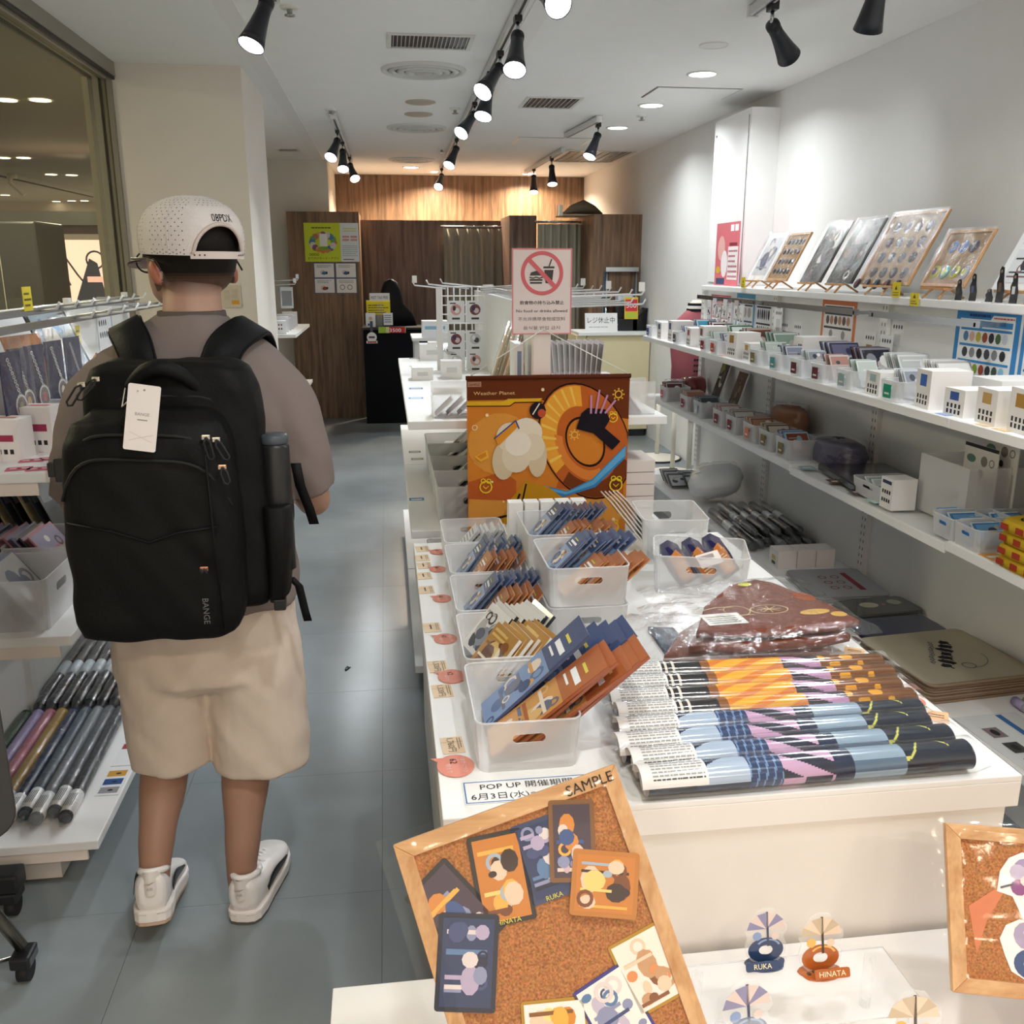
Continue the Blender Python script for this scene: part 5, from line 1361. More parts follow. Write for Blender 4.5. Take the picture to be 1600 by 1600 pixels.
def stand(x, y, z, s, pal, ring_c, word, label, rot=0.):
    """printed acrylic cut-out: swim ring with plain rounded shapes on a flat name base"""
    M = rz(rot, (x, y, z)); o = thing('acrylic_stand', (x, y, z), label, 'acrylic stand')
    Mv = M @ fr((0, 0, .004), (1, 0, 0), (0, .12, 1))
    out = [(.022, 0), (.034, .012), (.036, .03), (.03, .045), (.038, .055), (.036, .066), (.024, .062), (.026, .078), (.014, .094), (-.004, .097), (-.018, .09), (-.026, .076), (-.03, .064), (-.036, .056), (-.032, .044), (-.036, .03), (-.032, .012), (-.02, 0)]
    out = [(a * s, c * s) for a, c in out]
    b = B(Mv, '#ffffff').prism(out, -.0015, .0015); pl_ = b.build('clear_plate', 'acryl', o)
    b = B(Mv); z = .0019
    b.c(ring_c).ring(0, .022 * s, .012 * s, .031 * s, z, 26, 0, 2 * PI, .72).c(pal[0]).ring(.004 * s, .026 * s, .018 * s, .022 * s, z + .0002, 20, .3, 2.6, .72)
    for k in range(6):      # a small beach parasol over the ring
        t0_, t1_ = PI * k / 6, PI * (k + 1) / 6
        b.c(pal[1] if k % 2 else pal[2]).flat([(.0, .060 * s), (.034 * s * math.cos(t0_), .060 * s + .03 * s * math.sin(t0_)), (.034 * s * math.cos(t1_), .060 * s + .03 * s * math.sin(t1_))], z + .0004)
    b.c(pal[3]).line([(.0, .09 * s), (.004 * s, .03 * s)], .004 * s, z + .0003).c(pal[2]).disc(.016 * s, .046 * s, .007 * s, z + .0004, 9).c(pal[0]).disc(-.016 * s, .048 * s, .008 * s, z + .0004, 9)
    b.build('print', 'gloss', pl_)
    bb = B(M, ring_c).prism([(.034 * s * math.cos(a) * (1 + .08 * math.sin(5 * a)), -.002 + .02 * s * math.sin(a)) for a in [2 * PI * i / 22 for i in range(22)]], 0, .003); bb.c(pal[3])
    for k in range(5): bb.disc((-.02 + .01 * k) * s, (-.006 + .004 * (k % 2)) * s, .004 * s, .0033, 8)
    bb.build('base', 'gloss', o)
    if word:
        Mn_ = M @ Matrix.Translation((.0, -.02 * s, .003)) @ fr((0, 0, 0), (1, 0, 0), (0, .4, 1))
        nb_ = B(Mn_, ring_c).prism(rrect(.058 * s, .015 * s, .003 * s, 2, .012 * s * (1 if word == 'HINATA' else -1), .008 * s), 0, .0025)
        nb_.c('#f4e9c0').text(word, .012 * s, .012 * s * (1 if word == 'HINATA' else -1), .004 * s, .003); nb_.build('name_plate', 'gloss', o)
PU = ['#8aa0c8', '#8c88ac', '#e2cdc6', '#3a3f5c']; OR_ = ['#f0b95a', '#cbb79c', '#ecd0b8', '#4a3a2c']
RZ_ = .498
q = PZ(RZ_, 1195, 1505); stand(q.x, q.y, RZ_, .95, PU, '#2f4368', 'RUKA', 'navy printed acrylic stand on the clear riser')
q = PZ(RZ_, 1280, 1518); stand(q.x, q.y, RZ_, 1.0, OR_, '#b5622c', 'HINATA', 'orange printed acrylic stand on the clear riser')
q = PZ(.443, 1165, 1640); stand(q.x, q.y, .443, 1.15, PU, '#3c5f86', None, 'larger navy printed acrylic stand in front of the riser', .1)
q = PZ(.443, 1410, 1640); stand(q.x, min(q.y, 1.03), .443, 1.15, OR_, '#b06a2c', None, 'larger orange printed acrylic stand with a swim ring, right in front of the riser', -.1)

# ================================================================ common shop goods
def wbox(M, w, d, h, name='goods_box', col='#f2efec', decals=(), open_=False):
    """small carton, base centre at M; decals: (face, x, z, w, h, colour); face 'f' = local -y, 's' = local -x"""
    b = B(M, col); b.box(-w / 2, w / 2, -d / 2, d / 2, 0, h if not open_ else h - .002)
    for fc, x, z, dw, dh, c in decals:
        b.c(c)
        if fc == 'f': b.poly([(x - dw / 2, -d / 2 - .0006, z - dh / 2), (x + dw / 2, -d / 2 - .0006, z - dh / 2), (x + dw / 2, -d / 2 - .0006, z + dh / 2), (x - dw / 2, -d / 2 - .0006, z + dh / 2)])
        elif fc == 's': b.poly([(-w / 2 - .0006, x + dw / 2, z - dh / 2), (-w / 2 - .0006, x - dw / 2, z - dh / 2), (-w / 2 - .0006, x - dw / 2, z + dh / 2), (-w / 2 - .0006, x + dw / 2, z + dh / 2)])
        else: b.rect(x - dw / 2, z - dh / 2, x + dw / 2, z + dh / 2, h + .0006)
    return b.build(name, 'paper')
def icons(face, x0, z0, nx, nz, dx, dz, s, c='#2c2c30'):
    return tuple((face, x0 + i * dx, z0 + j * dz, s, s * 1.3, c) for i in range(nx) for j in range(nz))

# ================================================================ centre gondola
GX, GY0, GY1 = .535, 3.25, 5.6
cg = thing('centre_shelf_rack', (GX, (GY0 + GY1) / 2, 0), 'white double-sided shelf rack behind the front table', 'shelf rack')
B(col='#eeeeec').box(GX - .012, GX + .012, GY0 + .02, GY1, .1, 1.44).build('back_panel', 'paint', cg)
B(col='#f0e4dd').box(GX - .03, GX + .03, GY0 - .03, GY0 + .02, 0, 1.36).build('end_post', 'paint', cg)
B(col='#222222').box(GX - .004, GX + .004, GY0 - .0312, GY0 - .03, 1.155, 1.21).build('post_slot', 'black', cg)
for z, hw in ((.12, .47), (.65, .47), (1.05, .47)):
    for s in (-1, 1):
        for k in range(2):
            y0 = GY0 + k * (GY1 - GY0) / 2 + .002; y1 = GY0 + (k + 1) * (GY1 - GY0) / 2 - .002
            xa, xb_ = sorted((GX + s * .014, GX + s * hw))
            B(col='#f3f3f2').box(xa, xb_, y0, y1, z - .03, z).build('shelf', 'paint', cg, .003)
for s in (-1, 1):
    xa, xb_ = sorted((GX + s * .014, GX + s * .40))
    B(col='#d9d9d6').box(xa, xb_, GY0 + .02, GY1, 0, .088).build('kick_board', 'paint', cg)
# shelf-edge price cards on the left shelves
for k, (px, py, c) in enumerate(((650, 607, '#6b94c4'), (650, 622, '#6b94c4'), (648, 706, '#8b9a5a'), (652, 717, '#b3bb7a'), (651, 780, '#5b92c8'), (648, 560, '#55575c'), (648, 572, '#d8d8cf'))):
    z = 1.0505 if py < 660 else .6505
    q = PZ(z, px, py)
    o = B(fr((q.x, q.y, z)), c).box(-.03, .03, -.022, .022, 0, .0008).c('#f6f6f4').rect(-.022, -.016, .022, .0, .0011).build('price_card', 'paper')
    T(o, ('first', 'second', 'third', 'fourth', 'fifth', 'sixth', 'seventh')[k] + ' small price card lying on the left shelves of the centre rack', 'price card', 'price cards of the centre rack')
# ---- the sign: no food or drinks
a, c = PY(GY0 - .034, 800, 388), PY(GY0 - .034, 892, 522)
w, h = c.x - a.x, a.z - c.z
MS = fr(((a.x + c.x) / 2, GY0 - .034, c.z), (1, 0, 0), (0, 0, 1))
sg = thing('notice_sign', ((a.x + c.x) / 2, GY0 - .034, c.z), 'pink framed no food or drinks sign on the rack end post', 'sign')
B(MS, '#f3e3df').box(-w / 2, w / 2, 0, h, -.003, 0).build('board', 'paper', sg)
b = B(MS); z = .0006
b.c('#e8858a').line([(-w / 2 + .002, .002), (w / 2 - .002, .002), (w / 2 - .002, h - .002), (-w / 2 + .002, h - .002), (-w / 2 + .002, .002)], .0045, z)
cx, cy = .0, h * .715; R = w * .355
b.c('#e2626a').ring(cx, cy, R * .82, R, z, 48)
b.c('#1f1c1c')
# burger and cup
bx_, by_ = cx - R * .28, cy - R * .22
b.flat([(bx_ - R * .3, by_ + R * .12), (bx_ + R * .3, by_ + R * .12), (bx_ + R * .24, by_ + R * .26), (bx_, by_ + R * .33), (bx_ - R * .24, by_ + R * .26)], z)
b.line([(bx_ - R * .3, by_ + R * .04), (bx_ - R * .15, by_), (bx_, by_ + R * .05), (bx_ + R * .15, by_), (bx_ + R * .3, by_ + R * .04)], R * .05, z)
b.rect(bx_ - R * .3, by_ - R * .12, bx_ + R * .3, by_ - R * .04, z).rect(bx_ - R * .28, by_ - R * .25, bx_ + R * .28, by_ - R * .17, z)
ux, uy = cx + R * .32, cy
b.rect(ux - R * .26, uy + R * .22, ux + R * .26, uy + R * .31, z).flat([(ux - R * .15, uy - R * .45), (ux + R * .15, uy - R * .45), (ux + R * .22, uy + R * .15), (ux - R * .22, uy + R * .15)], z)
b.line([(ux, uy + R * .3), (ux + R * .12, uy + R * .62)], R * .06, z)
d = R * .9 * .7071
b.c('#e2626a').line([(cx - d, cy + d), (cx + d, cy - d)], R * .2, z + .0004)
b.c('#2b2626').text('飲食物の持ち込み禁止', .014, 0, h * .355, z, width=w * .74).text('飲食物の持ち込み禁止', .014, .0005, h * .355 + .0004, z, width=w * .74)
b.text('No food or drinks allowed', .0135, 0, h * .262, z, width=w * .86).text('No food or drinks allowed', .0135, .0004, h * .262, z, width=w * .86).c('#55494a').text('不允许携带食物或饮料', .0135, 0, h * .165, z, width=w * .80).text('음식물 반입 금지', .0135, 0, h * .06, z, width=w * .62)
b.build('print', 'paper', sg)
B(MS).grid(lambda u, v: ((u - .5) * (w + .008), -.004 + v * (h + .008), .0022 + .0012 * math.sin(11 * u + 4 * v) * math.sin(8 * v)), 10, 14).build('clear_sleeve', 'film_smooth', sg)
# ---- hanging tapestry
YT = GY0 - .075
a, c = PY(YT, 729, 591), PY(YT, 976, 842)
x0, x1, zt_, zb = a.x, c.x, a.z, TZ - .10
w, h = x1 - x0, zt_ - zb
tp = thing('hanging_tapestry', ((x0 + x1) / 2, YT, zb), 'orange and brown cloth tapestry with a swim ring hanging on white strings', 'tapestry')
MT = fr((x0, YT, zb), (1, 0, 0), (0, 0, 1))
def wavef(x, y): return .004 * math.sin(x * 9 + 1)
b = B(MT); b.c('#d9832f'); b.box(0, w, 0, h, -.002, 0); cl_ = b.build('cloth', 'cloth', tp)
top = h; b = B(MT); z = .0006
b.c('#e39a43').disc(w * .2, h * .62, w * .2, z, 18, h * .18).disc(w * .12, h * .22, w * .12, z, 18, h * .2).disc(w * .5, h * .05, w * .16, z, 14, h * .05).disc(w * .85, h * .2, w * .13, z, 16, h * .12)
b.c('#c35f2a').flat([(0, h * .40), (w * .22, h * .46), (w * .3, h * .40), (w * .3, h * .28), (0, h * .3)], z + .0002).flat([(w * .55, h * .35), (w * .98, h * .3), (w * .98, h * .42), (w * .6, h * .5)], z + .0002)
zt2 = z + .0004
b.c('#6d3519').flat([(0, h * .875), (w * .45, h * .875), (w * .55, h * .82), (w, h * .75), (w, h), (0, h)], zt2)
b.c('#e9b62c').flat([(0, h * .845), (w * .26, h * .842), (w * .29, h * .862), (w * .44, h * .862), (w * .46, h * .88), (w * .25, h * .88), (w * .22, h * .866), (0, h * .868)], zt2 + .0002)
b.c('#3a2413').line([(0, h * .842), (w * .26, h * .839), (w * .29, h * .858), (w * .46, h * .858)], .003, zt2 + .0003)
# swim ring
rx, ry = w * .73, h * .62
def ringp(r0, r1, n=30, a0=0., a1=2 * PI, zz=0., tilt=.45, kx=.8, ky=1.15):
    for i in range(n):
        A, Bq = a0 + (a1 - a0) * i / n, a0 + (a1 - a0) * (i + 1) / n
        P = []
        for r_, t_ in ((r0, A), (r1, A), (r1, Bq), (r0, Bq)):
            u, v = kx * r_ * math.cos(t_), ky * r_ * math.sin(t_)
            P.append((min(w - .001, max(.001, rx + u * math.cos(tilt) - v * math.sin(tilt))), min(h * .985, max(.001, ry + u * math.sin(tilt) + v * math.cos(tilt))), zz))
        b.poly(P)
R = w * .33
b.c('#2a1810'); ringp(R * .40, R * 1.02, 36, zz=z + .001)
b.c('#c4642a'); ringp(R * .44, R * .99, 36, zz=z + .0014)
b.c('#f0a63a'); ringp(R * .62, R * .97, 20, 1.1, 3.4, z + .0018); b.c('#7a3a1a'); ringp(R * .72, R * .98, 20, 3.6, 5.6, z + .0018); b.c('#e2843a'); ringp(R * .5, R * .68, 20, 2.6, 4.8, z + .002)
b.c('#f6c85a')
for k in range(9): ringp(R * .64, R * .95, 1, 1.3 + k * .23, 1.36 + k * .23, z + .0022)
# blue strap
b.c('#3f86bb').flat([(w * .985, h * .52), (w * .99, h * .60), (w * .78, h * .40), (w * .62, h * .33), (w * .47, h * .37), (w * .44, h * .34), (w * .60, h * .295), (w * .80, h * .35)], z + .0032)
b.c('#63aedb').flat([(w * .985, h * .535), (w * .985, h * .59), (w * .78, h * .39), (w * .62, h * .325), (w * .49, h * .355), (w * .48, h * .345), (w * .61, h * .31), (w * .79, h * .365)], z + .0034)
# suns, doodles, sparkles
def sun(x, y, r, c='#f0b84a'):
    b.c(c).ring(x, y, r * .5, r * .72, z + .004, 16)
    for k in range(8): b.disc(x + r * .95 * math.cos(k * PI / 4), y + r * .95 * math.sin(k * PI / 4), r * .16, z + .004, 6)
sun(w * .93, h * .895, .020); sun(w * .66, h * .665, .018, '#f2c35a')
for x, y, r in ((.11, .37, .030), (.93, .36, .032), (.92, .1, .028), (.9, .76, .022)):
    b.c('#f2d23a').ring(w * x, h * y, r * .62, r * .78, z + .004, 12).ring(w * x - r * .3, h * y + r * .75, r * .2, r * .32, z + .004, 8).ring(w * x + r * .35, h * y + r * .7, r * .2, r * .32, z + .004, 8)
    b.line([(w * x - r * .3, h * y + r * .1), (w * x, h * y - r * .2), (w * x + r * .3, h * y + r * .1)], .003, z + .0042)
b.c('#f2b53a').flat([(w * .04, h * .55), (w * .12, h * .59), (w * .13, h * .545), (w * .08, h * .52)], z + .004).c('#e08a2a').flat([(w * .055, h * .553), (w * .11, h * .578), (w * .115, h * .553), (w * .08, h * .535)], z + .0042)
b.c('#f6e0b0')
for x, y, r in ((.46, .93, .006), (.12, .79, .006), (.15, .4, .004), (.05, .15, .006), (.92, .15, .006), (.22, .28, .004)): b.disc(w * x, h * y, r, z + .004, 8)
b.ring(w * .045, h * .72, .007, .010, z + .004, 14).c('#f2c98a').text('Weather Planet', .017, w * .165, h * .905, z + .004, width=w * .25)
# plain pale shapes standing in the middle of the print
b.c('#e3cfae')
for x, y, rx_, ry_, c in ((.22, .52, .07, .11, '#dcc7a6'), (.43, .54, .06, .12, '#dcc7a6'), (.30, .55, .09, .10, '#e6d6bc'), (.26, .66, .085, .085, '#ead9bf'), (.36, .68, .10, .09, '#efe2cc'), (.40, .60, .075, .08, '#e9d8be'), (.31, .62, .08, .07, '#f4e9d8')):
    b.c(c).disc(w * x, h * y, w * rx_, z + .003, 20, h * ry_)
b.c('#e5952e').flat([(w * .17, h * .66), (w * .29, h * .75), (w * .31, h * .72), (w * .19, h * .61)], z + .0034).c('#3f4f8a').line([(w * .165, h * .655), (w * .295, h * .755), (w * .315, h * .71)], .005, z + .0036)
b.c('#2a2024').disc(w * .43, h * .81, w * .05, z + .0034, 14, h * .05, .5).c('#c8553a').disc(w * .455, h * .795, w * .025, z + .0036, 10, h * .025, .5).c('#efe6d8').line([(w * .40, h * .79), (w * .44, h * .85)], .004, z + .0038)
b.c('#c98f1f').flat([(w * .16, h * .06), (w * .27, h * .30), (w * .36, h * .40), (w * .5, h * .36), (w * .66, h * .24), (w * .62, h * .06), (w * .4, h * .03)], z + .0026)
b.c('#e5822c').flat([(w * .31, h * .25), (w * .47, h * .29), (w * .46, h * .22), (w * .34, h * .19)], z + .003).c('#20191a').line([(w * .32, h * .32), (w * .27, h * .20), (w * .12, h * .17), (w * .1, h * .14)], .008, z + .0032).line([(w * .36, h * .38), (w * .32, h * .2), (w * .34, h * .08)], .006, z + .0032)
b.c('#1f1a22').flat([(w * .67, h * .70), (w * .70, h * .79), (w * .74, h * .82), (w * .85, h * .81), (w * .88, h * .75), (w * .85, h * .70), (w * .95, h * .62), (w * .9, h * .57), (w * .78, h * .67)], z + .0036).c('#c98fb4'); [b.line([(w * (.76 + .03 * k), h * .79), (w * (.76 + .05 * k), h * (.92 - .03 * abs(k - 1)))], .007, z + .004) for k in range(4)]
b.build('print', 'cloth', cl_)
b = B(MT, '#b98268').rect(.003, h - .030, .050, h - .012, .0035); b.c('#1d1512').text('SAMPLE', .011, .026, h - .026, .0042); b.build('sample_label', 'paper', cl_)
B(col='#5a2a18').tube([(x0 - .003, YT, zt_), (x1 + .003, YT, zt_)], .008, 8).build('top_rod', 'cloth', tp)
ap = (GX, GY0 - .04, zt_ + .16)
B(col='#f2f0ea').tube([(x0 + .01, YT, zt_ + .006), ap], .0018, 5).build('string', 'cloth', tp)
B(col='#f2f0ea').tube([(x1 - .004, YT, zt_ + .006), ap], .0018, 5).build('string', 'cloth', tp)
# ---- bins of prints on the middle shelf, left side
bin_c = make_bin(.27, .27, .15)
oz = ['nearest', 'second', 'third', 'farthest']
pc = make_card(.19, .26, .007, 'gloss', draw=lambda b, w, l, z: art(b, -w / 2, 0, w / 2, l, ['#e4e2de', '#2e2f33', '#8c8a88', '#5a4a48', '#b8b2aa'], 44, z, 12), edge='#c9c8c4', name='print_sleeve')
pd_ = make_card(.19, .26, .007, 'gloss', draw=lambda b, w, l, z: art(b, -w / 2, 0, w / 2, l, ['#23242a', '#d0cdc8', '#6b3f3a', '#8f8a86'], 45, z, 10), edge='#34343a', name='print_sleeve')
for k in range(4):
    y = 3.42 + .29 * k
    bin_c(Matrix.Translation((.30, y, .65)), 'translucent bin of print sleeves, %s on the middle shelf of the centre rack' % oz[k], 'bins on the middle shelf of the centre rack')
    for j in range(6):
        M = fr((.20 + .022 * j, y + rnd.uniform(-.015, .015), .665), (0, -1, 0), (.74, 0, .66))
        (pc if (j + k) % 2 else pd_)(M, 'print sleeve in the %s middle shelf bin of the centre rack, %s from the left' % (oz[k], ORD[j]), 'print sleeves in the centre rack bins')
for k in range(4):                       # lower shelf bins, mostly hidden
    bin_c(Matrix.Translation((.30, 3.42 + .29 * k, .12)), 'translucent bin, %s on the lowest left shelf of the centre rack' % oz[k], 'bins on the lowest shelf of the centre rack')
# ---- goods on the top shelf
def on_top(px, py, z=1.05): return PZ(z, px, py)
fs = thing('sheet_rack', (.30, 3.36, 1.05), 'white fan of upright sheets in a clear tray on the rack near the tapestry', 'display rack')
B(col='#f5f5f5').box(.16, .50, 3.30, 3.42, 1.05, 1.058).build('tray', 'frost', fs)
B(col='#f5f5f5').box(.155, .158, 3.30, 3.42, 1.05, 1.13).box(.155, .5, 3.42, 3.423, 1.05, 1.17).build('tray_wall', 'frost', fs)
for k in range(8):
    B(fr((.17 + .04 * k, 3.36, 1.059), (0, -1, 0), (.72, 0, .69)), '#e9e9ea').box(-.05, .05, 0, .085, 0, .003).c('#b7adaf').rect(-.048, .0, .048, .08, .0034).build('sheet', 'paper', fs)
for k, (px, py, w, d, h) in enumerate(((705, 590, .10, .10, .085), (700, 614, .12, .08, .03), (660, 592, .10, .12, .06), (690, 560, .16, .12, .10), (665, 540, .15, .14, .09), (745, 570, .11, .1, .06))):
    q = on_top(px, py); q.y = min(q.y, 5.5)
    o = wbox(Matrix.Translation((q.x, q.y, 1.05)), w, d, h, 'goods_box', '#f6f4f3', icons('f', -w * .25, h * .5, 3, 1, w * .2, 0, .012, '#c9c6c4') if k % 2 else (('f', 0, h * .5, w * .5, h * .3, '#dcdad8'),))
    T(o, ('white carton with a lid in the middle of the top shelf of the centre rack', 'flat white carton before the lidded carton on the centre rack', 'small white carton at the left shelf edge of the centre rack', 'wide white carton behind the lidded carton on the centre rack', 'white carton below the grid panel on the centre rack', 'white carton before the leaning wrapped sticks')[k], 'box')
# silver packets
for k, (px, py) in enumerate(((693, 545), (705, 548), (716, 540))):
    q = PZ(1.15, px, py); o = B(fr((q.x, q.y, 1.152), (.8, .3, .1), (-.2, .7, .6)), '#cfd2d4').prism(rrect(.07, .05, .01), 0, .008).c('#6d7074').rect(-.03, -.008, .03, .008, .0085).build('silver_packet', 'gloss')
    T(o, 'silver packet lying on the wide white carton, %s of three' % ('left', 'middle', 'right')[k], 'packet')
# grid panel with hooks and button packs
GYp = 4.9
a, c = PY(GYp, 690, 448), PY(GYp, 757, 585)
gp = thing('grid_panel', ((a.x + c.x) / 2, GYp, 1.05), 'white wire grid panel with hooks standing on the centre rack', 'grid panel')
b = B(col='#f4f5f6')
for k in range(8): x = a.x + (c.x - a.x) * k / 7; b.tube([(x, GYp, 1.052), (x, GYp, a.z)], .0035, 5)
for k in range(10): z = 1.06 + (a.z - 1.06) * k / 9; b.tube([(a.x, GYp - .004, z), (c.x, GYp - .004, z)], .0035, 5)
b.build('wire_grid', 'plastic', gp)
B(col='#eceded').box(c.x - .004, c.x + .05, GYp - .01, GYp + .01, 1.05, a.z + .01).box(a.x - .03, a.x, GYp - .01, GYp + .01, 1.05, a.z).build('upright', 'paint', gp)
def hook(p, d, ln, nm, par, tag=False):
    p = Vector(p); d = Vector(d).normalized(); e = p + d * ln
    o = B(col='#e3e6e9').tube([p, e, e + d * .012 + Vector((0, 0, .02))], .0042, 6).build('hook', 'plastic', par)
    if tag: B(col='#f6f6f6').box(e.x - .012, e.x + .012, e.y - .003, e.y + .003, e.z + .012, e.z + .048).build('hook_tag', 'plastic', o)
for k in range(3): hook((a.x + .02 + .12 * k, GYp, a.z - .01), (-.9, -.1, .10), .16 + .05 * k, 'h', gp, k == 0)
for k in range(3): hook((c.x - .02, GYp - .02, a.z - .005 - .01 * k), (.9, -.25, .06), .22 + .02 * k, 'h', gp, True)
def button_pack(x, z, pal, label, grp='picture packs on the grid panel'):
    o = thing('picture_pack', (x, GYp - .012, z), label, 'pack', grp)
    M = fr((x, GYp - .014, z), (1, 0, 0), (0, 0, 1))
    B(M, '#e9ecee').box(-.045, .045, -.06, .05, -.001, .001).build('card', 'paper', o)
    b = B(M); b.c(pal[0]).disc(0, .005, .028, .0014, 16).c(pal[1]).disc(.006, .0, .014, .0018, 10).c(pal[2]).disc(-.008, .012, .009, .002, 8, .013).c('#3c3c40').rect(-.03, .034, .0, .04, .0014).rect(-.02, -.045, .02, -.035, .0014); b.build('print', 'paper', o)
    B(M).rect(-.048, -.065, .048, .055, .003).build('clear_bag', 'film_smooth', o)
xs = (a.x + .07, a.x + .17)
for r_, z in enumerate((a.z - .12, a.z - .27, a.z - .38)):
    for k, x in enumerate(xs):
        button_pack(x, z, (('#d9a3a6', '#f1ecec', '#2f2f35'), ('#7a3f52', '#d9c2c6', '#3b3b60'), ('#c9cbd0', '#37383f', '#f0f0f0'))[(r_ + k) % 3], '%s picture pack in the %s row of the grid panel' % (('left', 'right')[k], ('top', 'middle', 'bottom')[r_]))
# row of long chrome hooks right of the sign
hr = thing('hook_rail', (.74, 4.6, 1.36), 'row of long chrome display hooks pointing right behind the sign', 'hook rail')
B(col='#e8eaec').box(GX + .015, GX + .03, 3.6, 5.2, 1.40, 1.47).build('rail', 'metal', hr)
for k in range(8): hook((GX + .03, 3.7 + .19 * k, 1.455 - .004 * (k % 2)), (1, 0, .03), .45, 'h', hr, k in (0, 3, 6))
for k in range(7): hook((GX + .03, 3.75 + .19 * k, 1.415), (1, 0, .03), .47, 'h', hr)
# leaning wrapped sticks on an easel
q = PY(3.75, 785, 470); q2 = PY(3.6, 745, 585)
ea = easel((.50, 3.62, 1.05), .16, 'wooden easel beside the sign on the centre rack', .05, .3, .08, 0., True)
for k in range(9):
    xk = .36 + .013 * k
    o = thing('wrapped_stick', (xk, 3.5, 1.05), 'clear wrapped beige stick leaning beside the sign, %s from the left' % ORD[k], 'stick', 'wrapped sticks beside the sign')
    p0 = Vector((xk, 3.50 + .018 * (k % 4), 1.055)); p1 = p0 + Vector((.11, .12, .30 - .01 * (k % 3)))
    B(col=('#b59a74', '#8f8368', '#c7b08a')[k % 3]).tube([p0, p1], .006, 6).build('stick', 'paper', o)
    B().tube([p0 + Vector((-.004, 0, 0)), (p0 + p1) / 2 + Vector((-.003, -.004, 0)), p1 + Vector((.004, 0, .015))], [.011, .0125, .009], 8).build('wrapper', 'film', o)
# clear sleeves with pink prints right of the post
for k in range(11):
    x = .60 + .016 * k
    o = B(fr((x, 3.42, 1.052), (0, -1, 0), (-.12 + .022 * k, 0, 1)), '#e9dfe0').box(-.075, .075, 0, .26, 0, .002).c('#a9566a').rect(-.07, .0, .07, .14, .0023).c('#6f6464').rect(-.07, .15, .07, .25, .0023).build('clear_file', 'gloss')
    T(o, 'pink and grey clear file right of the sign post, %s from the left' % ORD[k], 'file', 'clear files fanned out behind the tapestry')
for k, (x, y, w, d, h, t) in enumerate(((.85, 3.75, .12, .16, .10, 'white carton right of the clear files on the centre rack'), (.47, 3.40, .03, .15, .26, 'tall white slip case left of the sign post on the centre rack'))):
    o = wbox(Matrix.Translation((x, y, 1.05)), w, d, h, 'goods_box', '#eef0f2', (('f', 0, h * .5, w * .5, h * .8, '#7f95b5'),) if k else (('f', 0, h * .4, w * .3, h * .1, '#55565a'),)); T(o, t, 'box')
# tilted leaflet tray at the right shelf end
ob = thing('leaflet_tray', (.90, 3.36, 1.05), 'clear leaflet tray at the right end of the centre rack top shelf', 'tray')
B(col='#ffffff').box(.82, .97, 3.30, 3.305, 1.05, 1.17).box(.82, .97, 3.43, 3.435, 1.05, 1.17).box(.82, .97, 3.3, 3.43, 1.05, 1.053).build('tray', 'frost', ob)
for k in range(6):
    B(fr((.84 + .018 * k, 3.37, 1.054), (0, -1, 0), (-.6, 0, .8)), '#e6e0e4').box(-.05, .05, 0, .09, 0, .003).c('#b39aa8').rect(-.048, .01, .048, .085, .0033).build('leaflet', 'paper', ob)
# striped drawer fronts right below the tapestry
for k in range(5):
    o = wbox(Matrix.Translation((.86, 3.40, .65 + .046 * k)), .24, .2, .043, 'paper_ream', '#f1e6e0'); T(o, 'flat white carton, %s of the stack right of the tapestry' % ('lowest', 'second', 'third', 'fourth', 'topmost')[k], 'box')
# ---- second rack further back on the left of the centre rack (small end shelf)

# ================================================================ right wall rack
RXB = 2.10; BAY = [6.05, 4.88, 3.74, 2.58, 1.42]
LEV = {1: (1.455, 2.06), 2: (1.135, 1.68), 3: (.749, 1.717), 4: (.223, 1.705)}
rr_ = thing('wall_shelf_rack', (1.95, 3.8, 0), 'long white shelf rack along the right wall', 'shelf rack')
for k in range(4):
    y0, y1 = BAY[k + 1] + .002, BAY[k] - .002
    B(col='#e9e9e7').box(RXB, RXB + .02, y0, y1, .05, 1.43).build('back_panel', 'paint', rr_)
    for lv, (z, xe) in LEV.items():
        if lv == 1: B(col='#f4f4f3').box(xe, WR - .002, y0, y1, z - .03, z).build('top_shelf', 'paint', rr_, .003)
        else:
            dz = -.012 if (lv == 3 and k == 2) else 0
            B(col='#f2f2f1').box(xe, RXB - .002, y0, y1, z - .026 + dz, z + dz).build('shelf', 'paint', rr_, .003)
            B(col='#fafafa').box(xe - .004, xe, y0, y1, z - .03 + dz, z - .002 + dz).build('shelf_edge', 'plastic', rr_)
for y in BAY:
    u = B(col='#e4e2de').box(RXB - .022, RXB, y - .028, y + .028, .0, 1.43).build('upright', 'paint', rr_)
    b = B(col='#6f6d69')
    for j in range(34):
        z = .28 + j * .034
        for dy in (-.012, .012): b.box(RXB - .0226, RXB - .022, y + dy - .003, y + dy + .003, z, z + .014)
    b.build('slots', 'black', u)['kind'] = 'stuff'
B(col='#d6d6d3').box(1.78, RXB, BAY[-1], BAY[0] - .02, 0, .19).build('base', 'paint', rr_)
for y in BAY: B(col='#c9c9c6').box(1.72, 1.78, y - .02, y + .02, .0, .196).build('foot', 'paint', rr_)
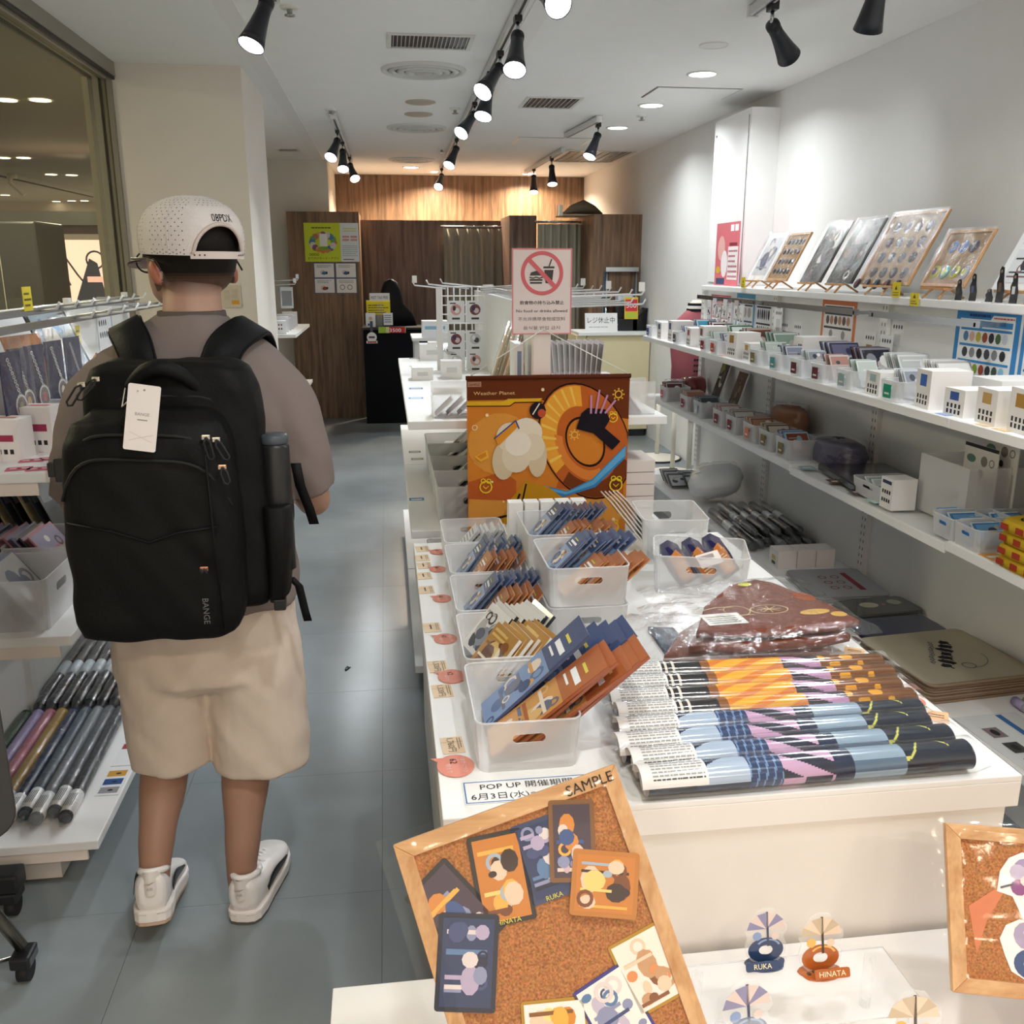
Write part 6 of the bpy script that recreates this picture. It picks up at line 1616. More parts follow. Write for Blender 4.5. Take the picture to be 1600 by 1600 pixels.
# chrome hanging rails under the top shelf
for y0, y1 in ((4.92, 5.9), (3.8, 4.85), (2.95, 3.7)):
    o = thing('hang_rail', (2.0, (y0 + y1) / 2, 1.385), 'chrome hanging rail under the top shelf, %s' % ('far part' if y0 > 4.9 else 'middle part' if y0 > 3.75 else 'near part'), 'rail')
    B(col='#c4c7ca').box(1.985, 1.995, y0, y1, 1.375, 1.40).build('bar', 'metal', o)
    for y in (y0 + .03, y1 - .03): B(col='#b9bcc0').box(1.985, RXB - .002, y - .006, y + .006, 1.378, 1.392).build('bracket', 'metal', o)
def AX(y, z, x): return fr((x, y, z), (0, -1, 0), (0, 0, 1))      # panel facing the aisle
def poster_on_panel(ya, yb, z0, z1, frame, label, fn, x=RXB - .0015, name='poster'):
    M = AX(ya, z0, x); w, h = ya - yb, z1 - z0
    b = B(M, frame).box(0, w, 0, h, -.001, .0); fn(b, w, h); T(b.build(name, 'paper'), label, 'poster'); 
def tbl(rows, bg, fg, hd):
    def f(b, w, h):
        b.c(bg).rect(w * .07, h * .05, w * .93, h * .9, .0006); b.c(hd).rect(w * .1, h * .8, w * .9, h * .88, .001)
        n = len(rows)
        for i, r_ in enumerate(rows):
            y = h * (.74 - i * .68 / n); b.c(hd).rect(w * .1, y, w * .9, y + h * .035, .001)
            m = len(r_)
            for j, c in enumerate(r_):
                b.c(c).disc(w * (.14 + .72 * (j + .5) / m), y - h * .26 / n, min(w * .3 / m, h * .2 / n), .001, 10, h * .22 / n)
    return f
G = ['#46464c', '#8a8a90', '#2c2c30']
poster_on_panel(5.95, 5.60, 1.16, 1.40, '#c65a62', 'red edged goods list poster on the rack panel under the standing red poster', tbl([G * 2, G], '#f4efec', '#2c2c30', '#cf8086'))
poster_on_panel(5.50, 5.21, 1.15, 1.42, '#5f9fc0', 'pale blue goods list poster on the far rack panel', tbl([['#c7b9b0'] * 3, ['#b9a59e', '#a3b5c4'] * 2], '#f2f2f0', '#2c2c30', '#4a5260'))
poster_on_panel(5.20, 4.95, 1.15, 1.42, '#dfe0e0', 'white goods list poster with rows of dark icons beside the pale blue one', tbl([G * 2, G * 2], '#f0f0f0', '#2c2c30', '#2f3034'))
poster_on_panel(4.36, 4.02, 1.145, 1.43, '#d98258', 'orange edged goods list poster in the middle of the rack panel', tbl([['#6f5a55', '#b98a78'] * 3, ['#9b9b9b'] * 2, ['#c9c9c9'] * 2], '#ecebe9', '#2c2c30', '#4b4c50'))
def bluep(b, w, h):
    tbl([['#5a7fa8', '#e2b8a8', '#c8b84a', '#a0503c', '#33333a', '#4a6a44', '#cfdbe6'], G * 2, ['#2f5f96', '#b05a78', '#8fa83a', '#a4442f', '#3a3a40', '#44544a', '#8fc4e4']], '#f1f4f6', '#2c2c30', '#3b8ac8')(b, w, h)
    lines_print(b, w * .22, h * .92, w * .56, h * .985, 1, .001, 3, '#1d3f7a', 1.); b.c('#f4f1f0').flat([(w * .56, h * .9), (w * .93, h * .9), (w * .93, h * .965), (w * .6, h * .965)], .0008); lines_print(b, w * .61, h * .91, w * .92, h * .96, 1, .001, 4, '#c03a4a')
poster_on_panel(3.26, 2.90, 1.17, 1.42, '#3b86c6', 'bright blue goods list poster on the near rack panel', bluep)
poster_on_panel(2.885, 2.60, 1.17, 1.41, '#3b86c6', 'bright blue goods list poster cut off by the right picture edge', tbl([['#c9d8a4', '#e2d8a8'] * 2, ['#2f3a46', '#c9a06a'], ['#5a5a60', '#b7a58f'] * 2], '#f1f4f6', '#2c2c30', '#3b8ac8'))
for k, (y, c) in enumerate(((4.78, '#7d3038'), (4.62, '#7d3038'), (3.88, '#9a7a45'), (3.70, '#9a7a45'), (4.82, '#d9d9d9'), (3.66, '#d9d9d9'))):
    z = 1.20 + (.06 if k > 3 else 0); b = B(AX(y, z, RXB - (.0235 if abs(y - 3.74) < .05 or abs(y - 4.88) < .07 else .0015)), '#f0f0ef').box(-.05, .05, 0, .1, -.001, 0).c(c).rect(-.025, .0, .025, .045, .0006)
    for j in range(4): b.c('#55555a').disc(-.03 + .02 * j, .075, .006, .0006, 8, .009)
    T(b.build('goods_label', 'paper'), 'small goods label card on the rack panel, number %s' % ('one', 'two', 'three', 'four', 'five', 'six')[k], 'label card', 'goods labels on the rack panel')
# ---- white service box on the wall (tall cabinet)
lk = thing('wall_service_box', (2.36, 6.2, 1.46), 'tall white service cabinet built against the right wall', 'cabinet')
B(col='#f1f1f0').box(2.265, WR, 5.87, 6.53, 1.457, 2.52).build('body', 'paint', lk, .003)
B(col='#f4f4f3').box(2.259, 2.265, 5.90, 6.50, 1.47, 2.48).build('door', 'paint', lk)
B(col='#5b5b5b').box(2.2585, 2.2595, 5.893, 5.897, 1.47, 2.48).build('hinge_gap', 'black', lk)
B(col='#b9b9b7').cyl((2.258, 6.46, 2.42), (2.253, 6.46, 2.42), .008).build('lock', 'metal', lk)
def redp(b, w, h):
    b.c('#d8727a').rect(0, 0, w, h, .0004).c('#e8b1ab').disc(w * .25, h * .6, w * .16, .0008, 12, h * .2).c('#f0e8ea').disc(w * .4, h * .35, w * .14, .001, 12, h * .22).c('#d9b23a').disc(w * .15, h * .25, w * .1, .0012, 10, h * .06).c('#3a4a6a').rect(w * .08, h * .02, w * .45, h * .12, .0014)
    b.c('#f4e9ea').rect(w * .55, h * .1, w * .97, h * .62, .001).c('#fbf6f6').rect(w * .62, h * .86, w * .76, h * .96, .001).rect(w * .8, h * .86, w * .94, h * .96, .001).c('#8f3040').rect(w * .6, h * .64, w * .92, h * .68, .0014)
    lines_print(b, w * .58, h * .12, w * .95, h * .6, 6, .0014, 3, '#b77a80')
poster_on_panel(6.03, 5.62, 1.457, 1.84, '#c24a58', 'red event poster standing on the far end of the top shelf', redp, 2.14)
# ---- boards on small easels on the top shelf
def board(yl, yr, h, kind, label, lean_=.5, frame='pine'):
    z0 = 1.455 + .045; w = yl - yr; x0 = 2.125
    yv_ = Vector((lean_, 0, 1)).normalized()
    M = fr((x0, yl, z0), (0, -1, 0), yv_)
    hh = h * 1.12
    o = thing('display_board', (x0, (yl + yr) / 2, z0), label, 'display board')
    if kind == 'cork':
        f_ = .012
        B(M).box(0, w, 0, hh, -.004, .0).build('cork_sheet', 'cork_pale', o)
        B(M, '#ffffff').box(0, w, 0, f_, 0, .006).box(0, w, hh - f_, hh, 0, .006).box(0, f_, f_, hh - f_, 0, .006).box(w - f_, w, f_, hh - f_, 0, .006).build('frame', 'pine', o)
    elif kind == 'white':
        B(M, '#eceeef').box(0, w, 0, hh, -.004, 0).build('board', 'paper', o)
    else:
        B(M, '#1b1b20').box(0, w, 0, hh, -.004, 0).build('board', 'gloss', o)
    return o, M, w, hh
def badges(o, M, w, h, nx, ny, pal, x0=.1, y0=.12, yh=.8, r=.4, seed=1):
    q = random.Random(seed)
    for j in range(ny):
        for i in range(nx):
            x = w * (x0 + (1 - 2 * x0) * (i + .5) / nx); y = h * (y0 + yh * (j + .5) / ny); rr = min(w * (1 - 2 * x0) / nx, h * yh / ny) * r
            b = B(M @ Matrix.Translation((x, y, .001))); b.c(pal[q.randrange(len(pal))]); b.lathe([(rr, 0), (rr * .95, .004), (rr * .5, .006), (.0005, .0065)], 12); b.c(pal[q.randrange(len(pal))]).disc(rr * .1, 0, rr * .5, .0075, 8, rr * .6).c('#e9e6e2').disc(-rr * .2, rr * .25, rr * .18, .0082, 6)
            b.build('badge', 'gloss', o)
def filmed(o, M, w, h, s=1): B(M).grid(lambda u, v: (-.006 + u * (w + .012), -.004 + v * (h + .01), .012 + .004 * math.sin(13 * u + 7 * v) * math.sin(9 * v + u)), 10, 12).build('clear_cover', 'film', o)
PALB = ['#3c424c', '#77727f', '#2b303e', '#8a7a72', '#4a3a44']
bs = []
o, M, w, h = board(5.42, 5.16, .26, 'white', 'white framed goods board on an easel, farthest on the top shelf'); art(b := B(M), w * .1, h * .1, w * .9, h * .9, ['#c7c9cc', '#5a5f78', '#8f9096', '#3f4a6a', '#d7cfc8'], 61, .001, 14); b.build('print', 'paper', o); filmed(o, M, w, h); bs.append((5.29, .14))
o, M, w, h = board(5.13, 4.86, .25, 'cork', 'cork goods board with rows of small items, second on the top shelf'); badges(o, M, w, h, 5, 4, PALB, .08, .1, .82, .38, 2); filmed(o, M, w, h); bs.append((5.0, .14))
for (ya, yb, sd, t) in ((4.70, 4.46, 63, 'black print board on an easel, left one of the dark pair on the top shelf'), (4.40, 4.14, 64, 'black print board on an easel, right one of the dark pair on the top shelf')):
    o, M, w, h = board(ya, yb, .29, 'dark', t); art(b := B(M), w * .06, h * .05, w * .94, h * .95, ['#17171c', '#3b3540', '#6a5a5c', '#22324a', '#8f6f60', '#d6d0cc'], sd, .001, 12); b.build('print', 'gloss', o); filmed(o, M, w, h); bs.append(((ya + yb) / 2, .13))
o, M, w, h = board(4.08, 3.66, .30, 'cork', 'large cork goods board with hanging charms in the middle of the top shelf'); badges(o, M, w, h, 4, 4, PALB, .1, .06, .84, .36, 5); filmed(o, M, w, h); bs.append((3.87, .2))
b = None
for k in range(5):
    b = B(M @ Matrix.Translation((w * (.05 + .2 * k), -.005, .014))); b.c('#1d1b22').lathe([(.024, 0), (.023, .004), (.0005, .005)], 14).c(['#6a3040', '#8a8088', '#3f4a66', '#7a4a48', '#5a5a60'][k]).disc(0, 0, .013, .0062, 10, .016)
    b.build('charm', 'gloss', o)
o, M, w, h = board(3.57, 3.28, .21, 'cork', 'small cork goods board with seven round badges on the top shelf'); badges(o, M, w, h, 3, 1, ['#2f2a4a', '#3a5aa8', '#6a4a8a'], .16, .5, .42, .40, 7); badges(o, M, w, h, 4, 1, ['#8a8aa0', '#c0c43a', '#7a4a9a', '#2a9a8a'], .06, .06, .4, .44, 8); filmed(o, M, w, h); bs.append((3.43, .16))
o, M, w, h = board(3.12, 2.72, .28, 'white', 'white photo board on an easel cut off by the right picture edge')
for k in range(4):
    art(b := B(M), w * (.08 + .46 * (k % 2)), h * (.08 + .46 * (k // 2)), w * (.46 + .46 * (k % 2)), h * (.48 + .46 * (k // 2)), ['#dfe3e6', '#33363f', '#5a6a80', '#8a5a60', '#1f2026'], 70 + k, .001, 9); b.build('photo_print', 'gloss', o)
bs.append((2.95, .2))
for k, (y, w) in enumerate(bs):
    t = thing('wooden_easel', (2.11, y, 1.455), 'small wooden easel under the %s board on the top shelf' % ('farthest white', 'second cork', 'left black', 'right black', 'large cork', 'small cork', 'photo')[k], 'easel')
    for s in (-1, 1): B().tube([(2.085, y + s * w * .36, 1.458), (2.15, y + s * w * .2, 1.52)], .005, 6).build('leg', 'pine', t)
    B().tube([(2.225, y, 1.458), (2.135, y, 1.51)], .005, 6).build('rear_leg', 'pine', t)
    B().box(2.088, 2.122, y - w * .5, y + w * .5, 1.490, 1.499).build('tray', 'pine_y', t)
# yellow caution cards
for k, (px, py, x) in enumerate(((1162, 432, 2.055), (1402, 440, 2.055), (1429, 468, 2.053))):
    q = PX(x, px, py); zb_ = 1.4555 if k < 2 else q.z - .025
    b = B(AX(q.y + .03, zb_, x), '#e3cf28').box(0, .06, 0, .06 if k < 2 else .05, 0, .0015).c('#3a3620').flat([(.02, .03), (.04, .03), (.03, .046)], .0019); lines_print(b, .008, .006, .052, .024, 2, .0019, k, '#6a6020')
    T(b.build('caution_card', 'plastic'), ('yellow caution card by the farthest easel on the top shelf', 'yellow caution card by the large cork board', 'yellow caution card hung on the top shelf edge')[k], 'card')
# dark acrylic figures on the top shelf
for k, (px, h) in enumerate(((1497, .075), (1519, .095), (1545, .045), (1561, .12), (1583, .10))):
    q = PX(2.075, px, 463); y = q.y; o = thing('acrylic_figure', (2.075, y, 1.455), ('crouching black acrylic figure before the small cork board', 'slim standing acrylic figure with a blue skirt on the top shelf', 'low dark acrylic figure lying between the standing ones', 'tallest black acrylic figure near the photo board', 'seated black acrylic figure near the right picture edge')[k], 'figure')
    B(col='#e9eaea').lathe([(.022, 0), (.022, .003), (.001, .0032)], 16, (2.075, y, 1.455)).build('base', 'acryl', o)
    M = AX(y, 1.458, 2.075)
    out = [(-.018, 0), (.02, 0), (.022, h * .35), (.014, h * .62), (.012, h * .8), (.009, h * .97), (-.002, h), (-.01, h * .9), (-.009, h * .72), (-.018, h * .55), (-.014, h * .3)]
    b = B(M, '#17171b').prism(out, -.0015, .0015); b.c(('#3a3840', '#4a5a8a', '#2c2c32', '#5a4638', '#d8d8dc')[k]).rect(-.008, h * .3, .008, h * .55, .0018).c('#8a7468').disc(.001, h * .86, .006, .0018, 8); b.build('plate', 'gloss', o)
# packets hanging on the far rail
for k in range(7):
    y = 5.62 - .09 * k
    b = B(AX(y, 1.26 + .02 * (k % 2), 1.975), ('#e9e9ea', '#d8d8da', '#c9bcb8')[k % 3]).box(-.03, .03, 0, .11, 0, .004); art(b, -.025, .01, .025, .08, ['#eeeeee', '#3c3c42', '#9a9aa2', '#a8505a'], 80 + k, .0045, 5)
    T(b.build('hanging_packet', 'gloss'), 'small picture packet hanging on the far chrome rail, number %s' % ('one', 'two', 'three', 'four', 'five', 'six', 'seven')[k], 'packet', 'packets hanging on the far rail')

# ---- goods on the shelves
bin_w = make_bin(.13, .2, .07); bin_v = make_bin(.16, .16, .09); bin_u = make_bin(.24, .2, .06)
S2 = LEV[2][0]; S3 = LEV[3][0]; S4 = LEV[4][0]
def packs(x, y, z, n, cols, label, grp, w=.09, l=.11, dy=-.012, tilt=.7, sd=1, dx=0.):
    """a file of packs leaning towards the camera end of the shelf"""
    for k in range(n):
        M = fr((x + dx * k, y + dy * k, z + .002), (1, 0, 0), (0, tilt, 1 - tilt * .4))
        b = B(M, cols[k % len(cols)]).box(-w / 2, w / 2, 0, l, 0, .004); art(b, -w * .45, l * .08, w * .45, l * .94, [cols[(k + 1) % len(cols)], '#e9e7e4', '#4a4c56', cols[k % len(cols)], '#b9b2ac'], sd + k, .0044, 5)
        T(b.build('goods_pack', 'gloss'), '%s, %s from back' % (label, ORD[k]), 'pack', grp)
def rlabel(x, y, z, w, h, c, label, txt=True):
    b = B(fr((x, y, z), (0, -1, 0), (0, 0, 1)), c).box(-w / 2, w / 2, 0, h, 0, .0012).c('#f3e9e0').rect(-w * .3, h * .25, w * .3, h * .4, .0016)
    return b
row2 = [  # y, kind, args
 (5.93, 'bin', '#4a5aa8'), (5.75, 'box', '#3f4a86'), (5.55, 'box', '#3f4a86'), (5.36, 'bin', '#5a5a60'), (5.19, 'box', '#a8503c'), (5.03, 'box', '#7a4038'), (4.86, 'bin', '#8f2f38'), (4.70, 'bin', '#c8583c'), (4.53, 'box', '#a8803c'), (4.36, 'box', '#c89a4a'), (4.15, 'bin', '#8a7a48'), (3.92, 'bin', '#5aa0a0'), (3.70, 'bin', '#6a3038'), (3.50, 'bin', '#6a3038'), (3.28, 'bin', '#9fb8b8'), (3.10, 'box', '#a8c0c0'), (2.95, 'bin', '#1a9a7a'), (2.78, 'box', '#3a6ab8'), (2.62, 'box', '#3a5aa0'), (2.46, 'box', '#c8a060'), (2.30, 'box', '#b88a3a'), (2.14, 'box', '#c8b84a')]
num = ['farthest', 'second', 'third', 'fourth', 'fifth', 'sixth', 'seventh', 'eighth', 'ninth', 'tenth', 'eleventh', 'twelfth', 'thirteenth', 'fourteenth', 'fifteenth', 'sixteenth', 'seventeenth', 'eighteenth', 'nineteenth', 'twentieth', 'twenty-first', 'nearest']
for k, (y, kind, c) in enumerate(row2):
    x = 1.765
    if kind == 'box':
        h = .085 + .02 * (k % 3); w, d = .13, .105
        dec = [('s', 0, h * .72, .045, h * .3, c)] + list(icons('s', -.03, h * .16, 4, 2, .02, .018, .010)) + [('f', .02, h * .55, .05, h * .35, '#f6eee8')]
        o = wbox(rz(rnd.uniform(-.12, .12), (x + rnd.uniform(-.01, .03), y, S2)), w, d, h, 'goods_box', '#f4f1ee', dec, True)
        T(o, 'white goods box, %s in the front row of the second shelf on the right' % num[k], 'box', 'front row of the second shelf')
    else:
        bin_w(rz(PI / 2, (x + .015, y, S2)), 'small translucent goods bin, %s in the front row of the second shelf on the right' % num[k], 'front row of the second shelf')
        cs = [['#e4e6e8', '#c9ced4', '#8f96a0'], ['#8a4a4a', '#d8d2ce', '#b98a80'], ['#7a9a88', '#dfe6e2', '#c8d2cc'], ['#3f4a66', '#d6d8de', '#8a90a4']][k % 4]
        packs(1.79, y + .04, S2 + .005, 5, cs, 'thin pack in the %s bin of the second shelf front row' % num[k], 'packs in the second shelf bins', .08, .11, -.014, .55, 200 + k)
        o = rlabel(x - .089, y, S2 + .012, .05, .045, c, '').build('bin_label', 'paper'); T(o, 'coloured price label on the %s bin of the second shelf' % num[k], 'label', 'price labels on the second shelf bins')
for k, (y, n, cs) in enumerate(((5.55, 5, ['#4a4a52', '#a8a8ae', '#2f7f98']), (5.28, 6, ['#4a2a30', '#7a4a4a', '#c8c0bc']), (5.0, 7, ['#4a6a58', '#dfe8e2', '#9fb8a8']), (4.72, 6, ['#6a3a30', '#dad6d0', '#b8a498']), (4.42, 8, ['#3f6a58', '#dfe6e0', '#8fa898']), (3.80, 7, ['#3a3a55', '#6a6a88', '#d8d8de']), (3.52, 6, ['#2a2a38', '#5a3038', '#8a8a96']), (3.25, 7, ['#e6e6e4', '#c8ccca', '#9aa6a6']), (2.98, 6, ['#eceae6', '#d8d4d0', '#b8b4b0']))):
    packs(1.96, y + .05, S2 + .0, n, cs, 'glossy pack in the %s back row bundle of the second shelf' % num[k], 'back row packs of the second shelf', .13, .15, -.016, .6, 300 + 9 * k)
o = wbox(Matrix.Translation((1.96, 2.72, S2)), .17, .16, .10, 'goods_box', '#f0eeec'); T(o, 'large plain white carton in the back row of the second shelf below the blue posters', 'box')
o = wbox(Matrix.Translation((1.96, 4.12, S2)), .16, .10, .13, 'goods_box', '#f3efec', icons('s', -.03, .03, 2, 3, .02, .03, .012)); T(o, 'white carton below the orange edged poster on the second shelf', 'box')
# label sheets lying on the second shelf edge
for k, (px, py, c) in enumerate(((1112, 556, '#e9b8a0'), (1150, 562, '#f0f0f0'), (1255, 592, '#c8dfe0'), (1475, 648, '#8fa8d8'), (1535, 665, '#e4c89a'), (1570, 672, '#e0c08a'))):
    q = PZ(S2, px, py); b = B(fr((max(q.x, 1.725), q.y, S2 + .0005)), c).box(-.04, .04, -.03, .03, 0, .0008); lines_print(b, -.03, -.02, .03, .02, 3, .0012, k, '#ffffff'); T(b.build('label_sheet', 'paper'), 'printed label sheet lying on the second shelf edge, number %s from the far end' % ('one', 'two', 'three', 'four', 'five', 'six')[k], 'label sheet', 'label sheets on the second shelf')
# yellow-green charm at the picture edge
# third shelf
row3 = [(5.72, '#c85a6a', ['#6a3038', '#8a2a2a', '#d8d0cc']), (5.30, '#8f2f38', ['#b8806a', '#e0d8d4', '#c8a08a']), (5.05, '#c9ced4', ['#4a4c56', '#a8acb4', '#7a7e88']), (4.72, '#8f2f38', ['#e4e0dc', '#c8a8a8', '#b88f8f']), (4.52, '#8f2f38', ['#e0dcd8', '#b8b0ac', '#8f8680']), (4.28, '#d87a5a', ['#b88a70', '#e0d0c0', '#8a5a48']), (4.08, '#8a7a48', ['#d8d0c0', '#a89878', '#7a6a58']), (3.88, '#8a7a48', ['#8f4a3a', '#6fb0d8', '#a8d0e8'])]
for k, (y, c, cs) in enumerate(row3):
    bin_v(rz(PI / 2, (1.81, y, S3)), 'translucent goods bin, %s on the third shelf on the right' % num[k], 'bins on the third shelf')
    packs(1.82, y + .05, S3 + .005, 6, cs, 'glossy pack in the %s bin of the third shelf' % num[k], 'packs in the third shelf bins', .11, .13, -.015, .7, 400 + 7 * k)
    o = rlabel(1.724, y, S3 + .02, .05, .05, c, '').build('bin_label', 'paper'); T(o, 'coloured price label on the %s bin of the third shelf' % num[k], 'label', 'price labels on the third shelf bins')
def leaning_print(y, w, h, cs, label, x=2.0, z=None, sd=1):
    M = fr((x, y, z or S3), (0, -1, 0), (.32, 0, 1)); b = B(M, '#e6e6e6').box(0, w, 0, h, 0, .006); art(b, .004, .004, w - .004, h - .004, cs, sd, .0064, 10)
    o = b.build('wrapped_print', 'gloss'); T(o, label, 'print')
    return o
leaning_print(5.60, .14, .28, ['#33363a', '#7a8a48', '#c9c9c4', '#54585a'], 'tall wrapped print leaning on the panel, far one above the third shelf', sd=11)
leaning_print(5.30, .15, .24, ['#4a4744', '#6a5f56', '#837568', '#3a3836'], 'tall wrapped brown print leaning on the panel, near one above the third shelf', sd=12)
def sack(M, rx, ry, h, col, label, name='bagged_goods', mat='cloth', cat='bag', parts=(), wrap=True, pal=None, p=2.6):
    o = thing(name, M.translation, label, cat); r = random.Random(len(label))
    b = B(M, col); b.loft([ell((0, 0, z * h), rx * k, ry * k, 20, p=p) for z, k in ((0, .86), (.08, 1), (.5, 1.04), (.85, .95), (.97, .75), (1, .4))]); b.build('body', mat, o)
    if pal:
        b = B(M); 
        for k, c in enumerate(pal): b.c(c).disc((k - 1) * rx * .4, (.2 - .2 * k) * ry, rx * .16, h * 1.0 + .003 + .0005 * k, 10, ry * .2)
        b.build('print', mat, o)
    if wrap:
        b = B(M); b.grid(lambda u, v: (rx * 1.12 * math.cos(2 * PI * u) * (1.0 - .8 * max(0, v - .75) / .25) + r.uniform(-.006, .006), ry * 1.12 * math.sin(2 * PI * u) * (1.0 - .8 * max(0, v - .75) / .25) + r.uniform(-.006, .006), .002 + h * 1.1 * min(1, v * 1.25) + r.uniform(-.004, .004) * (v > .05)), 22, 8); b.build('clear_bag', 'film', o)
    return o
sack(Matrix.Translation((1.99, 4.40, S3)), .075, .13, .15, '#9a6238', 'brown wooden-looking pouch bundle in a clear bag on the third shelf', pal=['#7a4a28', '#b8803f', '#5a3820'], wrap=True)
sack(Matrix.Translation((1.86, 5.90, S3)), .06, .05, .10, '#7f9aa6', 'small pale blue bagged towels at the far end of the third shelf')
sack(Matrix.Translation((2.0, 5.93, S3)), .075, .10, .13, '#7a2a2a', 'dark red shiny pouch lying at the far end of the third shelf', mat='gloss', wrap=False)
sack(rz(.2, (1.97, 4.75, S3)), .08, .14, .06, '#b9b4b2', 'crumpled bag of white goods behind the third shelf bins')
sack(rz(-.1, (1.93, 3.74, S3)), .095, .16, .10, '#59536a', 'purple grey bagged cushion behind the third shelf bins', pal=['#4a3a40', '#33344a', '#7a5a58'])
# folded dark cloths, trays and box of the near third shelf
o = B(rz(0, (1.90, 3.42, S3)), '#33323a').prism([(-.16, -.2), (.14, -.16), (.16, .16), (-.12, .2)], 0, .03).build('folded_cloth', 'gloss', None, .008); T(o, 'large dark folded sheet in film on the third shelf', 'cloth')
o = B(rz(.1, (1.98, 3.12, S3)), '#6a2f34').prism(rrect(.12, .16, .02), 0, .035).build('folded_cloth', 'gloss', None, .008); T(o, 'dark red packet beside the tall clear case on the third shelf', 'cloth')
bin_u(rz(PI / 2, (1.84, 3.13, S3)), 'low translucent tray with white packs beside the tall case on the third shelf', 'bins on the third shelf')
packs(1.83, 3.14, S3 + .006, 4, ['#eceff0', '#d0d8da', '#9fb4b8'], 'white pack in the low tray beside the tall case', 'packs in the third shelf bins', .12, .09, -.016, .9, 480)
o = wbox(Matrix.Translation((1.775, 2.98, S3)), .09, .08, .11, 'goods_box', '#f2f0ee', (('s', 0, .095, .06, .012, '#3a3f66'),) + icons('s', -.022, .03, 4, 2, .015, .03, .010)); T(o, 'white goods box with rows of dark dots before the tall clear case', 'box')
tcse = thing('clear_display_case', (1.93, 2.83, S3), 'tall clear plastic case with picture packs on the third shelf', 'display case')
for bxx in (((1.84, 2.06), (2.69, 2.694), (0, .2)), ((1.84, 2.06), (2.966, 2.97), (0, .2)), ((1.84, 1.844), (2.69, 2.97), (0, .2)), ((1.84, 2.06), (2.69, 2.97), (0, .003))):
    B().box(*bxx[0], *bxx[1], S3 + bxx[2][0], S3 + bxx[2][1]).build('wall', 'frost', tcse)
for k, (x, y, h) in enumerate(((1.95, 2.80, .25), (1.99, 2.76, .29), (1.97, 2.48, .24), (2.0, 2.45, .27))):
    M = AX(y, S3 + .003, x); b = B(M, '#e6e4e0').box(-.09, .09, 0, h, -.0015, .0015)
    b.c('#26262a').rect(-.09, h - .012, .09, h, .002).c('#5f8a7c').disc(-.05, h - .05, .025, .002, 12, .014).c('#8a8580').disc(.02, h - .05, .018, .002, 10).ring(.06, h - .05, .01, .014, .002, 12).c('#33302e').disc(.01, h - .09, .012, .0022, 8).c('#c9c5c0').rect(-.08, .01, .08, h * .6, .0018)
    T(b.build('picture_pack', 'paper'), ('front', 'rear', 'front', 'rear')[k] + (' grey picture pack with a green badge in the tall clear case' if k < 2 else ' grey picture pack standing near the right picture edge'), 'pack')
for k, (y, x) in enumerate(((2.62, 1.80), (2.50, 1.80), (2.60, 1.93))):
    bin_w(rz(PI / 2, (x + .02, y, S3)), 'translucent bin of blue patterned packs, %s on the near third shelf' % ('left', 'right', 'rear')[k], 'bins on the third shelf')
    packs(x + .02, y + .045, S3 + .006, 6, ['#6fa8d8', '#e6eef4', '#3f7fc0'], 'blue and white pack in the %s near third shelf bin' % ('left', 'right', 'rear')[k], 'packs in the third shelf bins', .10, .09, -.015, .9, 500 + 6 * k)
    o = rlabel(x - .069, y, S3 + .01, .06, .05, '#3f80c8', '').build('bin_label', 'paper'); T(o, 'bright blue price label on the %s blue bin of the near third shelf' % ('left', 'right', 'rear')[k], 'label', 'price labels on the third shelf bins')
for k in range(4):
    o = thing('folded_towel', (1.86, 2.20, S3 + .035 * k), '%s folded yellow and red printed towel of the pile on the third shelf' % ('lowest', 'second', 'third', 'topmost')[k], 'towel', 'yellow and red towels on the third shelf')
    b = B(rz(.05 * (k % 2), (1.86, 2.20, S3 + .035 * k))); b.c('#c9a52a'); b.loft([ell((0, 0, z), .15 * s_, .17 * s_, 24, p=5) for z, s_ in ((0, .96), (.012, 1), (.024, 1), (.033, .95))]); bo = b.build('towel', 'cloth', o)
    b = B(rz(.05 * (k % 2), (1.86, 2.20, S3 + .035 * k + .034))); b.c('#b0432c').disc(-.03, .06, .05, 0, 14, .03, .4).disc(-.06, -.05, .04, .0003, 12, .06, .8).c('#e2b83a').disc(.02, .0, .04, .0006, 12, .025).c('#2a2018').disc(-.1, -.1, .025, .0008, 10).ring(-.08, .1, .02, .026, .0008, 12); b.build('print', 'cloth', bo)
    b = B(rz(.05 * (k % 2), (1.86, 2.20, S3 + .035 * k)), '#a8402c')
    for j in range(5): b.box(-.1505, -.150, -.14 + .06 * j, -.11 + .06 * j, .008, .026)
    b.build('edge_print', 'cloth', bo)['kind'] = 'stuff'
for k, (y, c) in enumerate(((3.66, '#9fc0bc'), (3.40, '#7a5a48'), (3.22, '#6a5a60'), (3.08, '#b8dcdc'), (2.40, '#d8a05a'), (2.28, '#8a6a48'))):
    b = B(fr((1.755, y, S3 + .0005)), c).box(-.03, .03, -.035, .035, 0, .0008).c('#e9e6e2').rect(-.02, -.01, .02, .01, .0011); T(b.build('price_card', 'paper'), 'small price card on the third shelf edge, number %s from the far end' % ('one', 'two', 'three', 'four', 'five', 'six')[k], 'price card', 'price cards of the third shelf')
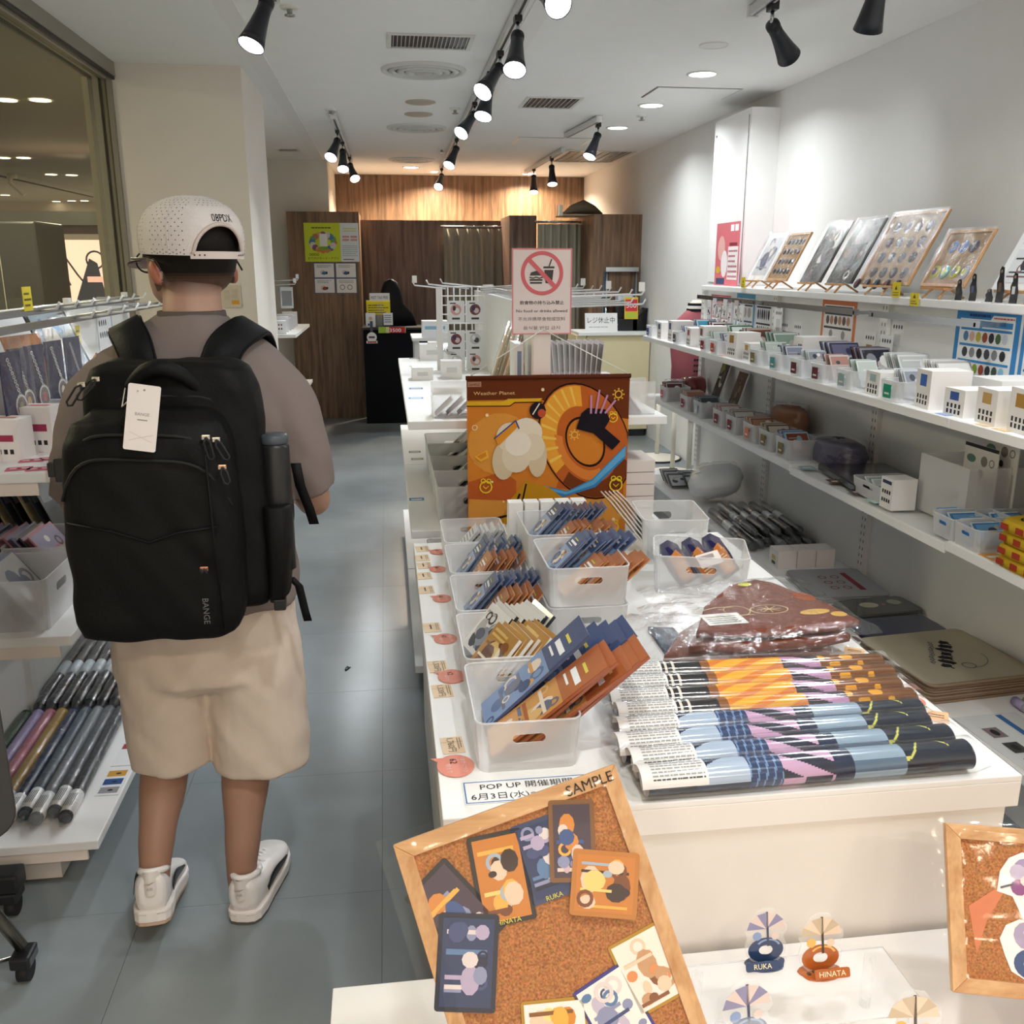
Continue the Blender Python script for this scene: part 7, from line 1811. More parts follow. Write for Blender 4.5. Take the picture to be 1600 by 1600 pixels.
# ---- bottom shelf
for j in range(2): packs(1.80 + .09 * j, 5.66 - .06 * j, S4 + .012, 7, ['#3a3a40', '#c9c9cc', '#77777c'], 'silver black wrapped pack in the %s heap on the bottom shelf' % ('outer', 'inner')[j], 'silver black packs on the bottom shelf', .12, .12, -.03, 1.1, 600 + 9 * j)
o = thing('wrapped_cushion', (1.93, 5.15, S4), 'large white cushion with black round marks in a crumpled clear bag on the bottom shelf', 'cushion')
Mq = rz(-.35, (1.90, 5.15, S4)); r_ = random.Random(4)
def cus(u, v, k=1., q=0.):
    a = 2 * PI * u; t = -1 + 2 * v; w_ = max(.0, 1 - abs(t) ** 3.2) ** .5
    return (.16 * t, .19 * k * w_ * math.cos(a), max(.002, .10 + .095 * k * w_ * math.sin(a) + .05 * (t + 1) * .5 + q))
B(Mq, '#f6f6f6').grid(lambda u, v: cus(u, v), 24, 14).build('cushion', 'cloth', o, weld=.0005)
b = B(Mq)
for x, y, z, rr, c in ((-.09, -.06, .176, .03, '#2b2c30'), (-.04, .03, .20, .022, '#3a3b40'), (.05, -.03, .214, .018, '#2b2c30'), (.06, .06, .205, .035, '#a8785c')):
    M_ = fr((x, y, z), (1, 0, .25), (0, 1, .15 - .6 * (y < -.04))); b.M = Mq @ M_; b.c(c).disc(0, 0, rr, .004, 14)
    if rr == .03: b.c('#e6e6e6').disc(0, 0, .016, .005, 10)
b.build('marks', 'cloth', o)['kind'] = 'stuff'
B(Mq).grid(lambda u, v: cus(u, v, 1.08, r_.uniform(0, .014)), 26, 18).build('clear_bag', 'film', o)
def long_roll(x0, y0, x1, y1, z, r, col, label, k):
    o = thing('wrapped_roll', (x0, y0, z), label, 'roll', 'dark wrapped rolls on the bottom shelf')
    p0, p1 = Vector((x0, y0, z + r)), Vector((x1, y1, z + r)); d = (p1 - p0)
    B(col=col).tube([p0, p0 + d * .5, p1], r * .92, 12).build('roll', 'gloss', o)
    B(col='#c9d2d8').tube([p0 + d * .38, p0 + d * .55], r * .945, 12).build('paper_band', 'paper', o)
    q = random.Random(k); b = B(); n = 14
    pts = [p0 + d * (-.06 + 1.12 * i / n) for i in range(n + 1)]
    b.tube(pts, [r * (.5 if i in (0, n) else 1.03 + q.uniform(0, .12)) for i in range(n + 1)], 10); b.build('sleeve', 'film', o)
for k in range(7):
    x = 1.755 + .051 * k
    long_roll(x + .02, 4.84 - .02 * (k % 2), x - .01, 4.16 + .03 * (k % 3), S4, .0245, ('#2b2d30', '#45484a', '#1e2022', '#6a6f72')[k % 4], 'dark wrapped roll lying lengthwise on the bottom shelf, number %s from the aisle' % ('one', 'two', 'three', 'four', 'five', 'six', 'seven', 'eight', 'nine')[k], k)
for k in range(5):
    x = 1.79 + .06 * k; long_roll(x + .02, 4.80, x, 4.26, S4 + .047, .021, ('#33363a', '#22252a', '#565a5c')[k % 3], 'dark wrapped roll on top of the bottom shelf heap, number %s from the aisle' % ('one', 'two', 'three', 'four', 'five')[k], 20 + k)
for k in range(3):
    o = wbox(Matrix.Translation((1.80 + .093 * k, 3.93, S4)), .09, .10, .085, 'goods_box', '#efe6e1', (('s', 0, .045, .04, .02, '#c9b86a'), ('s', 0, .02, .04, .015, '#4a5a5a')) if k == 0 else ()); T(o, ('left', 'middle', 'right')[k] + ' one of three white cube boxes on the bottom shelf', 'box', 'white cube boxes on the bottom shelf')
def flat_cloth(M, w, d, n, col, label, name, fn=None, t=.007, edge=None, mat='cloth'):
    for k in range(n):
        o = thing(name, M.translation + Vector((0, 0, t * k)), '%s, %s from below in its stack on the bottom shelf' % (label[0], ORD[k]) if k < n - 1 else label[2], label[3], label[1])
        j = rnd.uniform(-.008, .008); b = B(M @ Matrix.Translation((j, rnd.uniform(-.008, .008), t * k)), edge if edge else col)
        b.loft([[(x * s_, y * s_, z) for x, y in rrect(w, d, .03, 4)] for z, s_ in ((.0003, .985), (t * .5, 1), (t * .95, .99))]); bo = b.build('fabric', mat, o)
        if k == n - 1:
            b = B(M @ Matrix.Translation((j, 0, t * k + t * .95 + .0006)), col); b.flat([(x * .985, y * .985) for x, y in rrect(w, d, .03, 4)])
            if fn: fn(b, w, d)
            b.build('print', mat, bo)
def tote1(b, w, d):
    b.c('#8a4048').rect(w * .18, -d * .3, w * .26, d * .32, .0005)
    for i in range(2):
        for j in range(3): b.ring(-w * .12 + i * w * .17, -d * .2 + j * d * .19, .014, .019, .0005, 12)
flat_cloth(rz(-.05, (1.90, 3.60, S4)), .33, .36, 4, '#a8a8aa', ('pale grey tote bag', 'stack of grey totes on the bottom shelf', 'topmost pale grey tote bag with dark red print on the bottom shelf', 'tote bag'), 'tote_bag', tote1)
flat_cloth(rz(.1, (1.92, 3.30, S4)), .32, .17, 3, '#4a4c48', ('dark green black cloth', 'stack of dark cloths on the bottom shelf', 'topmost dark cloth with pale flowers on the bottom shelf', 'cloth'), 'folded_cloth', lambda b, w, d: b.c('#b8b49a').disc(-.03, .01, .04, .0005, 12, .03).c('#9aa088').disc(.09, .02, .03, .0005, 10, .03).c('#b8604a').disc(.03, .0, .008, .0008, 8), .010, mat='gloss')
flat_cloth(rz(.05, (1.90, 3.09, S4)), .34, .18, 2, '#242a48', ('navy cloth', 'pair of navy cloths on the bottom shelf', 'upper navy folded cloth with white edge on the bottom shelf', 'cloth'), 'folded_cloth', lambda b, w, d: b.c('#e0e0e4').rect(-w * .45, -d * .5, w * .4, -d * .46, .0005), .014, mat='gloss')
def tote2(b, w, d):
    b.M = b.M @ Matrix.Rotation(math.radians(-125), 4, 'Z')
    b.c('#23252a'); [b.disc(-.11 + .035 * k, .004 * (k % 2), .014, .0006, 9, .019 + .006 * (k % 3), .5 - .3 * (k % 3)).line([(-.125 + .035 * k, -.01), (-.095 + .035 * k, .022)], .007, .0006) for k in range(7)]; b.c('#55565a'); [b.ring(-.09 + .022 * k, -.045 + .003 * (k % 3), .005, .008, .0006, 8).line([(-.09 + .022 * k, -.05), (-.075 + .022 * k, -.036)], .003, .0006) for k in range(9)]; b.ring(.07, .07, .02, .023, .0006, 16).c('#6a6a6c').ring(0, .04, .09, .093, .0006, 20, .5, 2.2)
flat_cloth(rz(.10, (1.86, 2.72, S4)), .42, .40, 8, '#a39a86', ('beige canvas tote bag', 'stack of beige totes on the bottom shelf', 'topmost beige canvas tote bag with black script print on the bottom shelf', 'tote bag'), 'tote_bag', tote2, .009, '#8f7a66')
# sheet with blue stripe and photo cards, pastel tubes
b = B(rz(.05, (1.80, 2.22, S4 + .0006)), '#dfe1e2').box(-.09, .13, -.2, .2, 0, .001).c('#3f74b4').rect(.05, -.19, .07, .19, .0014).rect(-.02, -.2, .05, -.165, .0014)
for k in range(3): b.c(('#8a7a80', '#4a4a48', '#6a7a88')[k]).rect(-.05, .06 - .09 * k, -.0, .12 - .09 * k, .0015).c('#2f2f34').disc(-.025, .09 - .09 * k, .012, .0018, 8, .02)
T(b.build('info_sheet', 'paper'), 'white info sheet with a blue stripe and three photos on the bottom shelf', 'sheet')
for k in range(4):
    o = thing('pastel_tube', (2.0, 2.35, S4), '%s wrapped marker-like tube at the right picture edge on the bottom shelf' % ('lilac', 'pale green', 'teal', 'white')[k], 'tube')
    x = 1.945 + .04 * k; B(col=('#a89ac0', '#c8cfa0', '#6fa8a0', '#dcdcdc')[k]).tube([(x, 2.47, S4 + .017), (x, 2.42, S4 + .017)], .015, 10).build('cap', 'plastic', o); B(col='#d8d6dc').tube([(x, 2.42, S4 + .017), (x, 2.08, S4 + .017)], .0145, 10).build('barrel', 'gloss', o)
for k, (x, y) in enumerate(((1.73, 3.05), (1.745, 2.99), (1.73, 4.95))):
    b = B(fr((x, y, S4 + .0005)), '#5a2f38' if k < 2 else '#6a6a6c').box(-.025, .025, -.025, .025, 0, .0008); T(b.build('price_card', 'paper'), ('upper dark red', 'lower dark red', 'grey')[k] + ' price card on the bottom shelf edge', 'price card')
# ---- goods standing beyond the rack: apron stand and two round mirrors' bases
for k, (px, py) in enumerate(((1040, 716), (1050, 740))):
    q = PZ(0, px, py); q.x = min(q.x, 2.235); o = thing('round_base_stand', (q.x, q.y, 0), ('rear', 'front')[k] + ' white pole stand with a round black-rimmed base beyond the right rack', 'stand')
    B(col='#e9e4d6').lathe([(.20, .012), (.06, .03), (.022, .045)], 28, (q.x, q.y, 0)).build('base', 'paint', o)
    B(col='#1e1e20').lathe([(.205, 0), (.208, .008), (.20, .013)], 28, (q.x, q.y, 0), True).build('rim', 'rubber', o)
    B(col='#e9e4d6').cyl((q.x, q.y, .04), (q.x, q.y, .5), .018, n=12).build('pole', 'paint', o)
qx, qy = 2.22, 6.6
o = thing('dressed_bust', (qx, qy, .50), 'pink printed top with striped collar on a bust beyond the right rack', 'bust')
B(Matrix.Translation((qx, qy, .62)), '#a65f66').loft([ell((0, 0, z), rx, ry, 20) for z, rx, ry in ((0, .17, .11), (.25, .165, .11), (.45, .19, .115), (.56, .17, .10), (.63, .09, .07), (.66, .06, .06))]).build('top', 'cloth', o)
for k in range(3): B(col=('#1f1f22', '#f0efec', '#1f1f22')[k]).lathe([(.072 - .004 * k, 0), (.070 - .004 * k, .018)], 18, (qx, qy, 1.262 + .02 * k)).build('collar_stripe', 'cloth', o)
b = B(fr((qx + .02, qy - .118, .75), (1, 0, 0), (0, 0, 1))); lines_print(b, -.06, 0, .09, .2, 5, 0, 3, '#3a2a30'); b.build('print', 'cloth', o)
B(col='#e9d9c6').lathe([(.06, .64), (.05, .70), (.03, .72)], 16, (qx, qy, .62), True).build('neck_cap', 'plastic', o)
B(col='#e9e4d6').cyl((qx, qy, 0), (qx, qy, .64), .02, n=10).build('pole', 'paint', o); B(col='#e9e4d6').lathe([(.15, 0), (.15, .012), (.02, .03)], 20, (qx, qy, 0)).build('base', 'paint', o)

# ================================================================ left rack
QX0, QX1, QY0, QY1 = -1.22, -.78, 2.21, 4.66
lr = thing('left_shelf_rack', (-1.0, 3.4, 0), 'white shelf rack below the shop window on the left', 'shelf rack')
NB = 3
for k in range(NB):
    y0 = QY0 + (QY1 - QY0) * k / NB + .002; y1 = QY0 + (QY1 - QY0) * (k + 1) / NB - .002
    B(col='#ebebea').box(QX0 - .02, QX0, y0, y1, .05, 1.44).build('back_panel', 'paint', lr)
    for z, xe in ((1.12, QX1), (.715, QX1), (.15, QX1)):
        B(col='#f2f1f0').box(QX0 + .002, xe, y0, y1, z - .025, z).build('shelf', 'paint', lr, .003)
        B(col='#efe2d8').box(QX0 + .03, xe - .03, y0 + .004, y0 + .012, z - .055, z - .025).build('shelf_bracket', 'paint', lr)
for k in range(NB + 1):
    y = QY0 + (QY1 - QY0) * k / NB; B(col='#e6e5e3').box(QX0, QX0 + .02, y - .02 + (.02 if k == 0 else 0), y + .02, 0, 1.46).build('upright', 'paint', lr)
B(col='#dcd6d0').box(QX0 + .02, -.90, QY0 + .06, QY1, .012, .118).build('kick_board', 'paint', lr)
B(col='#e6e5e3').box(QX0, -.85, QY1 - .012, QY1, .2, 1.30).build('end_panel', 'paint', lr)
B(col='#c9c2ba').cyl((-.93, QY0 + .1, 0), (-.93, QY0 + .1, .02), .02).build('levelling_foot', 'metal', lr)
# chrome rails with hooks and hanging charm packs
for k, (x, z) in enumerate(((-1.06, 1.445), (-.96, 1.42))):
    o = thing('hook_rail', (x, 3.3, z), ('rear', 'front')[k] + ' chrome hook rail over the left rack', 'hook rail')
    B(col='#b9bcc0').box(x - .005, x + .005, 2.3, 4.3, z - .01, z + .01).build('bar', 'metal', o)
    for j in range(7): hook((x, 3.1 + .18 * j, z), (1, 0, .1), .05, 'h', o)
    for y in (2.34, 4.26): B(col='#aeb1b5').box(QX0 + .0, x, y - .006, y + .006, z - .006, z + .006).build('bracket', 'metal', o)
for k, (y, x) in enumerate(((2.56, -.955), (2.66, -.955), (2.80, -.955), (2.95, -.955), (2.46, -.955))):
    o = thing('charm_pack', (x, y, 1.2), 'navy charm pack with a silver chain, %s on the front hook rail' % ('second', 'third', 'fourth', 'fifth', 'nearest')[k], 'pack', 'charm packs on the front hook rail')
    M = fr((x + .012 + .004 * k, y, 1.19), (.25, 1, 0), (0, 0, 1)); 
    B(M, '#3a3a5c').box(-.042, .042, 0, .185, -.001, .001).build('card', 'paper', o)
    b = B(M, '#d8d8dc')
    for j in range(9): b.ring(-.012 + .004 * j, .165 - .011 * j, .003, .0055, .003, 8)
    b.ring(.02, .045, .019, .024, .004, 18, 0, 2 * PI, 1.35); b.build('chain', 'metal', o)
    b = B(M, '#6a5f66').disc(.02, .045, .019, .0035, 14, .026).c(('#c8a46a', '#b8505a', '#d8d0c0', '#a83a48', '#8a9a6a')[k]).disc(.02, .045, .008, .0042, 9, .014); b.build('charm', 'gloss', o)
    B(M).grid(lambda u, v: ((u - .5) * .096, -.01 + .23 * v, .008 + .003 * math.sin(14 * u + 9 * v)), 6, 10).build('clear_bag', 'film', o)
# leaning framed board, cork sheet, cards on the panel
o = thing('framed_display', (-1.1, 3.3, 1.12), 'black framed goods display leaning behind the charm packs', 'display board')
M = fr((-1.0, 3.12, 1.135), (.2, 1, 0), (-.42, .1, 1)); B(M, '#17181a').box(0, .24, 0, .34, -.006, 0).build('frame', 'gloss', o); art(b := B(M), .015, .015, .225, .325, ['#9fb4c8', '#4f86b8', '#c9b8b4', '#d8d2c8', '#7a8a96', '#e6ecf0'], 91, .001, 22); b.build('print', 'gloss', o); filmed(o, M, .24, .34)
o = T(B(fr((-1.06, 2.95, 1.125), (.2, 1, 0), (-.3, .0, 1))).box(0, .2, 0, .26, -.006, 0).build('cork_sheet', 'cork'), 'bare cork sheet leaning left of the black framed display', 'cork board')
for k, (y, z, c, w, h) in enumerate(((3.95, 1.27, '#dfcb2a', .06, .08), (4.33, 1.22, '#e9eaec', .22, .17), (2.98, 1.45, '#dfcb2a', .07, .07))):
    b = B(fr((QX0 + .001 if k < 2 else -1.05, y - w / 2, z), (0, 1, 0), (0, 0, 1)), c).box(0, w, 0, h, 0, .0015)
    if k == 1: b.c('#4a4a50'); [b.disc(.03 + .03 * (j % 4), .07 + .05 * (j // 4), .009, .0018, 8, .014) for j in range(8)]; b.c('#4a78b8').rect(w - .012, .0, w - .004, h, .0018)
    else: lines_print(b, .008, .01, w - .008, h - .01, 3, .0019, k, '#6a5f18')
    T(b.build('notice_card', 'paper'), ('yellow caution card on the left rack panel', 'white goods notice with a blue edge on the left rack panel', 'yellow caution card standing on the rear hook rail')[k], 'card')
# top shelf goods
bin_l = make_bin(.2, .15, .10)
for k, (x, y) in enumerate(((-.95, 3.02), (-.96, 2.82))):
    bin_l(rz(-PI / 2, (x, y, 1.12)), 'translucent bin, %s on the left rack top shelf' % ('with a blue label' if k == 0 else 'with leaning glossy packs'), 'bins on the left rack')
b = B(fr((-.87, 2.99, 1.145), (0, 1, 0), (0, 0, 1)), '#5a9ad8').box(-.03, .03, 0, .05, 0, .001).c('#e6f0f8').rect(-.02, .015, .02, .022, .0014); T(b.build('bin_label', 'paper'), 'blue label on a translucent bin of the left rack', 'label')
for k in range(6):
    M = fr((-1.0 + .02 * k, 2.72 + .015 * k, 1.13), (1, .1, 0), (0, .75, .7)); b = B(M, ('#7fa0b4', '#2c2c34', '#9fb0bc')[k % 3]).box(-.055, .055, 0, .15, 0, .004); art(b, -.05, .005, .05, .145, [('#8fb0c4', '#2c2c38', '#d8dcde')[k % 3], '#e9ebec', '#33343c', '#5f7f96'], 700 + k, .0044, 6)
    T(b.build('goods_pack', 'gloss'), 'glossy pack leaning in the left rack bin, number %s from the window' % ('one', 'two', 'three', 'four', 'five', 'six')[k], 'pack', 'glossy packs in the left rack bin')
for k, (x, y, h) in enumerate(((-.985, 2.33, .10), (-.93, 2.40, .10), (-.885, 2.50, .115), (-1.05, 2.36, .10), (-1.08, 3.35, .09), (-1.0, 3.55, .13), (-.93, 3.30, .10))):
    dec = (('f', .0, h * .55, .06, h * .16, '#a83a5a'),) + icons('f', -.022, h * .22, 4, 1, .015, .02, .009)
    w = wbox(rz(-.12, (x, y, 1.12)), .085, .075, h, 'goods_box', '#f4efec', dec + (('t', 0, 0, .05, .02, '#d8756a'),) if k < 4 else ()); T(w, ('white goods box with a wine red band at the left picture edge', 'white goods box with a wine red band, second from the left edge', 'white goods box with a wine red band, nearest the man', 'white goods box half hidden at the left picture edge', 'plain white carton behind the bins of the left rack', 'taller plain white carton at the rear of the left rack', 'plain white carton beside the man on the left rack')[k], 'box')
for k, (px, py) in enumerate(((30, 733), (62, 733), (50, 720), (80, 717), (82, 704))):
    q = PZ(1.12, px, py); b = B(fr((min(q.x, -.81), max(q.y, 2.25), 1.1206), (1, .2, 0), (-.2, 1, 0)), '#d3687a').box(-.028, .028, -.02, .02, 0, .0008).c('#f0d8dc').rect(-.02, -.004, .02, .006, .0012).c('#8a2f40').disc(0, 0, .006, .0014, 8); T(b.build('pink_label', 'paper'), 'pink label card lying on the left rack top shelf, number %s' % ('one', 'two', 'three', 'four', 'five')[k], 'label card', 'pink label cards on the left rack')
packs(-.86, 2.70, 1.12, 3, ['#c85a70', '#e8d8dc', '#a8404f'], 'pink striped pack beside the man on the left rack', 'pink packs on the left rack', .07, .09, -.02, .5, 740)
sack(rz(.3, (-1.02, 3.18, 1.12)), .09, .10, .07, '#55565c', 'crumpled clear bag of dark goods behind the man on the left rack')
# middle shelf goods
bin_m = make_bin(.24, .22, .13)
for k, (x, y) in enumerate(((-.95, 2.37), (-.94, 2.66), (-.96, 3.0), (-1.0, 3.3))):
    bin_m(rz(-PI / 2, (x, y, .715)), 'translucent bin, %s on the middle shelf of the left rack' % ('nearest', 'second', 'third', 'farthest')[k], 'bins on the left rack')
    for j in range(7):
        M = fr((-1.02 + .022 * j, y + rnd.uniform(-.01, .01), .725), (0, 1, 0), (-.55, 0, .75)); cs = [['#3a4256', '#8f8a86', '#5a5048'], ['#a8707a', '#8a86a0', '#3a3036'], ['#2a2c30', '#b8a070', '#6a6f74'], ['#c9c9c6', '#55575c', '#8a8a88']][k]
        b = B(M, cs[j % 3]).box(-.085, .085, 0, .17, 0, .005); art(b, -.08, .005, .08, .165, [cs[(j + 1) % 3], '#d8d6d2', cs[j % 3], '#4a4a50', '#9a8f88'], 760 + 9 * k + j, .0054, 7)
        T(b.build('print_pack', 'gloss'), 'glossy print pack in the %s middle bin of the left rack, %s from the window' % (('nearest', 'second', 'third', 'farthest')[k], ORD[j]), 'pack', 'print packs in the left rack bins')
for k in range(7):
    b = B(fr((-1.08 + .026 * k, 2.86, .72), (.25, 1, 0), (-.45, .1, 1)), ('#2c2d30', '#c7b58a', '#4a4d50')[k % 3]).box(-.08, .08, 0, .30, 0, .004).c('#8a8d90').rect(-.07, .2, .07, .29, .0044).build('tall_file', 'gloss')
    T(b, 'tall dark file leaning behind the bins of the left rack, number %s' % ('one', 'two', 'three', 'four', 'five', 'six', 'seven')[k], 'file', 'tall files on the left rack middle shelf')
sack(rz(.0, (-.87, 2.88, .715)), .06, .08, .12, '#b8bcbc', 'crumpled clear bag of silver goods beside the man on the left rack')
# wrapped rolls on the bottom shelf
RC = ['#3f4348', '#5f646a', '#7a8086', '#4d5a66', '#1f2c48', '#9a7a30', '#a05a68', '#8a7aa0', '#24402f']
for k in range(9):
    x = -.885 - .037 * k; o = thing('wrapped_roll', (x, 2.4, .15), ('%s wrapped cloth roll, %s from the aisle on the left rack bottom shelf' % (('dark grey', 'mid grey', 'light grey', 'blue grey', 'navy', 'mustard', 'rose', 'lilac', 'dark green')[k], ('first', 'second', 'third', 'fourth', 'fifth', 'sixth', 'seventh', 'eighth', 'last')[k])), 'roll', 'wrapped rolls on the left rack')
    p0 = Vector((x, 2.30 + .03 * (k % 2), .15 + .0195)); p1 = Vector((x - .02, 2.93, .15 + .0195)); d = p1 - p0
    B(col=RC[k]).tube([p0, (p0 + p1) / 2, p1], .018, 12).build('roll', 'cloth', o); B(col='#e6e6e4').tube([p0 + d * .02, p0 + d * .18], .0186, 12).build('label_band', 'paper', o)
    b = B(col='#3a3a3c'); [b.box(x - .012 + .005 * j - .001, x - .0105 + .005 * j - .001, p0.y + .03, p0.y + .09, p0.z + .0187, p0.z + .0192) for j in range(5)]; b.build('label_print', 'paper', o)
    b = B(); q = random.Random(k); b.tube([p0 + d * (-.05 + 1.1 * i / 14) for i in range(15)], [.019 * (.4 if i in (0, 14) else 1.02 + q.uniform(0, .1)) for i in range(15)], 10); b.build('sleeve', 'film', o)
for k in range(8):
    x = -.90 - .04 * k; long_roll(x, 2.98, x - .03, 3.60, .15, .02, ('#26282c', '#303238', '#1d1f24')[k % 3], 'black wrapped roll in the rear row of the left rack, number %s from the aisle' % ('one', 'two', 'three', 'four', 'five', 'six', 'seven', 'eight')[k], 40 + k)
for k, (y, cs) in enumerate(((2.86, ['#3a7a5a', '#d07a98', '#b890b8']), (2.66, ['#a83a48']), (2.50, ['#d09a3a', '#2f4f8a', '#9a969a']))):
    b = B(fr((-.815, y, .1506)), '#eceded').box(-.035, .03, -.07, .07, 0, .0008)
    for j, c in enumerate(cs): b.c(c).rect(-.03, .03 - .045 * j, .022, .062 - .045 * j, .0012).c('#2a2a2e').disc(.0, .045 - .045 * j, .008, .0015, 8, .005)
    T(b.build('label_sheet', 'paper'), ('label sheet with green and pink bars', 'label sheet with a single red bar', 'label sheet with mustard and navy bars')[k] + ' on the left bottom shelf edge', 'label sheet')
# ---- rolling sign stand at the bottom left corner
rsn = thing('rolling_sign_stand', (-.95, 2.05, 0), 'black framed rolling sign stand cut off at the bottom left', 'sign stand')
a = PY(1.75, 33, 1290); MP = fr(a - Vector((.55, .25, 0)), (.91, .41, 0), (-.22, .25, 1))
B(MP, '#26272a').prism(rrect(.60, .62, .05, 5, .30, .30), -.012, .012).build('frame', 'plastic', rsn, .003); B(MP, '#dccfd2').flat(rrect(.54, .56, .03, 4, .30, .30), .0135).c('#2f2a30').disc(.46, .36, .02, .0145, 10, .05).disc(.5, .28, .018, .0145, 10, .06).c('#b03a4a').rect(.44, .06, .54, .075, .0145).build('poster', 'paper', rsn)
c1, c2 = PZ(.06, 18, 1395), PZ(.05, 38, 1500)
def caster(c, par):
    B(col='#161719').cyl((c.x - .012, c.y, .028), (c.x + .012, c.y, .028), .028, n=16).build('caster_wheel', 'rubber', par); B(col='#1b1c1f').box(c.x - .022, c.x + .022, c.y - .03, c.y + .03, .045, .075).build('caster_fork', 'plastic', par, .006)
caster(c1, rsn); caster(c2, rsn)
B(col='#1d1e20').box(c1.x - .3, c1.x + .03, c1.y - .03, c1.y + .03, .075, .125).build('base_arm', 'plastic', rsn, .008)
B(col='#8f887c').tube([(c2.x, c2.y, .085), (c2.x - .12, c2.y + .03, .28), (c2.x - .2, c2.y + .05, .42)], .014, 10).build('leg_tube', 'metal', rsn); B(col='#b9b4aa').tube([(c2.x - .02, c2.y, .06), (c2.x - .3, c2.y - .05, .03)], .005, 6).build('brace_wire', 'metal', rsn)
B(col='#2a2b2d').tube([(c1.x - .2, c1.y, .12), (a.x - .3, 1.75, a.z + .05)], .018, 8).build('post', 'plastic', rsn)

# ================================================================ back of the shop
pw = S(B().box(PY(10.05, 447, 330).x, -.24, 10.05, 10.10, 0, 2.11).build('wall_partition_left', 'walnut'), 'walnut partition with posters at the back left')
B().box(-.27, -.24, 10.10, 10.9, 0, 2.11).build('partition_return', 'walnut', pw)
S(B().box(-.24, 1.62, 10.7, 10.76, 0, 2.06).build('wall_partition_rear', 'walnut_dark'), 'dark walnut fitting room front at the back')
a, c = PY(10.0, 791, 338), PY(9.6, 836, 338)
S(B().box(1.30, 1.34, 9.95, 10.7, 0, 2.08).box(1.30, 1.58, 9.93, 9.97, 0, 2.08).build('wall_partition_fold', 'walnut_dark'), 'projecting walnut panel between the curtains')
S(B().box(PY(9.0, 928, 337).x, WR, 9.0, 9.05, 0, 2.05).box(PY(9.0, 928, 337).x, PY(9.0, 928, 337).x + .05, 9.05, 10.7, 0, 2.05).build('wall_partition_right', 'walnut'), 'walnut partition at the back right')
def curtain(x0, x1, y, z0, z1, n, col, label, amp=.045):
    o = thing('fitting_room_curtain', ((x0 + x1) / 2, y, z0), label, 'curtain')
    def F(u, v): return (x0 + (x1 - x0) * u, y + amp * math.sin(2 * PI * n * u + .4 * math.sin(5 * u)) * (.6 + .4 * (1 - v)), z0 + (z1 - z0) * v)
    B(col=col).grid(F, n * 10, 6).build('fabric', 'cloth', o)
    B(col='#a9acae').tube([(x0 - .03, y, z1 + .02), (x1 + .03, y, z1 + .02)], .012, 8).build('rod', 'metal', o)
    for k in range(n + 1): B(col='#c9ccce').tube([(x0 + (x1 - x0) * k / n, y + .016 * math.cos(t), z1 + .02 + .016 * math.sin(t)) for t in [PI * j / 4 for j in range(9)]], .003, 5).build('ring', 'metal', o)
p0, p1 = PY(10.62, 693, 357), PY(10.62, 788, 357)
curtain(p0.x, p1.x, 10.63, .1, p0.z, 6, '#a8a294', 'grey beige curtain set in the dark wood front')
p0, p1 = PY(9.6, 840, 350), PY(9.6, 926, 350)
curtain(p0.x, p1.x, 9.6, .1, p0.z, 7, '#b3b09f', 'olive beige curtain on a metal rod at the fitting room')
p0 = PY(9.5, 908, 325)
o = thing('rolled_bundle', (p0.x, 9.5, 2.06), 'beige cloth bundle lying on a board over the right fitting room', 'bundle')
B(col='#b5a288').box(p0.x - .22, p0.x + .2, 9.3, 9.7, 2.05, 2.065).build('board', 'cloth', o); B(Matrix.Translation((p0.x, 9.5, 2.065)), '#7d705f').loft([ell((x, 0, hz * .95), .13, hz, 14, (0, 1, 0), (0, 0, 1)) for x, hz in ((-.18, .01), (-.1, .05), (.02, .075), (.12, .05), (.19, .012))]).build('cloth', 'cloth', o)
B(col='#d8ccb4').box(p0.x - .26, p0.x - .22, 9.3, 9.4, 2.05, 2.15).build('bracket', 'paint', o)
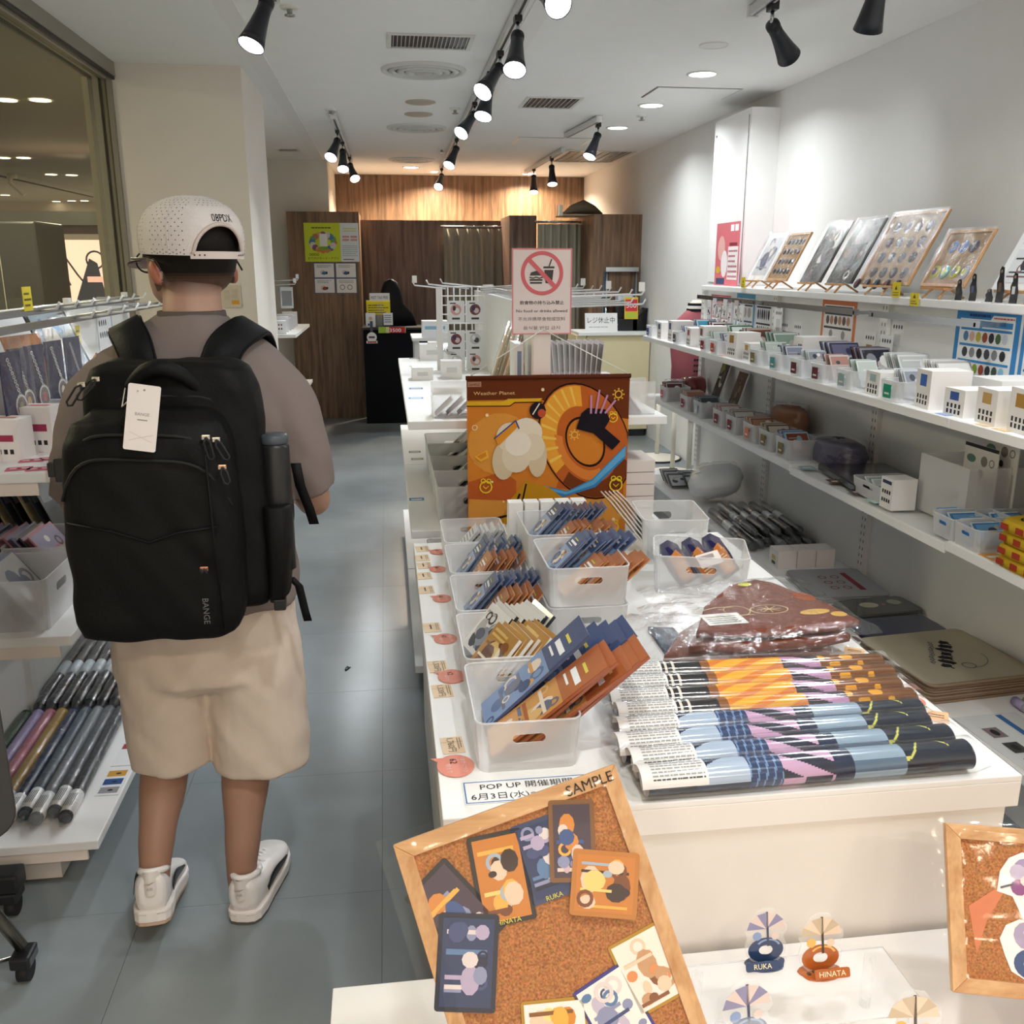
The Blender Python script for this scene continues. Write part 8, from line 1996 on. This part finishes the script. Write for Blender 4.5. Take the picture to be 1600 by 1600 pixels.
# posters on the partition
def wallposter(x0, y0, x1, y1, Y_, fn, label, cat='poster', bg='#ffffff'):
    a, c = PY(Y_, x0, y0), PY(Y_, x1, y1); w, h = c.x - a.x, a.z - c.z
    b = B(fr((a.x, Y_ - .002, c.z), (1, 0, 0), (0, 0, 1)), bg).box(0, w, 0, h, -.001, .0); fn(b, w, h); T(b.build('poster', 'paper'), label, cat)
def yel(b, w, h):
    b.c('#cfdc3a').rect(0, 0, w * .66, h, .0005).c('#e9eef0').rect(w * .66, 0, w, h, .0005)
    for k in range(16): b.c(('#c9785a', '#6fa86a', '#5a7aa8', '#d8d2c8', '#8a5a7a', '#c8b46a')[k % 6]).disc(w * .34 + w * .2 * math.cos(k * .39), h * .5 + h * .2 * math.sin(k * .39), w * .06, .001, 8)
    b.c('#f2f2ee').rect(w * .28, h * .4, w * .42, h * .72, .0015).c('#e07a3a').disc(w * .34, h * .3, w * .15, .0013, 10, h * .05).c('#7fae3a').disc(w * .34, h * .34, w * .1, .0016, 10, h * .05); lines_print(b, w * .14, h * .84, w * .56, h * .93, 1, .0012, 6, '#4a5a28')
    b.c('#2c2c20').text('おでかけカード・アプリ', h * .075, w * .05, h * .06, .0012, 'l', width=w * .56); [b.ring(w * (.1 + .045 * j), h * .185, h * .022, h * .032, .0012, 10) for j in range(4)]
    b.c('#d6dc8a').rect(w * .72, h * .84, w * .96, h * .87, .001).rect(w * .72, h * .78, w * .96, h * .81, .001); b.c('#d89a92'); [b.rect(w * (.70 + .15 * i), h * (.62 - .08 * j), w * (.82 + .15 * i), h * (.67 - .08 * j), .001) for i in range(2) for j in range(2)]
    lines_print(b, w * .69, h * .14, w * .97, h * .44, 6, .001, 4, '#a8bcc4'); b.c('#3a3a30').rect(w * .7, h * .05, w * .9, h * .07, .001)
wallposter(474, 348, 562, 409, 10.05, yel, 'yellow green card app poster on the left wood partition')
def notice(seed, kind):
    def f(b, w, h):
        b.c('#5a6078').line([(0, 0), (w, 0), (w, h), (0, h), (0, 0)], w * .04, .0004); lines_print(b, w * .14, h * .68, w * .86, h * .9, 3, .0008, seed, '#8a8a92')
        if kind == 'rings': b.c('#33405a').ring(w * .3, h * .4, w * .1, w * .125, .001, 18).ring(w * .66, h * .4, w * .1, w * .125, .001, 18)
        else: b.c('#c86a5a').ring(w * .42, h * .36, w * .08, w * .1, .001, 14).c(('#8a4a3a', '#4a7aa8', '#3f5f8a')[seed % 3]).disc(w * .5, h * .32, w * .13, .0012, 10, h * .12).c('#4a3a38').disc(w * .62, h * .34, w * .05, .0014, 8, h * .1)
    return f
for k, (x0, y0, x1, y1) in enumerate(((490, 411, 523, 434), (524, 411, 557, 434), (491, 435, 524, 458), (525, 435, 558, 458))):
    wallposter(x0, y0, x1, y1, 10.05, notice(k + 1, 'rings' if k == 3 else 'x'), ('upper left small house rule notice with a red ring', 'upper right small house rule notice with a blue picture', 'lower left small house rule notice with a blue blob', 'lower right small notice with two dark rings')[k] + ' under the yellow poster', 'notice', '#f1eeec')
# black counter with register corner on the left
bcn = thing('black_counter', (0., 9.7, 0), 'black cloth-covered cash counter beside the wood partition', 'counter')
B(col='#15161a').box(-.23, .42, 9.62, 10.03, 0, .955).build('body', 'cloth', bcn, .006); B(col='#1d1e22').box(-.24, .44, 9.60, 10.04, .955, .975).build('top', 'paint', bcn)
o = thing('covered_monitor', (.03, 9.85, .975), 'dark round-topped display back on the black counter', 'monitor')
B(Matrix.Translation((.06, 9.93, .975)), '#131318').loft([ell((0, 0, z), rx, .05, 18) for z, rx in ((0, .26), (.12, .22), (.22, .13), (.36, .10), (.44, .07), (.47, .02))]).build('shell', 'nylon', o)
def sign(x0, y0, x1, y1, Y_, bg, fn, label, base=True):
    a, c = PY(Y_, x0, y0), PY(Y_, x1, y1); w, h = c.x - a.x, a.z - c.z
    o = thing('counter_sign', (a.x + w / 2, Y_, c.z), label, 'sign'); b = B(fr((a.x, Y_, c.z), (1, 0, 0), (0, 0, 1)), bg).box(0, w, 0, h, -.003, 0); fn(b, w, h); b.build('board', 'paper', o)
    if base: B(col='#c9ccd0').box(a.x + w * .35, a.x + w * .65, Y_ - .003 + .004, Y_ + .04, .975, c.z + h * .5).build('holder', 'acryl', o)
sign(577, 458, 609, 470, 9.66, '#f0efec', lambda b, w, h: b.c('#1f2024').text('NOT TAX FREE', h * .55, w / 2, h * .25, .0006, width=w * .84), 'white NOT TAX FREE sign on the black counter')
sign(572, 469, 610, 492, 9.67, '#e6d22e', lambda b, w, h: lines_print(b, w * .08, h * .1, w * .92, h * .75, 4, .0006, 2, '#5a5220'), 'yellow notice under the NOT TAX FREE sign')
sign(571, 489, 587, 511, 9.64, '#f3f3f2', lambda b, w, h: b.c('#3f70b8').rect(w * .2, h * .1, w * .4, h * .25, .0006).c('#d8b8a8').disc(w * .5, h * .6, w * .2, .0006, 8), 'small white pictured stand sign on the black counter edge')
sign(599, 489, 614, 508, 9.63, '#eceef2', lambda b, w, h: lines_print(b, w * .1, h * .2, w * .9, h * .9, 4, .0006, 5, '#4a4a70'), 'small white text sign on the black counter')
def red35(b, w, h): b.c('#a8c84a').rect(0, 0, w * .28, h, .0005).c('#c8303a').rect(w * .4, 0, w * .98, h, .0005).c('#ffffff').text('3500', h * .85, w * .62, h * .15, .001, width=w * .42)
sign(591, 511, 634, 520, 9.598, '#d8d8a0', red35, 'green and red 3500 price strip on the black counter front', False)
o = thing('round_price_pop', (-.16, 9.596, .86), 'small white round price board hanging on the black counter front', 'sign')
q = PY(9.596, 581, 527); B(fr((q.x, 9.597, q.z), (1, 0, 0), (0, 0, 1)), '#f2f0ee').disc(0, 0, .05, 0, 18).rect(-.055, -.06, .055, -.035, .001).c('#b83a40').rect(-.045, -.055, .045, -.04, .002).c('#55555a').rect(-.03, -.01, .03, .01, .002).rect(-.014, .04, .014, .16, -.001).build('board', 'paper', o)
# white storage boxes beside the counter
for k, (px, py, w, h, t) in enumerate(((655, 505, .22, .14, 'white carton behind the centre rack, lower one'), (650, 497, .16, .05, 'pale blue trimmed carton behind the centre rack, upper one'))):
    q = PY(8.3, px, 640); b = wbox(Matrix.Translation((.42, 8.3 + .3 * k, .975 - .0 + 0)), w, .2, h, 'goods_box', '#f0f2f4', (('f', 0, h * .6, w * .8, h * .2, '#8fc0d8'),)); T(b, t, 'box')
o = thing('side_table', (.42, 8.45, 0), 'white side table behind the centre rack', 'table'); B(col='#ededeb').box(.22, .66, 8.15, 8.75, .95, .975).build('table_top', 'paint', o); [B(col='#dcdcd9').box(x, x + .04, y, y + .04, 0, .95).build('leg', 'paint', o) for x in (.24, .6) for y in (8.18, 8.69)]
# cream counter on the right
CY = 8.55
cc = thing('cream_counter', (2.1, CY + .2, 0), 'cream cash counter with white top at the back right', 'counter')
xl = PY(CY, 917, 530).x
B(col='#e3d7ae').box(xl, WR - .01, CY, CY + .42, .07, .90).build('body', 'paint', cc); B(col='#d9cca6').box(xl, WR - .01, CY - .002, CY, .90, .955).build('fascia', 'paint', cc); B(col='#eef0ee').box(PY(CY, 903, 516).x, WR - .008, CY - .03, CY + .45, .955, .985).build('top', 'paint', cc, .003); B(col='#26262a').box(xl + .02, WR - .03, CY + .02, CY + .40, 0, .07).build('plinth', 'black', cc); B(col='#e8ddb6').box(xl - .10, xl - .002, CY + .01, CY + .4, .0, .955).build('side_return', 'paint', cc)
CZ = .985
def jis(b, w, h): b.c('#3a3c44').text('レジ休止中', h * .36, w / 2, h * .48, .0006, width=w * .84); lines_print(b, w * .12, h * .22, w * .88, h * .3, 1, .0006, 2, '#8a8a90')
a, c = PY(CY + .05, 915, 489), PY(CY + .05, 965, 515); w, h = c.x - a.x, a.z - CZ
o = T(B(fr((a.x, CY + .05, CZ), (1, 0, 0), (0, .2, 1)), '#f4f4f4').box(0, w, 0, h, -.003, 0).build('counter_sign', 'paper'), 'white closed register sign in Japanese on the cream counter', 'sign'); b = B(fr((a.x, CY + .05, CZ), (1, 0, 0), (0, .2, 1))); jis(b, w, h); b.build('lettering', 'paper', o)
q = Vector((2.17, CY + .2, CZ))
rg = thing('cash_register', (q.x, CY + .2, CZ), 'black cash drawer with a customer display on the cream counter', 'cash register')
B(col='#1c1d20').box(q.x - .21, q.x + .18, CY + .12, CY + .38, CZ, CZ + .11).build('drawer', 'plastic', rg, .006); B(col='#b9bcc0').cyl((q.x - .02, CY + .119, CZ + .06), (q.x - .02, CY + .112, CZ + .06), .008).build('drawer_lock', 'metal', rg)
B(col='#202125').box(q.x - .0, q.x + .12, CY + .18, CY + .30, CZ + .11, CZ + .27).build('printer', 'plastic', rg, .008); B(col='#aebcc8').box(q.x - .01, q.x + .14, CY + .17, CY + .26, CZ + .27, CZ + .335).build('display', 'plastic', rg, .006); B(col='#dfe8f0').box(q.x, q.x + .13, CY + .1685, CY + .17, CZ + .285, CZ + .325).build('screen', 'gloss', rg)
o = thing('card_terminal', (q.x + .22, CY + .2, CZ), 'black slanted terminal right of the cash drawer', 'terminal'); B(Matrix.Translation((q.x + .215, CY + .22, CZ)), '#1a1b1e').loft([[(x0_, -.1, z0_), (x0_ + .13, -.1, z1_), (x0_ + .13, .1, z1_), (x0_, .1, z0_)] for x0_, z0_, z1_ in ((-.08, .0, .0), (-.08, .10, .2), (-.06, .12, .21))]).build('housing', 'plastic', o)
def ad500(b, w, h): b.c('#e8c23a').rect(0, 0, w, h, .0004).c('#d8404a').rect(w * .06, h * .36, w * .94, h * .9, .0008).c('#ffffff').text('500', h * .3, w / 2, h * .52, .0012, width=w * .74).c('#b8cc4a').rect(w * .1, h * .05, w * .9, h * .3, .0008)
a = PY(CY + .1, 977, 457); w = .13; o = T(B(fr((a.x, CY + .1, CZ + .11), (1, 0, 0), (0, .1, 1)), '#e0d8a0').box(0, w, 0, .20, -.003, 0).build('counter_sign', 'paper'), 'red and yellow 500 card on the cash drawer', 'sign'); b = B(fr((a.x, CY + .1, CZ + .11), (1, 0, 0), (0, .1, 1))); ad500(b, w, .2); b.build('lettering', 'paper', o)
# step stool on the counter rear
sl = thing('step_ladder', (PY(8.92, 970, 440).x, 8.92, 0), 'aluminium step ladder top behind the cream counter', 'ladder')
a, c = PY(8.95, 948, 421), PY(8.95, 995, 455)
for s_, x in ((0, a.x), (1, c.x)): B(col='#c6ccce').tube([(x - .02 + .04 * s_, 8.94, .0), (x + .01 - .02 * s_, 8.96, a.z)], .014, 8).build('rail', 'metal', sl); B(col='#3f6f8f').tube([(x - .04, 8.985, .2), (x - .01, 8.98, a.z - .02)], .008, 6).build('strap', 'plastic', sl)
B(col='#cfd4d6').box(a.x - .01, c.x + .01, 8.94, 8.98, a.z - .02, a.z + .02).build('top_step', 'metal', sl); B(col='#c6ccce').box(a.x - .02, c.x + .02, 8.93, 8.97, 1.2, 1.22).build('step', 'metal', sl)
# small rack on the rear left wall
rk = thing('rear_shelf_rack', (-.95, 8.2, 0), 'white rack with goods boxes behind the pillar', 'shelf rack')
B(col='#4a3a36').box(-1.19, -1.15, 7.5, 8.9, 0, 1.6).build('back_panel', 'paint', rk)
for z in (.55, 1.06): B(col='#eeeeec').box(-1.15, -.70, 7.5, 8.9, z - .025, z).build('shelf', 'paint', rk)
for k in range(6):
    o = wbox(rz(.1, (-.85, 7.65 + .2 * k, 1.06)), .13, .12, .10 + .02 * (k % 2), 'goods_box', '#eef0f2', icons('f', -.03, .04, 4, 2, .02, .03, .011, '#7a4a50')); T(o, 'white goods box on the rear rack behind the pillar, number %s from the pillar' % ('one', 'two', 'three', 'four', 'five', 'six')[k], 'box', 'goods boxes on the rear rack')
for k in range(2):
    hook((-1.15, 8.0 + .25 * k, 1.42 + .03 * k), (1, 0, .03), .42, 'h', rk, True)
o = thing('hanging_packet', (-.92, 8.0, 1.25), 'clear packets hanging from the rear rack hook', 'packet'); B(fr((-.80, 8.0, 1.24), (1, 0, 0), (0, 0, 1)), '#d9dcde').box(-.05, .05, 0, .17, -.01, .01).c('#8a8d90').rect(-.04, .02, .04, .14, .0105).build('packets', 'gloss', o)
q = PZ(0, 543, 1045)
T(B(col='#1a1b1c').tube([(q.x + .012 * math.cos(t * .9) + .004 * t - .01, q.y + .018 * math.sin(t * 1.3), .0025) for t in [i * .35 for i in range(16)]], .0018, 5).build('elastic_band', 'rubber'), 'small black squiggle of elastic lying on the aisle floor', 'band')
